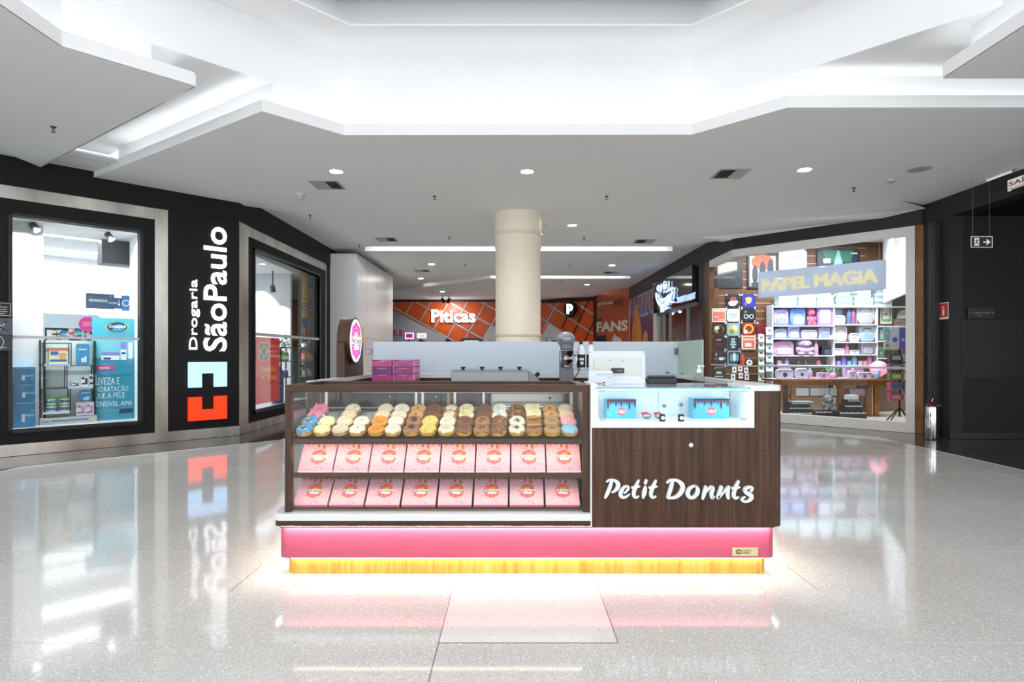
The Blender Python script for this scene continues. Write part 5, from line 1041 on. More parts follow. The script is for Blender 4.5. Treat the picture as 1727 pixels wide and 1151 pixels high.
def card(px0, px1, py0, py1, lab, round_=False):
    x0, zz1 = lcl(px0, py0); x1, zz0 = lcl(px1, py1); w_, h = x1 - x0, zz1 - zz0; t = thing('display_card', lab, 'card', onst(x0, -.04, zz0), R(45))
    b = MB()
    if round_: b.prism([(w_ / 2 + w_ / 2 * math.cos(i * .2618), h / 2 + h / 2 * math.sin(i * .2618)) for i in range(24)], 0, .006, 'y')
    else: b.prism(rrect(0, w_, 0, h, .03), 0, .006, 'y')
    b.build('card', M('#3a92bf', .4, var=.06), t); b = MB(); b.box(w_ * .1, w_ * .3, -.001, 0, h * .9, h * .95, 1); b.box(w_ * .4, w_ * .6, -.001, 0, h * .15, h * .35, 0); b.box(w_ * .2, w_ * .8, -.001, 0, h * .72, h * .76, 0); b.box(w_ * .62, w_ * .78, -.001, 0, h * .15, h * .42, 0); b.build('print', [M('#e6eef4', .4), M('#c9335c', .4)], t)
    if round_: b = MB(); b.box(w_ * .4, w_ * .6, .006, .012, -.12, .02); b.build('foot', LGREY, t)
    else: b = MB(); b.box(w_ * .2, w_ * .8, .006, .1, -.004, .004); b.build('foot', LGREY, t)
card(127, 150, 580, 617, 'blue rounded display card beside the upper wire frame'); card(131, 154, 658, 677, 'round blue display card on the stand', True)
x0, zz1 = lcl(127, 679); x1, zz0 = lcl(157, 702)
for j in range(2): carton(x0 + j * (x1 - x0) / 2, -.1, .1, (x1 - x0) / 2 - .006, .1, zz1 - .1, '#d5d0dc', ['pale patterned pack under the round card', 'pale patterned pack at the stand corner'][j], ['#8a6f9a', '#b58a6a', '#c9c3d4', '#a98fb5'])
# big rounded display tower with lettering
a2, c2, z0, z1 = Ls(163, 240, 537, 722, .3); z0 = .33; rr = (c2 - a2) / 2; H_ = z1 - .33
t = thing('display_tower', 'turquoise curved display tower for skin cream in the pharmacy window', 'display', WL((a2 + c2) / 2, .62, .33), R(45))
def arcpt(u, z, off=0): g = -math.pi * .80 + u * math.pi * .60; return ((rr * 1.25 + off) * math.cos(g), (rr + off) * math.sin(g) * .62 + .1, z)
def arcpatch(b, u0, u1, za, zb, off, m=0, n=16):
    vs = [arcpt(u0 + (u1 - u0) * i / n, z, off) for z in (za, zb) for i in range(n + 1)]; b.add(vs, [(i, i + 1, n + 2 + i, n + 1 + i) for i in range(n)], m, True)
b = MB(); arcpatch(b, 0, 1, 0, H_ * .605, 0, 0); arcpatch(b, 0, 1, H_ * .605, H_ * .8, 0, 1); arcpatch(b, 0, 1, H_ * .8, H_, 0, 2)
b.add([arcpt(i / 16, H_) for i in range(17)], [tuple(range(17))], 2); b.build('curved_panel', [M('#2d8fa6', .35), M('#6fc3d2', .35), M('#3aa6bd', .35)], t)
def arctext(s, u0, u1, za, zb, off, mat, name, bold=0):
    b = MB(); b.text(s, u0, za, u1 - u0, zb - za, 0, 0, bold=bold); b.v = [arcpt(v[0], v[2], off) for v in b.v]; return b.build(name, mat, t)
CW = M('#d4e4ea', .5)
for i, (s, y0, y1, x0, x1) in enumerate([('LEVEZA E', 638, 650, 170, 206), ('HIDRATAÇÃO', 651, 664, 170, 220), ('QUE A PELE', 664, 675, 169, 214), ('SENSÍVEL AMA', 677, 687, 169, 227)]):
    arctext(s, (x0 - 163) / 77, (x1 - 163) / 77, onL(195, y1, .3)[1] - .33, onL(195, y0, .3)[1] - .33, .004, CW, 'slogan')
arctext('CETAPHIL OPTIMAL HYDRATION', .1, .82, onL(195, 637, .3)[1] - .33, onL(195, 632, .3)[1] - .33, .004, M('#2b5c93', .5), 'small_print')
b = MB(); arcpatch(b, .1, .46, onL(190, 625, .3)[1] - .33, onL(190, 617, .3)[1] - .33, .003); b.build('pink_tag', M('#d3387f', .4), t); arctext('NOVO', .17, .38, onL(190, 623, .3)[1] - .33, onL(190, 619.5, .3)[1] - .33, .006, WHITE, 'tag_lettering', .02)
b = MB(); ov = lambda k: [arcpt(.52 + .21 * k * math.cos(i * .2618), onL(200, 551, .3)[1] - .33 + .075 * k * math.sin(i * .2618), .004 if k > 1 else .006) for i in range(24)]
b.add(ov(1.1), [tuple(range(24))], 0); b.add(ov(.95), [tuple(range(24))], 1); b.build('oval_badge', [M('#9ccf3a', .4), M('#20307e', .4)], t); arctext('Cetaphil', .36, .68, onL(200, 553.5, .3)[1] - .33, onL(200, 547, .3)[1] - .33, .009, WHITE, 'badge_lettering', .02)
b = MB(); zc = onL(200, 608, .3)[1] - .33
arcpatch(b, .22, .56, zc, zc + .07, .004, 0); arcpatch(b, .22, .56, zc + .07, zc + .12, .004, 1); arcpatch(b, .58, .7, zc, zc + .16, .004, 0); arcpatch(b, .58, .7, zc + .16, zc + .27, .004, 1); arcpatch(b, .74, .84, zc + .02, zc + .27, .004, 0); arcpatch(b, .75, .83, zc - .05, zc + .02, .004, 1)
arcpatch(b, .26, .4, zc + .01, zc + .04, .006, 2); arcpatch(b, .6, .68, zc + .09, zc + .12, .006, 2); b.build('product_picture', [M('#e3ecee', .4), M('#7a86c8', .4), M('#20307e', .4)], t)
b = MB(); arcpatch(b, .55, .85, onL(190, 701, .3)[1] - .33, onL(190, 693, .3)[1] - .33, .004); b.build('dark_tag', M('#2a3a5e', .4), t)
# hanging signs and back shelves
a, c_, z0, z1 = Ls(145, 193, 497, 520, 2.2); t = thing('hanging_sign', 'dark blue hanging sign reading REFRESQUE inside the pharmacy', 'sign', WL(a, 2.2, z0), R(45)); b = MB(); b.box(0, c_ - a, 0, .02, 0, z1 - z0); b.build('panel', M('#3c566f', .5), t); b = MB(); b.text('REFRESQUE', .04, (z1 - z0) * .42, (c_ - a) * .66, (z1 - z0) * .2, -.002, 0, bold=.03); b.build('lettering', WHITE, t)
for x in (.05, c_ - a - .05): b = MB(); b.cyl((x, .01, z1 - z0), (x, .01, 3.12 - z0), .002, n=5); b.build('wire', LGREY, t)
a, c_, z0, z1 = Ls(181, 221, 504, 520, 1.8); t = thing('hanging_sign', 'blue hanging queue sign with white arrow inside the pharmacy', 'sign', WL(a, 1.8, z0), R(45)); w_, h = c_ - a, z1 - z0; b = MB(); b.box(0, w_, 0, .02, 0, h); b.build('panel', M('#2b4b73', .5), t)
b = MB(); b.text('FILA ÚNICA', .02, h * .4, w_ * .35, h * .25, -.002, 0); b.box(w_ * .47, w_ * .5, -.002, 0, h * .4, h * .8); b.prism([(w_ * .43, h * .45), (w_ * .54, h * .45), (w_ * .485, h * .2)], -.002, 0, 'y'); b.build('lettering', WHITE, t); b = MB(); b.box(w_ * .6, w_ * .95, -.01, .03, -.03, h + .05); b.build('emblem_plate', M('#3f86c8', .4), t); b = MB(); ring(b, wavy(w_ * .775, h * .55, .055, 16, 0, 1), wavy(w_ * .775, h * .55, .04, 16, 0, 1), -.012, 0); b.build('emblem', WHITE, t)
for x in (.05, w_ - .05): b = MB(); b.cyl((x, .01, h), (x, .01, 3.12 - z0), .002, n=5); b.build('wire', LGREY, t)
a, c_, z0, z1 = Ls(72, 168, 532, 600, 2.9); t = thing('wall_shelving', 'white pharmacy shelving against the bright back wall', 'shelving', WL(a, 2.9, .33), R(45)); W_ = c_ - a; zs = [onL(110, y, 2.9)[1] - .33 for y in (585, 569, 556)]; top = z1 - .33
b = MB(); b.box(0, W_, .35, .4, 0, top); b.build('back', M('#d3dde2', .5), t); b = MB(); b.box(-.02, W_, -.0, .4, top - .25, top); b.build('header', M('#c3d2dc', .5), t)
for z in zs[:2]: b = MB(); b.box(0, W_, 0, .36, z - .03, z); b.build('shelf', WHITE, t)
for x in (0, W_ * .68, W_ - .03): b = MB(); b.box(x, x + .03, 0, .36, 0, top - .25); b.build('upright', M('#aebfc9', .5), t)
rnd = random.Random(5); PC = ['#e9edf0', '#d3405c', '#2f7fb8', '#f0efe8', '#53b0c9', '#e8d9c0', '#3a3f52', '#8fc7a8']
for r_, z in enumerate(zs[:2]):
    for j in range(11):
        x = .06 + j * (W_ - .15) / 11; h = rnd.uniform(.09, .2); q = WL(a, 2.9, .33) + Vector((x * .7071 - .03 * .7071, x * .7071 + .03 * .7071, z)); col = rnd.choice(PC)
        b = MB(); b.box(0, .085, 0, .1, 0, h); b.box(.008, .077, -.001, 0, h * .3, h * .6, 1); solo(b, 'medicine_box', [M(col, .4), M(rnd.choice(PC), .4)], 'small medicine carton on the %s pharmacy back shelf' % ['lower', 'upper'][r_], 'box', q, R(45), 'medicine cartons on the %s back shelf' % ['lower', 'upper'][r_])
q = onL(148, 547, 2.85); t = thing('round_sticker', 'magenta round sticker hanging on the pharmacy shelving', 'sticker', WL(q[0], 2.85, q[1]), R(45)); b = MB(); b.cyl((0, .01, 0), (0, 0, 0), .13, n=28); b.build('disc', M('#e0369a', .5), t); b = MB(); [b.box(-.07, .07, -.001, 0, z, z + .012) for z in (-.03, 0, .03)]; b.build('print', M('#f4c9a0', .5), t); b = MB(); b.cyl((0, .005, .12), (0, .04, .2), .004, n=5); b.build('hanger', LGREY, t)
# ---------------------------------------------------------------- second pharmacy window (corridor side)
def As(px0, px1, py0, py1, d):
    m_ = (px0 + px1) / 2; a, z0 = onA(px0, py1, d); c_, z1 = onA(px1, py0, d); return a, c_, onA(m_, py1, d)[1], onA(m_, py0, d)[1]
a, c_, z0, z1 = As(428.6, 472, 570, 680, .07); z0, z1 = .42, 1.62
t = thing('window_poster', 'red free medicine poster with a flag in the corridor window', 'poster', WA(a, .075, z0), R(90)); w_, h = c_ - a, z1 - z0
b = MB(); b.box(0, w_, 0, .004, 0, h); b.build('sheet', frosted('red_poster_film', '#e2371f', .03), t)
b = MB(); b.prism(rrect(w_ * .17, w_ * .55, h * .65, h * .92, .03), -.002, 0, 'y', 0); b.prism(rrect(w_ * .19, w_ * .53, h * .66, h * .91, .025), -.003, 0, 'y', 1); b.prism([(w_ * .2, h * .785), (w_ * .36, h * .68), (w_ * .52, h * .785), (w_ * .36, h * .89)], -.004, 0, 'y', 2); b.disc((w_ * .36, -.005, h * .785), .075, n=24, m=3, fz=1.05); b.build('flag', [WHITE, M('#12813f', .4), M('#f2d21e', .4), M('#24459a', .4)], t)
b = MB()
for i, s in enumerate(('AQUI TEM', 'FARMÁCIA', 'POPULAR')): b.text(s, w_ * .59, h * (.84 - i * .075), w_ * .38, h * .055, -.003, 0, bold=.02 if i == 2 else 0)
b.build('white_lettering', frosted('white_poster_print', '#ffffff', .02), t)
b = MB(); b.text('Remédio', w_ * .24, h * .47, w_ * .58, h * .1, -.003, 0, bold=.03); b.text('de Graça', w_ * .24, h * .33, w_ * .62, h * .11, -.003, 0, bold=.03); b.build('yellow_lettering', frosted('yellow_poster_print', '#ffee10', .02), t)
b = MB()
for i, s in enumerate(('Remédios gratuitos', 'para asma, hipertensão', 'e diabetes', 'Consulte a lista')): b.text(s, w_ * .23, h * (.265 - i * .05), w_ * (.55, .65, .32, .28)[i], h * .028, -.003, 0)
b.build('small_lettering', frosted('gold_poster_print', '#ffc540', .02), t)
a, c_, z0, z1 = As(509, 527, 458, 583, .35); z0, z1 = onA(509, 583, .35)[1], onA(518, 457, .35)[1]
t = thing('hanging_banner', 'long yellow and blue hanging banner in the corridor window', 'banner', WA(a, .35, z0), R(90)); w_, h = c_ - a, z1 - z0; YL, BU = M('#f0b52a', .5), M('#2a4aa8', .5)
b = MB(); b.box(0, w_, 0, .004, 0, h, 0); b.box(w_ * .52, w_, -.001, 0, h * .79, h * .97, 1); b.box(0, w_ * .5, -.001, 0, 0, h * .36, 1); b.box(0, w_, -.001, 0, h * .47, h * .52, 1)
b.prism([(w_ * .08, h * .2), (w_ * .25, h * .1), (w_ * .42, h * .2), (w_ * .42, h * .26), (w_ * .25, h * .22), (w_ * .08, h * .26)], -.003, -.001, 'y', 2); b.box(w_ * .62, w_ * .92, -.001, 0, h * .2, h * .31, 3); b.box(w_ * .2, w_ * .32, -.003, -.001, 0, h * .1, 4); b.prism([(w_ * .6, h * .93), (w_ * .75, h * .8), (w_ * .95, h * .82), (w_ * .7, h * .9)], -.003, -.001, 'y', 4); b.disc((w_ * .82, -.002, h * .6), .06, m=4)
b.build('sheet', [YL, BU, M('#f08a5a', .5), M('#d8e6e0', .5), M('#3fb0d8', .5)], t)
b = MB(); b.text('Ter saúde', w_ * .05, h * .6, w_ * .6, h * .035, -.003, 0, bold=.02); b.text('é se cuidar', w_ * .05, h * .545, w_ * .75, h * .035, -.003, 0, bold=.02); b.build('blue_lettering', BU, t); b = MB(); b.text('todos os dias.', w_ * .04, h * .478, w_ * .9, h * .034, -.003, 0, bold=.02); b.build('white_lettering', WHITE, t)
b = MB(); b.cyl((w_ / 2, 0, h), (w_ / 2, 0, 3.2 - z0), .003, n=5); b.build('cord', LGREY, t)
# wire racks with plants and bottles
def rack(px0, px1, ys, d, lab):
    a = onA(px0, 600, d)[0]; c_ = onA(px1, 600, d)[0]; w_ = c_ - a; m_ = (px0 + px1) / 2; zz = [onA(m_, y, d)[1] for y in ys]; t = thing('wire_rack', lab, 'rack', WA(a, d, .33), R(90))
    b = MB()
    for x in (0, w_):
        for y in (0, .16): b.box(x - .012, x + .012, y - .012, y + .012, 0, zz[-1] - .33)
    b.build('posts', BLACKM, t)
    for z in zz: b = MB(); b.box(-.012, w_ + .012, -.012, .172, z - .33 - .02, z - .33); b.build('shelf', M('#5a6064', .4), t)
    return a, w_, zz
R1 = rack(474, 495, (686, 636, 609, 586), .2, 'black wire rack behind the red poster in the pharmacy window'); R2_ = rack(516, 531, (670, 634, 609, 586), .2, 'black wire rack under the hanging banner in the pharmacy window')
def bottle(name, loc, r, h, col, capc, lab, rot=R(90), grp=None, cat='bottle', lb=None):
    t = thing(name, lab, cat, loc, rot, grp); b = MB(); b.lathe([(r * .95, 0), (r, h * .02), (r, h * .62), (r * .8, h * .74), (r * .4, h * .82), (r * .4, h * .86)], (0, 0, 0), 16); b.build('body', M(col, .3, var=.04), t); b = MB(); b.lathe([(r * .48, h * .85), (r * .48, h * .99), (0, h)], (0, 0, 0), 12); b.build('cap', M(capc, .35), t)
    if lb: b = MB(); b.lathe([(r * 1.01, h * .15), (r * 1.01, h * .5)], (0, 0, 0), 16); b.build('label', M(lb, .4, var=.2, scale=30), t)
    return t
for j, (x, col, cp, h) in enumerate(((.2, '#6f9a2e', '#e9e9e2', .24), (.45, '#8fae48', '#3a6a2a', .2), (.7, '#5f8a3a', '#e9e9e2', .22))): bottle('lotion_bottle', WA(R1[0] + R1[1] * x, .28, R1[2][2]), .05, h, col, cp, 'green lotion bottle %s on the rack behind the red poster' % ['nearest the poster', 'in the middle', 'at the far end'][j], grp='green bottles on the rack', lb='#e8ecd8')
for j, x in enumerate((.15, .5, .85)): bottle('lotion_bottle', WA(R2_[0] + R2_[1] * x, .28, R2_[2][2]), .065, .26, '#d9622e', '#c9512a', 'orange lotion bottle %s under the hanging banner' % ['at the poster side', 'in the middle', 'at the far side'][j], grp='orange bottles on the rack', lb='#f0a070')
for j, (x, col) in enumerate(((.3, '#3a3a78'), (.65, '#54489a'))): bottle('lotion_bottle', WA(R1[0] + R1[1] * x, .28, R1[2][1]), .055, .17, col, '#d8b06a' if j == 0 else '#e4e4ea', ['dark blue bottle with gold cap on the rack', 'violet bottle with pale cap on the rack'][j])
for j, (x, h) in enumerate(((.2, .16), (.55, .2), (.85, .14))): bottle('lotion_bottle', WA(R2_[0] + R2_[1] * x, .28, R2_[2][1] if j < 3 else 0), .05, h, '#c9cdd4', '#2c2f36', 'silver bottle %s on the lower shelf under the banner' % ['at the near end', 'in the middle', 'at the far end'][j], grp='silver bottles under the banner')
bottle('shampoo_bottle', WA(onA(474, 640, .25)[0] - .16, .25, .34), .11, .75, '#35397c', '#35397c', 'large dark blue bottle display beside the red poster')
def vine(name, base, lab, n, drop, seed):
    rnd = random.Random(seed); t = thing(name, lab, 'plant', base); b = MB(); b.lathe([(.05, 0), (.06, .08), (.055, .08)], (0, 0, 0), 14); b.build('pot', WHITE, t); b = MB(); s = MB()
    for i in range(n):
        ang = rnd.uniform(0, 6.28); L = rnd.uniform(.06, .2); z = rnd.uniform(-drop, .16); r = .05 + (.03 if z < 0 else L * .6); x, y = r * math.cos(ang), r * math.sin(ang); zz = .08 + z
        m_ = Matrix.Translation((x, y, zz)) @ Matrix.Rotation(ang, 4, 'Z') @ Matrix.Rotation(rnd.uniform(-.9, .9), 4, 'Y'); b.add([(0, 0, 0), (.03, .022, .006), (.075, 0, -.01), (.03, -.022, .006)], [(0, 1, 2), (0, 2, 3)], 0, False, m_)
    for i in range(6): a_ = i * 1.05; s.tube([(0, 0, .07), (.06 * math.cos(a_), .06 * math.sin(a_), .12), (.09 * math.cos(a_), .09 * math.sin(a_), .08 - drop * (i % 2))], .004, 5)
    b.build('foliage', M('#6f9a62', .5, var=.25, scale=30), t); s.build('stems', M('#5d7f4a', .6), t)
vine('potted_ivy', WA(R1[0] + R1[1] * .5, .28, R1[2][3]), 'leafy potted ivy on top of the rack behind the red poster', 60, .05, 1); vine('potted_ivy', WA(R2_[0] + R2_[1] * .15, .28, R2_[2][3]), 'trailing potted ivy hanging down beside the banner', 90, .75, 2)
# scallops of light on the partition: two real spots
for i, (x, z_, lab) in enumerate(((-5.65, 3.08, 'black ceiling spotlight washing the partition, by the red poster'), (-5.2, 2.74, 'black ceiling spotlight washing the partition, farther along'))):
    t = thing('track_spotlight', lab, 'spotlight', (x, 12.55, z_)); b = MB(); b.cyl((0, 0, 3.2 - z_), (0, 0, .05), .015); b.build('stem', DGREY, t); Tm = Matrix.Rotation(R(20), 4, 'X'); b = MB(); b.cyl((0, 0, .06), (0, 0, -.08), .05, .055, 18, T=Tm, cap=False); b.disc((0, 0, .06), .05, 'z', T=Tm); b.build('can', M('#55565a', .4), t)
    l = bpy.data.lights.new('spot_beam', 'SPOT'); l.energy = 75; l.spot_size = R(66); l.spot_blend = .2; l.shadow_soft_size = .03; l.color = COOL; o = bpy.data.objects.new('spot_beam', l); COL.objects.link(o); o.location = (x, 12.58, z_ - .06); o.rotation_euler = (R(22), 0, 0)
# ================================================================ STATIONER
a0, zz0 = onR(1279, 502, .1); a1, zz1 = onR(1494, 435, .1); zb, zt = 2.437, 2.95
t = thing('shop_sign', 'silver blue sign board with pale gold lettering hanging inside the stationer glass', 'shop sign', WR(a0, .1, zb), R(-45)); W_ = a1 - a0
b = MB(); b.box(0, W_, 0, .02, 0, zt - zb); b.build('board', SIGNF, t)
b = MB(); [(b.text('PAPEL', W_ * .035 + q, .13 + e, W_ * .4, .22, -f, 0, th=.03), b.text('MAGiA', W_ * .48 + q, .13 + e, W_ * .46, .235, -f, 0, th=.03)) for q, e, f in ((0, 0, 0), (.014, 0, .001), (-.014, 0, .002), (0, .01, .003), (0, -.01, .004))]; b.build('lettering', M('#efe4b8', .4, 0, .35, 0), t)
for x in (.1, W_ - .1): b = MB(); b.cyl((x, .01, zt - zb), (x, .01, 3.88 - zb), .003, n=5); b.build('wire', LGREY, t)
YW = 13.28                                             # face of the slat wall
def frame_pic(name, px0, px1, py0, py1, Y, fcol, icol, lab, cat, draw=None, dm=(), cut=False, grp=None):
    p0, p1 = at(px0, py1, Y), at(px1, py0, Y); w_, h = p1.x - p0.x, p1.z - p0.z; t = thing(name, lab, cat, p0, 0, grp); c = min(w_, h) * .14
    oct_ = [(c, 0), (w_ - c, 0), (w_, c), (w_, h - c), (w_ - c, h), (c, h), (0, h - c), (0, c)]
    sq = [(0, 0), (w_, 0), (w_, h), (0, h)]; b = MB(); b.prism(oct_ if cut else sq, -.02, 0, 'y'); b.build('plaque' if cut else 'frame', M(fcol, .4), t)
    i = .07 * min(w_, h); k = .8 if cut else 1 - 2 * i / min(w_, h)
    b = MB(); b.flat([(w_ / 2 + (x - w_ / 2) * (k if not cut else .93), h / 2 + (z - h / 2) * (k if not cut else .93)) for x, z in (oct_ if cut else sq)], -.0205, 'y'); b.build('picture', M(icol, .35, var=.06), t)
    if draw:
        b = MB(); draw(b, w_, h); b.v = [(v[0], -.021 + v[1] * .1, v[2]) for v in b.v]; b.build('print', [M(x, .4) for x in dm], t)
    if cut and w_ < .6:
        b = MB()
        for (x, z, sx, sz) in ((0, 0, 1, 1), (w_, 0, -1, 1), (w_, h, -1, -1), (0, h, 1, -1)): b.flat([(x, z), (x + sx * c, z), (x, z + sz * c)], -.005, 'y')
        b.build('white_corners', M('#e3e6ea', .4), t)
    return t
def blob(*spec):       # list of (x, z, rx, rz, m) ellipses in unit space
    def f(b, w_, h):
        for i, (x, z, rx, rz, m) in enumerate(spec): b.flat([(w_ * (x + rx * math.cos(q * .449)), h * (z + rz * math.sin(q * .449))) for q in range(14)], -.001 * i, 'y', m)
    return f
def bars(*spec):
    def f(b, w_, h):
        for i, (x0, x1, z0, z1, m) in enumerate(spec): b.flat([(w_ * x0, h * z0), (w_ * x1, h * z0), (w_ * x1, h * z1), (w_ * x0, h * z1)], -.001 * i, 'y', m)
    return f
G = 'plaques on the stationer wall'
frame_pic('framed_poster', 1204, 1252, 440, 486, YW, '#1b1c20', '#23262c', 'dark poster with a pale sloping shape, high on the stationer wall by the wood post', 'poster', lambda b, w_, h: (b.flat([(w_ * .12, h * .42), (w_ * .8, h * .62), (w_ * .8, h * .95), (w_ * .12, h * .95)], 0, 'y', 0), b.flat([(w_ * .12, h * .42), (w_ * .8, h * .62), (w_ * .8, h * .68), (w_ * .12, h * .5)], -.001, 'y', 1)), ['#c9c6b4', '#6d6c66'])
frame_pic('framed_poster', 1260, 1311, 428, 487, YW, '#15161a', '#c9d3dc', 'black framed poster with an orange sun above three dark shapes', 'poster', blob((.5, .75, .38, .22, 0), (.25, .4, .1, .28, 1), (.5, .48, .11, .3, 1), (.76, .52, .11, .33, 1), (.3, .12, .2, .07, 1)), ['#e2562e', '#2b3038'])
t = frame_pic('framed_poster', 1313, 1360, 420, 460, YW, '#e8edf2', '#eef2f6', 'white poster with two scribbled words between the framed posters', 'poster', lambda b, w_, h: (b.text('PINK', w_ * .3, h * .52, w_ * .4, h * .16, 0, 0, shear=.2), b.text('FLOYD', w_ * .27, h * .28, w_ * .45, h * .16, 0, 0, shear=-.1)), ['#30343a'], cut=True)
frame_pic('framed_poster', 1377, 1449, 419, 458, YW, '#141519', '#27313c', 'dark poster of a green treed street with a pale car, under the stationer ceiling', 'poster', lambda b, w_, h: (b.flat([(w_ * .2, h * .4), (w_ * .8, h * .4), (w_ * .85, h * .9), (w_ * .15, h * .9)], 0, 'y', 0), b.flat([(w_ * .38, h * .2), (w_ * .62, h * .2), (w_ * .52, h * .9), (w_ * .48, h * .9)], -.001, 'y', 1), b.flat(rrect(w_ * .15, w_ * .32, h * .35, h * .55, .02), -.002, 'y', 2), b.box(w_ * .8, w_ * .95, -.003, -.002, h * .75, h * .8, 2)), ['#2e6a55', '#8fb0c0', '#e4ebef'], cut=True)
PL = [  # px centre, py centre, plaque, picture colour, print, mats, label
 (1236, 508, '#1a1b1f', '#1c1d22', blob((.5, .6, .25, .2, 0), (.45, .32, .3, .2, 1), (.72, .42, .14, .1, 1)), ['#a1342f', '#dfe3e6'], 'black plaque with a pale hand and red dot, top row of the stationer wall'),
 (1262, 508, '#1d2250', '#232a86', blob((.5, .55, .2, .25, 0), (.5, .65, .25, .12, 1), (.3, .3, .1, .12, 2)), ['#d9b48a', '#e2b02c', '#c7432f'], 'blue plaque with a yellow and tan burst, top row of the stationer wall'),
 (1212, 532, '#dfe6ea', '#d2735f', bars((.1, .9, .75, .9, 0), (.2, .5, .35, .42, 0), (.5, .85, .15, .2, 0)), ['#eac9c0'], 'coral print in a white frame, second row by the wood post'),
 (1236, 532, '#23272c', '#c3d3da', bars((.2, .8, .55, .6, 0), (.3, .7, .45, .48, 0), (.3, .7, .3, .34, 0)), ['#7a8790'], 'pale grey print in the middle of the second row of the wall'),
 (1262, 531, '#17181b', '#1c1e22', lambda b, w_, h: [ring(b, wavy(w_ * x, h * .36, w_ * .16, 18, 0, 1), wavy(w_ * x, h * .36, w_ * .115, 18, 0, 1), 0, 0) for x in (.32, .7)] + [b.box(w_ * .45, w_ * .57, -.001, 0, h * .38, h * .42, 0), b.flat([(w_ * .25, h * .75), (w_ * .33, h * .75), (w_ * .22, h * .6)], 0, 'y', 0)], ['#cfd6dc'], 'black plaque with round spectacles, second row of the stationer wall'),
 (1212, 556, '#15161a', '#1b1c1c', blob((.5, .5, .36, .3, 0), (.6, .45, .2, .3, 1), (.35, .6, .18, .14, 2)), ['#9a8c3c', '#15161a', '#d8d2b0'], 'black plaque with a golden swirl, third row by the wood post'),
 (1236, 556, '#1a1d24', '#7da3b4', blob((.5, .5, .36, .36, 0), (.4, .35, .2, .2, 1), (.62, .6, .18, .18, 2)), ['#d9a84a', '#6a8f3a', '#c9d8dc'], 'blue and gold plaque in the middle of the third row'),
 (1262, 555, '#1b1416', '#8a2222', lambda b, w_, h: (ring(b, wavy(w_ / 2, h / 2, w_ * .36, 18, .008, 6), wavy(w_ / 2, h / 2, w_ * .24, 18, 0, 1), 0, 0), b.box(w_ * .15, w_ * .4, -.002, -.001, h * .15, h * .42, 1)), ['#d8a63a', '#e9e4dc'], 'red plaque with a golden ring emblem, third row of the wall'),
 (1212, 579, '#131417', '#17181c', blob((.5, .74, .2, .07, 0), (.5, .42, .25, .06, 1)), ['#a5793a', '#4a2a30'], 'nearly black plaque with a small bronze mark, fourth row by the wood post'),
 (1236, 579, '#191d22', '#20262c', bars((.38, .62, .72, .84, 0), (.35, .65, .52, .66, 0), (.3, .7, .34, .46, 0), (.38, .62, .14, .28, 0)), ['#a7c3cf'], 'black plaque with four pale blocks, fourth row of the wall'),
 (1262, 578, '#dfe6ea', '#d2685a', bars((.1, .9, .66, .78, 0), (.25, .7, .2, .45, 1)), ['#e9b0a6', '#efd9d4'], 'coral print in a white frame, fourth row of the wall'),
 (1212, 603, '#131417', '#17181b', lambda b, w_, h: (b.box(w_ * .28, w_ * .33, 0, .001, h * .62, h * .8, 0), b.flat(rrect(w_ * .5, w_ * .82, h * .28, h * .5, .03), 0, 'y', 0), ring(b, wavy(w_ * .84, h * .42, w_ * .09, 14, 0, 1), wavy(w_ * .84, h * .42, w_ * .05, 14, 0, 1), 0, 0), b.flat(wavy(w_ * .28, h * .4, w_ * .1, 14, .01, 2), 0, 'y', 1)), ['#e8ecee', '#c9342f'], 'black plaque with a letter, red heart and coffee cup'),
 (1238, 604, '#7fa0a8', '#1f2b33', blob((.3, .5, .12, .3, 0), (.5, .55, .12, .32, 1), (.72, .5, .12, .3, 0)), ['#5f8a98', '#c9d8de'], 'photo print in a pale blue frame, fifth row of the wall'),
 (1212, 629, '#17181b', '#1b1c20', lambda b, w_, h: (b.flat(wavy(w_ * .5, h * .5, w_ * .14, 16, .02, 2), 0, 'y', 0), b.box(w_ * .2, w_ * .8, 0, .001, h * .2, h * .26, 1), b.text('gilcharm', w_ * .2, h * .82, w_ * .62, h * .1, 0, 1)), ['#cfc596', '#d7dbdf'], 'black plaque with a pale heart in the lowest row'),
]
for cx_, cy_, fc, ic, dr, dm, lab in PL:
    frame_pic('wall_plaque', cx_ - 11.7, cx_ + 11.7, cy_ - 11.5, cy_ + 11.5, YW, fc, ic, lab, 'plaque', dr, dm, fc not in ('#dfe6ea', '#7fa0a8'), G)
frame_pic('wall_plaque', 1276, 1306, 544, 572, YW, '#7c1f2a', '#7a1f2b', 'large dark red plaque beside the white card rack', 'plaque', bars((.1, .9, .85, .87, 0)), ['#a04a50'], True, G)
frame_pic('red_notebook', 1243, 1255, 598, 616, YW, '#b8472f', '#c4523a', 'red notebook hanging under the photo print', 'notebook', blob((.5, .3, .2, .15, 0)), ['#8a3324'])
for j, (x, y) in enumerate(((1238, 624), (1248, 622), (1258, 625), (1236, 636), (1249, 634), (1259, 636))):
    frame_pic('hanging_card', x - 3.6, x + 3.6, y - 5, y + 5, YW, '#e6e1e2', '#ece8e8', 'small white card with dark print below the rail, %s' % ['first of the top line', 'middle of the top line', 'last of the top line', 'first of the lower line', 'middle of the lower line', 'last of the lower line'][j], 'card', blob((.5, .5, .22, .2, 0)), [['#5a2a35', '#8f2436', '#a2304a'][j % 3]], grp='cards below the rail')
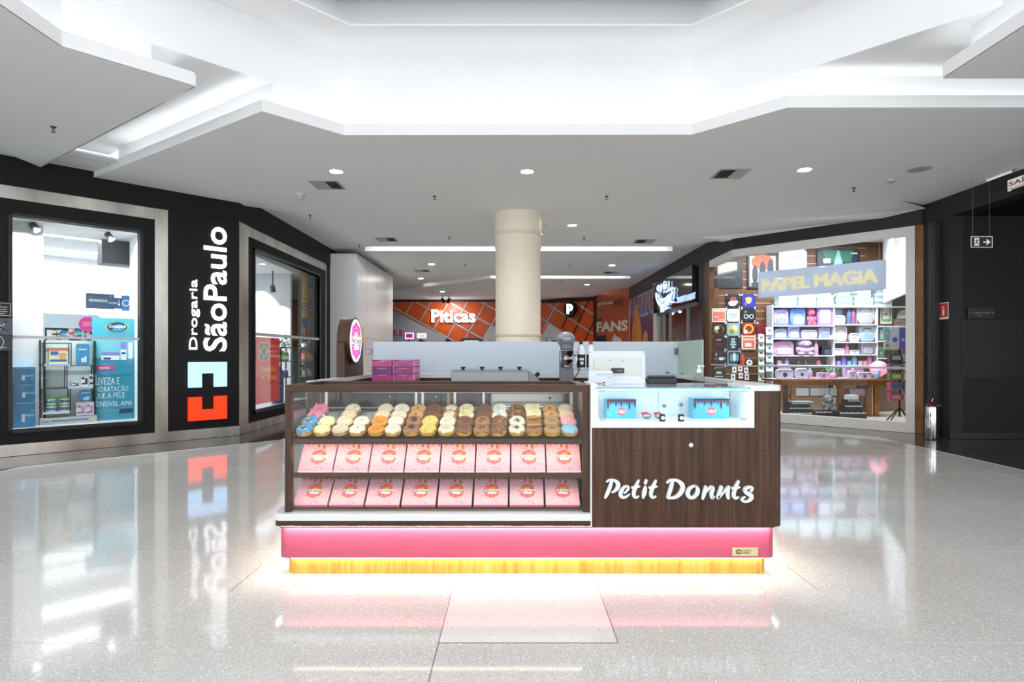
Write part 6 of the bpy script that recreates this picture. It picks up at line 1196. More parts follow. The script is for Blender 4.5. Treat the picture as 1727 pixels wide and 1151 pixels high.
p = at(1264, 612, YW - .03); t = thing('oval_tag', 'white oval tag hanging beside the red notebook', 'tag', p); b = MB(); b.cyl((0, .02, 0), (0, 0, 0), .07, n=18); b.build('plate', M('#e9edee', .4), t); b = MB(); b.disc((0, -.001, .005), .025); b.build('print', M('#50565c', .4), t); b = MB(); b.cyl((0, .01, .0), (0, .04, .1), .003, n=5); b.build('string', LGREY, t)
# two card racks in front of the wall
for i, (px0, px1, ys, lab) in enumerate(((1279, 1289, (570, 583, 596, 609, 622, 636, 649), 'card rack with cream cards before the dark red plaque'), (1292, 1304, (558, 572, 588, 604, 620), 'card rack with white cards next to the purple backpack'))):
    Y = 12.75; p0 = at(px0, 0, Y); w_ = at(px1, 0, Y).x - p0.x; t = thing('card_rack', lab, 'rack', (p0.x, Y, .02)); b = MB(); b.box(w_ / 2 - .02, w_ / 2 + .02, .03, .07, 0, at(0, ys[0] - 6, Y).z); b.build('post', M('#9fb3c4', .3, .4), t); b = MB(); b.cyl((w_ / 2, .05, 0), (w_ / 2, .05, .03), .09, n=20); b.build('foot', BLACKM, t)
    for j, y in enumerate(ys):
        z = at(0, y, Y).z; q = thing('gift_card', '%s card in pocket %d from the top of the %s rack' % (('cream', 'white')[i], j + 1, ('first', 'second')[i]), 'card', (p0.x, Y, z - .085), 0, 'cards in the %s rack' % ('cream', 'white')[i]); b = MB(); b.box(0, w_, -.01, 0, 0, .16, T=Matrix.Rotation(R(-8), 4, 'X')); b.build('card', M(('#cfd3c2', '#d7e2ec')[i], .5), q); b = MB(); b.disc((w_ / 2, -.012 + .01, .09), .03, n=10, T=Matrix.Rotation(R(-8), 4, 'X') @ Matrix.Translation((0, -.011, 0))); b.build('print', M('#5d6470', .5), q)
        q['label'] = '%s gift card, %s from the top of the %s' % (('cream', 'white')[i], (ordn + ['ninth'])[j], ('rack before the dark red plaque', 'rack next to the purple backpack')[i])
        b = MB(); b.box(0, w_, -.03, .04, z - .095 - .02, z - .089 - .02); b.build('pocket', M('#c9d6e0', .3), t)
# shelving unit
YS = 12.88; XU0, XU1, XU2, XU3 = [at(x, 0, YS).x for x in (1304, 1408, 1481, 1546)]
t = thing('wall_shelf_unit', 'long white shelving unit full of bags at the back of the stationer', 'shelving', (0, 0, 0))
b = MB(); b.box(XU0, XU3, 13.2, 13.26, .02, 2.42); b.build('back_panel', M('#8f7763', .6), t)
for x in (XU0, XU1, XU2, XU3): b = MB(); b.box(x - .012, x + .012, YS + .02, 13.2, .02, 2.42); b.build('upright', M('#dfe5ea', .4), t)
ZS = {}
def shelf(k, x0, x1, y): z = at(0, y, YS).z; ZS[k] = z; b = MB(); b.box(x0, x1, YS, 13.2, z - .025, z); b.build('shelf', M('#e4edf2', .4), t)
shelf('top', XU0, XU3, 517)
for k, x0, x1, ys in (('a', XU0, XU1, (549, 571, 599.5, 616)), ('b', XU1, XU2, (547, 577, 598, 616.5)), ('c', XU2, XU3, (550, 575, 604, 622))):
    for i, y in enumerate(ys): shelf(k + str(i + 1), x0, x1, y)
t = None
def X(px, Y=None): return at(px, 0, YS if Y is None else Y).x
def placed(px0, px1, key, dy=.06): return X(px0), X(px1), ZS[key] if isinstance(key, str) else key, YS + dy
def gift_box(px0, px1, key, z_off, h, col, lid, lab, grp=None, dp=.25):
    x0, x1, z, y = placed(px0, px1, key); t = thing('gift_box', lab, 'box', ((x0 + x1) / 2, y, z + z_off), 0, grp); w_ = (x1 - x0) / 2
    b = MB(); b.box(-w_ + .006, w_ - .006, .006, dp, 0, h * .6); b.build('base', M(col, .4, var=.08), t); b = MB(); b.box(-w_, w_, 0, dp + .006, h * .5, h); b.build('lid', M(lid, .4, var=.25, scale=40), t); return h
def backpack(px0, px1, key, h, c1, c2, c3, lab, kind='backpack'):
    x0, x1, z, y = placed(px0, px1, key, .1); w_ = (x1 - x0) / 2; t = thing(kind, lab, 'bag', ((x0 + x1) / 2, y, z)); pm = M(c1, .6, var=.18, scale=14)
    b = MB(); b.prism(rrect(-w_, w_, 0, h, min(w_, h) * .42, 5, (0, 0, 1, 1)), -.02, .14, 'y'); b.build('body', pm, t, bevel=.02)
    b = MB(); b.prism(rrect(-w_ * .68, w_ * .68, h * .06, h * .52, w_ * .22), -.055, -.015, 'y'); b.build('front_pocket', M(c2, .6, var=.15, scale=18), t, bevel=.015)
    b = MB(); b.tube([(-w_ * .25, .03, h * .98), (-w_ * .2, .03, h * 1.09), (w_ * .2, .03, h * 1.09), (w_ * .25, .03, h * .98)], .012, 6); b.build('handle', M(c3, .5), t)
    b = MB(); b.tube([(-w_ * .7, -.022, h * .6), (-w_ * .4, -.024, h * .78), (w_ * .4, -.024, h * .78), (w_ * .7, -.022, h * .6)], .007, 5); b.build('zip', M(c3, .5), t)
    b = MB()
    for s in (-1, 1): b.prism([(s * w_ * .98, 0), (s * w_ * .62, 0), (s * w_ * .98, h * .25)], -.023, -.015, 'y')
    b.build('corner_patches', M(c3, .5), t); return t
def pouch(px0, px1, key, h, c1, c2, lab, dy=.06):
    x0, x1, z, y = placed(px0, px1, key, dy); w_ = (x1 - x0) / 2; t = thing('pouch', lab, 'pouch', ((x0 + x1) / 2, y, z)); b = MB(); b.prism(rrect(-w_, w_, 0, h, h * .3, 4), 0, .09, 'y'); b.build('body', M(c1, .5, var=.18, scale=22), t, bevel=.015)
    b = MB(); b.tube([(-w_ * .9, -.003, h * .8), (0, -.006, h * .86), (w_ * .9, -.003, h * .8)], .006, 5); b.build('zip', M(c2, .4), t); b = MB(); b.disc((0, -.0015, h * .4), min(w_, h) * .28, n=14); b.build('patch', M(c2, .5), t); return t
def shop_bottle(px, key, r, h, c1, cap, lab, dy=.05):
    x = X(px); z = ZS[key] if isinstance(key, str) else key; return bottle('drink_bottle', (x, YS + dy + r, z), r, h, c1, cap, lab, 0)
def mug(px, key, c1, lab, r=.05, h=.1):
    x = X(px); z = ZS[key] if isinstance(key, str) else key; t = thing('mug', lab, 'mug', (x, YS + .1, z)); b = MB(); b.lathe([(r * .9, 0), (r, .01), (r, h), (r * .9, h), (r * .88, .012), (0, .012)], (0, 0, 0), 18); b.build('cup', M(c1, .3, var=.1, scale=20), t); b = MB(); b.tube([(r * .95, 0, h * .8), (r * 1.6, 0, h * .7), (r * 1.6, 0, h * .35), (r * .95, 0, h * .25)], .009, 6); b.build('handle', M(c1, .3), t)
def plush(px0, px1, key, h, c1, c2, lab, ears=True):
    x0, x1, z, y = placed(px0, px1, key, .12); w_ = (x1 - x0) / 2; t = thing('plush_toy', lab, 'plush toy', ((x0 + x1) / 2, y, z)); b = MB(); b.ball((0, 0, h * .27), w_ * .9, w_ * .7, h * .27, 14); b.ball((0, -.01, h * .68), w_ * .85, w_ * .7, h * .24, 14)
    b.ball((-w_ * .55, -w_ * .5, h * .1), w_ * .35, w_ * .4, h * .1, 10); b.ball((w_ * .55, -w_ * .5, h * .1), w_ * .35, w_ * .4, h * .1, 10); b.ball((-w_ * .8, -w_ * .3, h * .35), w_ * .25, w_ * .3, h * .14, 10); b.ball((w_ * .8, -w_ * .3, h * .35), w_ * .25, w_ * .3, h * .14, 10)
    if ears: b.ball((-w_ * .55, 0, h * .92), w_ * .25, w_ * .15, h * .09, 10); b.ball((w_ * .55, 0, h * .92), w_ * .25, w_ * .15, h * .09, 10)
    b.build('body', M(c1, .9, var=.12, scale=40, bump=.4), t); b = MB(); b.ball((0, -w_ * .68, h * .62), w_ * .3, w_ * .15, h * .07, 10); b.build('muzzle', M(c2, .8), t); b = MB(); b.ball((-w_ * .3, -w_ * .62, h * .73), w_ * .07); b.build('eye', BLK, t); b = MB(); b.ball((w_ * .3, -w_ * .62, h * .73), w_ * .07); b.build('eye', BLK, t); return t
# top of the unit: boxes in stacks
tops = [(1316, 1346, ['#9fd8d6', '#a8dcd9'], '#b9cfe6', 'mint'), (1350, 1379, ['#9fd8d6', '#b3e0dc', '#a8dcd9'], '#d6d0ea', 'mint and lilac'), (1381, 1409, ['#a5d9d8', '#a5d9d8', '#b9e0e0'], '#cfd0ea', 'pale blue'), (1413, 1441, ['#c3d8dc'] * 3, '#8fb0b8', 'silver patterned'), (1444, 1476, ['#dfe8e8'] * 4, '#a9bcbc', 'white edged'), (1478, 1508, ['#d5e0e0'] * 3, '#93aab0', 'grey speckled'), (1511, 1538, ['#2a2024', '#2a2024'], '#1f181b', 'black')]
for x0, x1, cs, lid, nm in tops:
    z = 0
    for j, c_ in enumerate(cs): z += gift_box(x0 + (j > 1) * 4, x1 - (j > 1) * 4, 'top', z, .125 if len(cs) < 4 else .105, c_, lid, '%s gift box, %s of its stack on top of the shelving' % (nm, ['lowest', 'second', 'third', 'topmost'][j] if j < len(cs) - 1 else 'topmost'), 'gift boxes on top of the shelving')
# upper shelf
backpack(1308, 1333, 'a1', .36, '#b3abe0', '#8f98da', '#7a64c9', 'purple patterned backpack at the rack end of the upper shelf'); backpack(1336, 1362, 'a1', .38, '#6f8fe0', '#aebdf0', '#2f57d6', 'blue backpack with pale pocket on the upper shelf')
plush(1364, 1380, 'a1', .42, '#c9607f', '#8f3a5c', 'pink plush cat sitting on the upper shelf')
def flatbag(px0, px1, key, h, c1, c2, lab, txt=None, name='gift_bag'):
    x0, x1, z, y = placed(px0, px1, key, .06); w_ = x1 - x0; t = thing(name, lab, 'bag', (x0, y, z)); b = MB(); b.box(0, w_, 0, .09, 0, h); b.build('bag', M(c1, .5, var=.1, scale=12), t); b = MB(); b.flat(rrect(w_ * .14, w_ * .86, h * .12, h * .85, w_ * .1), -.001, 'y'); b.build('panel', M(c2, .5, var=.12, scale=20), t)
    if txt: b = MB(); b.text(txt, w_ * .25, h * .42, w_ * .5, h * .14, -.002, 0, shear=.2); b.build('lettering', M('#2a2c34', .5), t)
    return t
flatbag(1381, 1407, 'a1', .42, '#9a6fc4', '#dfe9ef', 'purple edged gift bag with a flowered panel and a written word', 'Alone')
pouch(1410, 1429, 'b1', .2, '#dfe4ea', '#b9c4d0', 'white pouch in front of the blue grey board'); flatbag(1408, 1431, 'b1', .4, '#7a8894', '#b3c3cf', 'blue grey board bag behind the white pouch', 'Acredite').location.y += .14
for j, x in enumerate((1433, 1440)): shop_bottle(x + 3, 'b1', .05, .38, ['#5a6f9a', '#a05a86'][j], '#3a4a70', ['metallic blue tumbler on the upper shelf', 'metallic pink tumbler beside the blue one'][j])
backpack(1449, 1479, 'b1', .48, '#d3cfe0', '#c4bfd8', '#7a4a2e', 'large pale lilac backpack with brown corners on the upper shelf')
frame_pic('framed_print', 1482, 1505, 506, 549.5, YS + .14, '#5a3a28', '#d9dbd0', 'framed print with a green garland on the upper shelf', 'picture', lambda b, w_, h: (ring(b, rrect(w_ * .15, w_ * .85, h * .15, h * .8, .02), rrect(w_ * .25, w_ * .75, h * .25, h * .7, .02), 0, 0), b.box(w_ * .35, w_ * .65, 0, .001, h * .42, h * .46, 1)), ['#7d9a6a', '#30343a'])
bottle('can', (X(1510.5), YS + .2, ZS['c1']), .05, .3, '#a5905c', '#3f5aa0', 'patterned can behind the small framed sign', 0, cat='can')
frame_pic('framed_print', 1505, 1527, 538, 552, YS + .03, '#2a1c18', '#8f7f74', 'small dark framed sign on the shelf edge before the can', 'picture', lambda b, w_, h: b.text('Papelaria', w_ * .2, h * .4, w_ * .6, h * .2, 0, 0), ['#2a2220'])
x0, x1 = X(1521), X(1543); t = thing('round_bag', 'round white bag with coloured dots at the glass end of the upper shelf', 'bag', ((x0 + x1) / 2, YS + .1, ZS['c1'])); b = MB(); b.prism([((x1 - x0) * .52 * math.cos(i * .2618), .19 + (x1 - x0) * .52 * math.sin(i * .2618) * 1.2) for i in range(24)], 0, .1, 'y'); b.build('body', M('#e0dcd2', .6), t, bevel=.02); b = MB(); rnd = random.Random(3)
for i in range(34): q, a_ = .13 * math.sqrt(rnd.random()), rnd.uniform(0, 6.3); b.disc((q * math.cos(a_), -.001, .19 + q * 1.2 * math.sin(a_)), .011, n=7, m=i % 3)
b.build('dots', [M('#8a3030', .5), M('#3a5a3a', .5), M('#4a4450', .5)], t)
# second shelf
backpack(1310, 1330, 'a2', .22, '#c9c6e6', '#d9d6ee', '#9a94cf', 'small lilac clear bag on the second shelf'); backpack(1332, 1352, 'a2', .28, '#b0b4e4', '#c9cdf0', '#7f88d0', 'lavender rucksack on the second shelf'); pouch(1354, 1381, 'a2', .19, '#cfc6ea', '#a99fd8', 'wide clear lilac pouch on the second shelf')
backpack(1385, 1404, 'a2', .25, '#c0bfe4', '#8f9be0', '#b0a4dc', 'lilac bag behind the white box on the second shelf'); gift_box(1390, 1407, 'a2', 0, .07, '#e9ecf2', '#dfe4ee', 'flat white box in front of the lilac bag', None, .03)
backpack(1409, 1433, 'b2', .36, '#dcd7e0', '#cfc8d6', '#8a5a3a', 'cream backpack with tan corners on the second shelf'); pouch(1436, 1453, 'b2', .2, '#e4d9dc', '#c4a9a4', 'pink white pouch between the two backpacks'); backpack(1453, 1480, 'b2', .38, '#bcd4e4', '#a9c6da', '#7a553c', 'light blue backpack with tan straps on the second shelf')
flatbag(1485, 1500, 'c2', .3, '#5d6a60', '#9fb0a0', 'green grey bag hanging behind the display spinner')
# third shelf
backpack(1307, 1342, 'a3', .31, '#cfa9cf', '#e0bfdc', '#b57fb0', 'wide pink bag with a face on the third shelf'); plush(1345, 1375, 'a3', .38, '#c4a9cc', '#dcc9e0', 'lilac bear bag sitting on the third shelf'); shop_bottle(1380, 'a3', .05, .32, '#d79ac4', '#c98ab8', 'tall pink bottle beside the lilac bear'); backpack(1390, 1406, 'a3', .22, '#2e2b3a', '#4a4a60', '#20202a', 'small black rucksack on the third shelf')
pouch(1410, 1428, 'b3', .14, '#e2dfe8', '#b9b5c4', 'white pouch on the third shelf beside the pink bottle'); shop_bottle(1432, 'b3', .045, .25, '#d486b4', '#c7719f', 'pink bottle between two white pouches'); pouch(1436, 1453, 'b3', .1, '#dfe2ea', '#a9afba', 'low white pouch under the light blue backpack'); backpack(1457, 1478, 'b3', .3, '#cbc7d4', '#b9b4c6', '#8a86a0', 'silver rucksack on the third shelf'); pouch(1482, 1496, 'c3', .26, '#5f7a6a', '#a9bfae', 'green round pouch beside the silver rucksack')
# fourth shelf
for px, r, h, c1, cp, k, lab in ((1330, .04, .14, '#b58ad0', '#b58ad0', 'a4', 'small purple bottle on the low shelf'), (1427, .055, .24, '#8f79d6', '#7a62c9', 'b4', 'purple bottle with dark lid on the low shelf'), (1445, .055, .24, '#7fb0dc', '#d98ab0', 'b4', 'blue bottle with pink lid on the low shelf'), (1471, .055, .24, '#d98ab4', '#c9789f', 'b4', 'pink bottle at the end of the low shelf')): shop_bottle(px, k, r, h, c1, cp, lab)
for px, c1, k, lab in ((1317, '#d7a0b8', 'a4', 'rose mug at the rack end of the low shelf'), (1350, '#4a3a50', 'a4', 'dark mug on the low shelf'), (1362, '#5a4a44', 'a4', 'brown mug on the low shelf'), (1384, '#b06a8a', 'a4', 'plum mug on the low shelf'), (1409, '#d291a8', 'b4', 'pink mug beside the purple bottle'), (1418, '#9a9ac8', 'b4', 'lavender mug beside the purple bottle'), (1436, '#7fb3e0', 'b4', 'sky blue mug between two bottles'), (1455, '#e0a9b8', 'b4', 'pale pink mug beside the blue bottle'), (1463, '#d7909f', 'b4', 'coral pink mug next to the pale pink mug')): mug(px, k, c1, lab)
# display table
TYf, TYb, TZ = 11.98, 12.5, .80; tx0, tx1 = at(1302, 0, TYf).x, at(1502, 0, TYf).x
t = thing('display_table', 'long wooden display table in front of the stationer shelving', 'table', (0, 0, 0)); WT = wood('table_wood', '#5d3d1f', '#86592c', '#a8753c', .45, 3, .8, 'X')
b = MB(); b.box(tx0, tx1, TYf, TYb, TZ - .04, TZ); b.build('table_top', WT, t, bevel=.004); b = MB(); b.box(tx0 + .05, tx1 - .05, TYf + .04, TYf + .06, TZ - .13, TZ - .04); b.build('apron', WT, t)
for x in (at(1337, 0, TYf).x, at(1417, 0, TYf).x, at(1466, 0, TYf).x, at(1478, 0, TYf).x):
    for y in (TYf + .05, TYb - .12): b = MB(); b.box(x, x + .09, y, y + .07, .02, TZ - .04); b.build('leg', WT, t)
b = MB(); b.box(at(1337, 0, TYf).x, tx1 - .3, TYf + .12, TYb - .05, .42, .45); b.build('lower_shelf', WT, t); b = MB(); b.box(tx0 + .01, tx1 - .3, TYf + .01, TYb - .02, TZ, TZ + .004); b.build('runner', M('#dcd2e2', .5, var=.2, scale=9), t)
ZTB = TZ + .004; YSsave = YS; YS = TYf + .03
pouch(1312, 1341, ZTB, .2, '#d9cfe6', '#30303c', 'white patterned pouch at the rack end of the table'); pouch(1345, 1366, ZTB, .22, '#d6d4e6', '#50566a', 'white pouch with dark eyes on the table'); shop_bottle(1370, ZTB, .05, .22, '#d9a0c6', '#5fc6c6', 'pink bottle with turquoise cap on the table'); pouch(1382, 1402, ZTB, .13, '#cfb0d0', '#a95f8a', 'mauve pouch on the table before the flower pot'); pouch(1326, 1346, ZTB, .3, '#c9c4e0', '#8f86c4', 'lilac pouch standing behind the patterned pouch', .3)
mug(1409, ZTB, '#cf8aa8', 'pink flower pot mug on the table', .06, .12); vine('table_plant', (X(1413), YS + .25, ZTB), 'small leafy plant with blossoms on the display table', 50, .0, 4)
pouch(1433, 1446, ZTB, .17, '#d7b9d4', '#8a6a8f', 'cat faced lilac pouch on the table', .02); pouch(1434, 1447, ZTB, .26, '#cdb3d8', '#c04a7a', 'taller pink pouch behind the cat faced one', .22); pouch(1448, 1471, ZTB, .14, '#dcc6dc', '#5a5560', 'wide white pouch with dark marks on the table', .02); pouch(1449, 1468, ZTB, .25, '#d0b4d6', '#a9618f', 'pink lilac pouch behind the wide white pouch', .22)
for j, (x, c1) in enumerate(((1352, '#c9b3d6'), (1376, '#d9c9dd'), (1424, '#e0d0dc'))): x_ = X(x); t = thing('soft_toy_bag', ['small lilac flat case lying on the table edge', 'pale flat case lying before the pink bottle', 'cream flat case lying before the plant'][j], 'case', (x_, YS + .02, ZTB)); b = MB(); b.prism(rrect(-.09, .09, 0, .1, .03), 0, .035); b.build('case', M(c1, .5, var=.2, scale=20), t, bevel=.008); b = MB(); b.box(-.085, .085, -.001, 0, .016, .019); b.build('zip', M('#7a6a8a', .4), t)
p = at(1482, 622, TYf + .2); t = thing('globe_lamp', 'glowing pink globe lamp at the end of the display table', 'lamp', (p.x, TYf + .2, ZTB)); b = MB(); b.cyl((0, 0, 0), (0, 0, .05), .08, n=20); b.build('base', M('#d9a9b4', .4), t); b = MB(); b.ball((0, 0, p.z - ZTB), .165, .165, p.z - ZTB - .04 if p.z - ZTB < .2 else .165, 24); b.build('globe', M('#f59ab0', .35, 0, .75, 0), t)
t = thing('paper_cup', 'blue grey tumbler standing before the pink globe lamp', 'cup', (X(1481), TYf + .06, ZTB)); b = MB(); b.lathe([(.045, 0), (.06, .17), (.055, .17), (.042, .01), (0, .01)], (0, 0, 0), 18); b.build('cup', M('#7f8fb8', .3, var=.2, scale=30), t)
b = MB(); b.lathe([(.061, .165), (.061, .178)], (0, 0, 0), 18); b.build('rim', M('#c9cfdf', .4), t)
# under the table
for j, (x0, x1) in enumerate(((1338, 1360), (1363, 1394), (1396, 1408))): xa, xb = X(x0, 12.2), X(x1, 12.2); solo(MB().box(0, xb - xa, 0, .25, 0, .16), 'storage_box', M('#d5dcdf', .5), 'white storage box under the table, %s from the rack end' % ordn[j], 'box', (xa, 12.1, .45), 0, 'white boxes under the table', .004)
xa, xb = X(1434, 12.1), X(1462, 12.1); gb = MB(); gb.box(0, xb - xa, 0, .22, 0, .14); solo(gb, 'storage_box', M('#c9a9cf', .5, var=.25, scale=30), 'lilac patterned storage box on the lower table shelf', 'box', (xa, 12.12, .45))
def trunk(px0, px1, Y, z, h, lab): xa, xb = X(px0, Y), X(px1, Y); t = thing('storage_chest', lab, 'box', (xa, Y, z)); w_ = xb - xa; b = MB(); b.box(0, w_, 0, .24, 0, h); b.build('trunk', M('#1e191d', .4), t, bevel=.004); b2 = MB(); [b2.box(w_ * (.04 + .068 * i), w_ * (.085 + .068 * i), -.002, 0, h * .7, h * (.86 + .07 * (i % 3 == 0))) for i in range(14)]; b2.build('white_pattern', M('#dcdde0', .5), t); return z + h
z = trunk(1329, 1371, 11.75, .02, .12, 'lowest black patterned chest on the rack side below the table'); z = trunk(1331, 1369, 11.75, z, .1, 'middle black patterned chest on the rack side below the table'); z = trunk(1334, 1366, 11.75, z, .1, 'topmost black patterned chest on the rack side below the table')
xa = X(1340, 11.75); solo(MB().box(0, .4, 0, .25, 0, .012), 'clear_tray', M('#d9dfe2', .3), 'thin white tray lying on the black chests', 'tray', (xa, 11.78, z))
z = trunk(1374, 1410, 11.85, .02, .14, 'single black chest with white trim under the grey bear')
YS = 11.92 - .12; plush(1391, 1411, z, .36, '#7d7f80', '#a5a6a6', 'grey plush bear sitting on a black chest below the table'); YS = TYf
z = trunk(1415, 1462, 11.6, .02, .15, 'largest black chest at the bottom of the stepped stack'); z = trunk(1425, 1455, 11.62, z, .13, 'middle black chest of the stepped stack'); z = trunk(1430, 1450, 11.64, z, .1, 'small black chest on top of the stepped stack'); xa = X(1433, 11.66); solo(MB().box(0, X(1448, 11.66) - xa, 0, .2, 0, .09), 'storage_box', M('#d5d9de', .5), 'white box on top of the stepped black stack', 'box', (xa, 11.66, z))
YS = YSsave
# spinner display by the glass end
SY = 10.9; p = at(1517, 0, SY); t = thing('spinner_display', 'black spinner stand hung with small suitcases and printed bags near the glass', 'display stand', (p.x, SY, .02)); HS = at(0, 556, SY).z
b = MB(); b.cyl((0, 0, .12), (0, 0, HS), .018, n=10); b.build('pole', BLACKM, t)
for i in range(4): a_ = R(20 + 90 * i); b = MB(); b.tube([(0, 0, .3), (.28 * math.cos(a_), .28 * math.sin(a_), 0)], .012, 6); b.build('leg', BLACKM, t)
for z in (556, 596, 617, 632, 652, 669): b = MB(); zz = at(0, z, SY).z; b.cyl((-.3, 0, zz - .03), (.26, 0, zz - .03), .006, n=6); b.build('hook_bar', BLACKM, t)
for j, (y, c1, c2) in enumerate(((604, '#3f4854', '#bfc4cc'), (620, '#7a6a74', '#d9c9d0'), (635, '#6a8a5a', '#e6dca0'), (652, '#c05a80', '#3f86a8'), (670, '#b9506f', '#e0a0c0'))):
    for i, (x0, x1) in enumerate(((1498, 1519), (1521, 1536))):
        pa, pb = at(x0, y + 6, SY - .06), at(x1, y - 6, SY - .06); w_, h = pb.x - pa.x, pb.z - pa.z; q = thing('toy_suitcase', ['dark', 'mauve', 'green and yellow', 'pink and blue', 'rose'][j] + ' little suitcase on the %s side of the spinner' % ('near', 'far')[i], 'suitcase', (pa.x, SY - .06, pa.z), 0, 'little suitcases on the spinner')
        b = MB(); b.box(0, w_, -.06, .05, 0, h); b.build('case', M(c1 if i == 0 else c2, .4, var=.3, scale=25), q, bevel=.008); b = MB(); b.box(w_ * .15, w_ * .85, -.062, -.06, h * .2, h * .8); b.build('picture', M(c2 if i == 0 else c1, .4, var=.35, scale=30), q); b = MB(); b.tube([(w_ * .35, 0, h), (w_ * .4, 0, h + .03), (w_ * .6, 0, h + .03), (w_ * .65, 0, h)], .006, 5); b.build('handle', BLK, q)
for j, (x0, x1, y0, y1, c1, c2) in enumerate(((1490, 1501, 553, 572, '#6fc0e0', '#e4c23a'), (1501, 1516, 553, 590, '#d9e2ee', '#3a4fc0'), (1517, 1527, 556, 588, '#3a46c6', '#a9b4e0'), (1528, 1540, 552, 570, '#b9c9d6', '#6a7f8f'), (1491, 1500, 574, 590, '#c9d6c4', '#5f8a6a'), (1530, 1541, 574, 592, '#9fb8a4', '#e6eae4'))):
    pa, pb = at(x0, y1, SY - .1), at(x1, y0, SY - .1); w_, h = pb.x - pa.x, pb.z - pa.z; q = thing('printed_bag', ['small sky blue and yellow', 'pale with blue flower', 'deep blue', 'grey blue', 'small green white', 'small grey green'][j] + ' printed bag hanging on the spinner', 'bag', (pa.x, SY - .1, pa.z), 0, 'printed bags on the spinner'); b = MB(); b.prism(rrect(0, w_, 0, h, .02), -.015, .015, 'y'); b.build('bag', M(c1, .4, var=.2, scale=20), q, bevel=.006); b = MB(); b.flat(wavy(w_ / 2, h * .45, w_ * .3, 16, w_ * .05, 5), -.016, 'y'); b.build('print', M(c2, .4), q); b = MB(); b.tube([(w_ / 2, 0, h), (w_ / 2, .06, h + .04)], .004, 5); b.build('loop', BLK, q)
# small frames on the white side wall
for j, (px0, px1, py0, py1, Y, lab) in enumerate(((1503, 1521, 464, 489, 12.2, 'small black framed picture with a violet figure on the white side wall'), (1530, 1544, 432, 462, 10.55, 'black framed sketch high on the white side wall by the glass end'))):
    frame_pic('small_frame', px0, px1, py0, py1, Y - .02, '#1c1c20', ['#6a5a86', '#d9dade'][j], lab, 'picture', blob((.5, .45, .2, .3, 0), (.5, .7, .1, .12, 1)), [['#30304a', '#d9b04a'], ['#8a8c90', '#5a5c60']][j], True)
p = at(1545, 505, 11.2); t = thing('table_lamp', 'small cream shaded lamp on the shelving end', 'lamp', (X(1541), YS + .12, ZS['top'])); b = MB(); b.lathe([(.05, 0), (.02, .02), (.015, .12)], (0, 0, 0), 14); b.build('base', M('#bfae8a', .4), t); b = MB(); b.lathe([(.1, .1), (.06, .24)], (0, 0, 0), 18); b.build('lamp_shade', M('#efe6c0', .6, 0, .35, 0), t)
# ================================================================ FAR SHOPS
YO = 25.9
def PX(px): return (px - CX) / FP * YO
def PZ(py): return CH + (CY - py) / FP * YO
ORG = M('#dd5a10', .3, var=.08, scale=.5); STRIP = M('#b9bfc2', .35, .4)
b = MB(); b.prism([(PX(x), PZ(y)) for x, y in [(640, 509), (916, 509), (916, 556), (905, 575), (905, 590), (850, 590), (850, 566), (827, 549), (806, 592), (795, 592), (662, 523), (640, 511)]][::-1], YO, YO + .1, 'y'); struct(b, 'wall_orange', ORG)
b = MB()
def strip(b, p, q, w_, conv, n):     # a flat bar on the wall between two points
    (x0, z0), (x1, z1) = conv(*p), conv(*q); dx, dz = x1 - x0, z1 - z0; L = math.hypot(dx, dz); ox, oz = -dz / L * w_, dx / L * w_
    pl = [(x0 + ox, z0 + oz), (x1 + ox, z1 + oz), (x1 - ox, z1 - oz), (x0 - ox, z0 - oz)]; b.add([n(x, z, -.03) for x, z in pl] + [n(x, z, 0) for x, z in pl], [(0, 1, 2, 3), (4, 5, 6, 7), (0, 1, 5, 4), (1, 2, 6, 5), (2, 3, 7, 6), (3, 0, 4, 7)])
fw = lambda x, y: (PX(x), PZ(y)); nw = lambda x, z, d: (x, YO + d, z)
c3 = lambda x, y: (660 + x / 9.594, 500 + y / 9.594)
for p, q in (((30, 175), (1000, 720)), ((410, 95), (1560, 735)), ((960, 110), (1720, 530)), ((1460, 100), (1900, 340))): strip(b, c3(*p), c3(*q), .03, fw, nw)
for p, q in (((345, 95), (235, 280)), ((50, 95), (25, 150)), ((640, 95), (465, 410)), ((920, 110), (690, 530)), ((1225, 100), (910, 655)), ((1530, 100), (1190, 690)), ((1830, 100), (1480, 700)), ((2130, 100), (1900, 520))): strip(b, c3(*p), c3(*q), .024, fw, nw)
struct(b, 'trim_18', STRIP)
b = MB(); b.box(PX(655), PX(918), YO - .02, YO + .1, PZ(509.5), PZ(506)); struct(b, 'trim_19', BLK)
# angled orange bay with the round sign
A0, A1 = Vector((1.33, 25.9, 0)), Vector((3.42, 24.2, 0)); U = (A1 - A0).normalized(); N = Vector((U.y, -U.x, 0)); LN = (A1 - A0).length
def hit(px, py):
    k = (px - CX) / FP; s = (k * A0.y - A0.x) / (U.x - k * U.y); P_ = A0 + U * s; return s, CH + (CY - py) / FP * P_.y
def wp(s, z, d): v = A0 + U * s + N * (-d); return (v.x, v.y, z)
b = MB(); pl = [hit(*p) for p in ((913, 508), (1003, 500), (1003, 652), (965, 652), (955, 566), (924, 543), (913, 565))]; b.add([wp(s, z, 0) for s, z in pl] + [wp(s, z, .1) for s, z in pl], [tuple(range(7)), tuple(range(7, 14))] + [(i, (i + 1) % 7, 7 + (i + 1) % 7, 7 + i) for i in range(7)]); struct(b, 'wall_orange_bay', ORG)
b = MB(); c4 = lambda x, y: (900 + x / 10.16, 490 + y / 10.16)
for p, q in (((195, 200), (1035, 750)), ((690, 185), (1035, 415)), ((128, 470), (250, 545)), ((250, 545), (520, 715)), ((430, 205), (230, 545)), ((230, 545), (128, 720))): strip(b, c4(*p), c4(*q), .03, hit, wp)
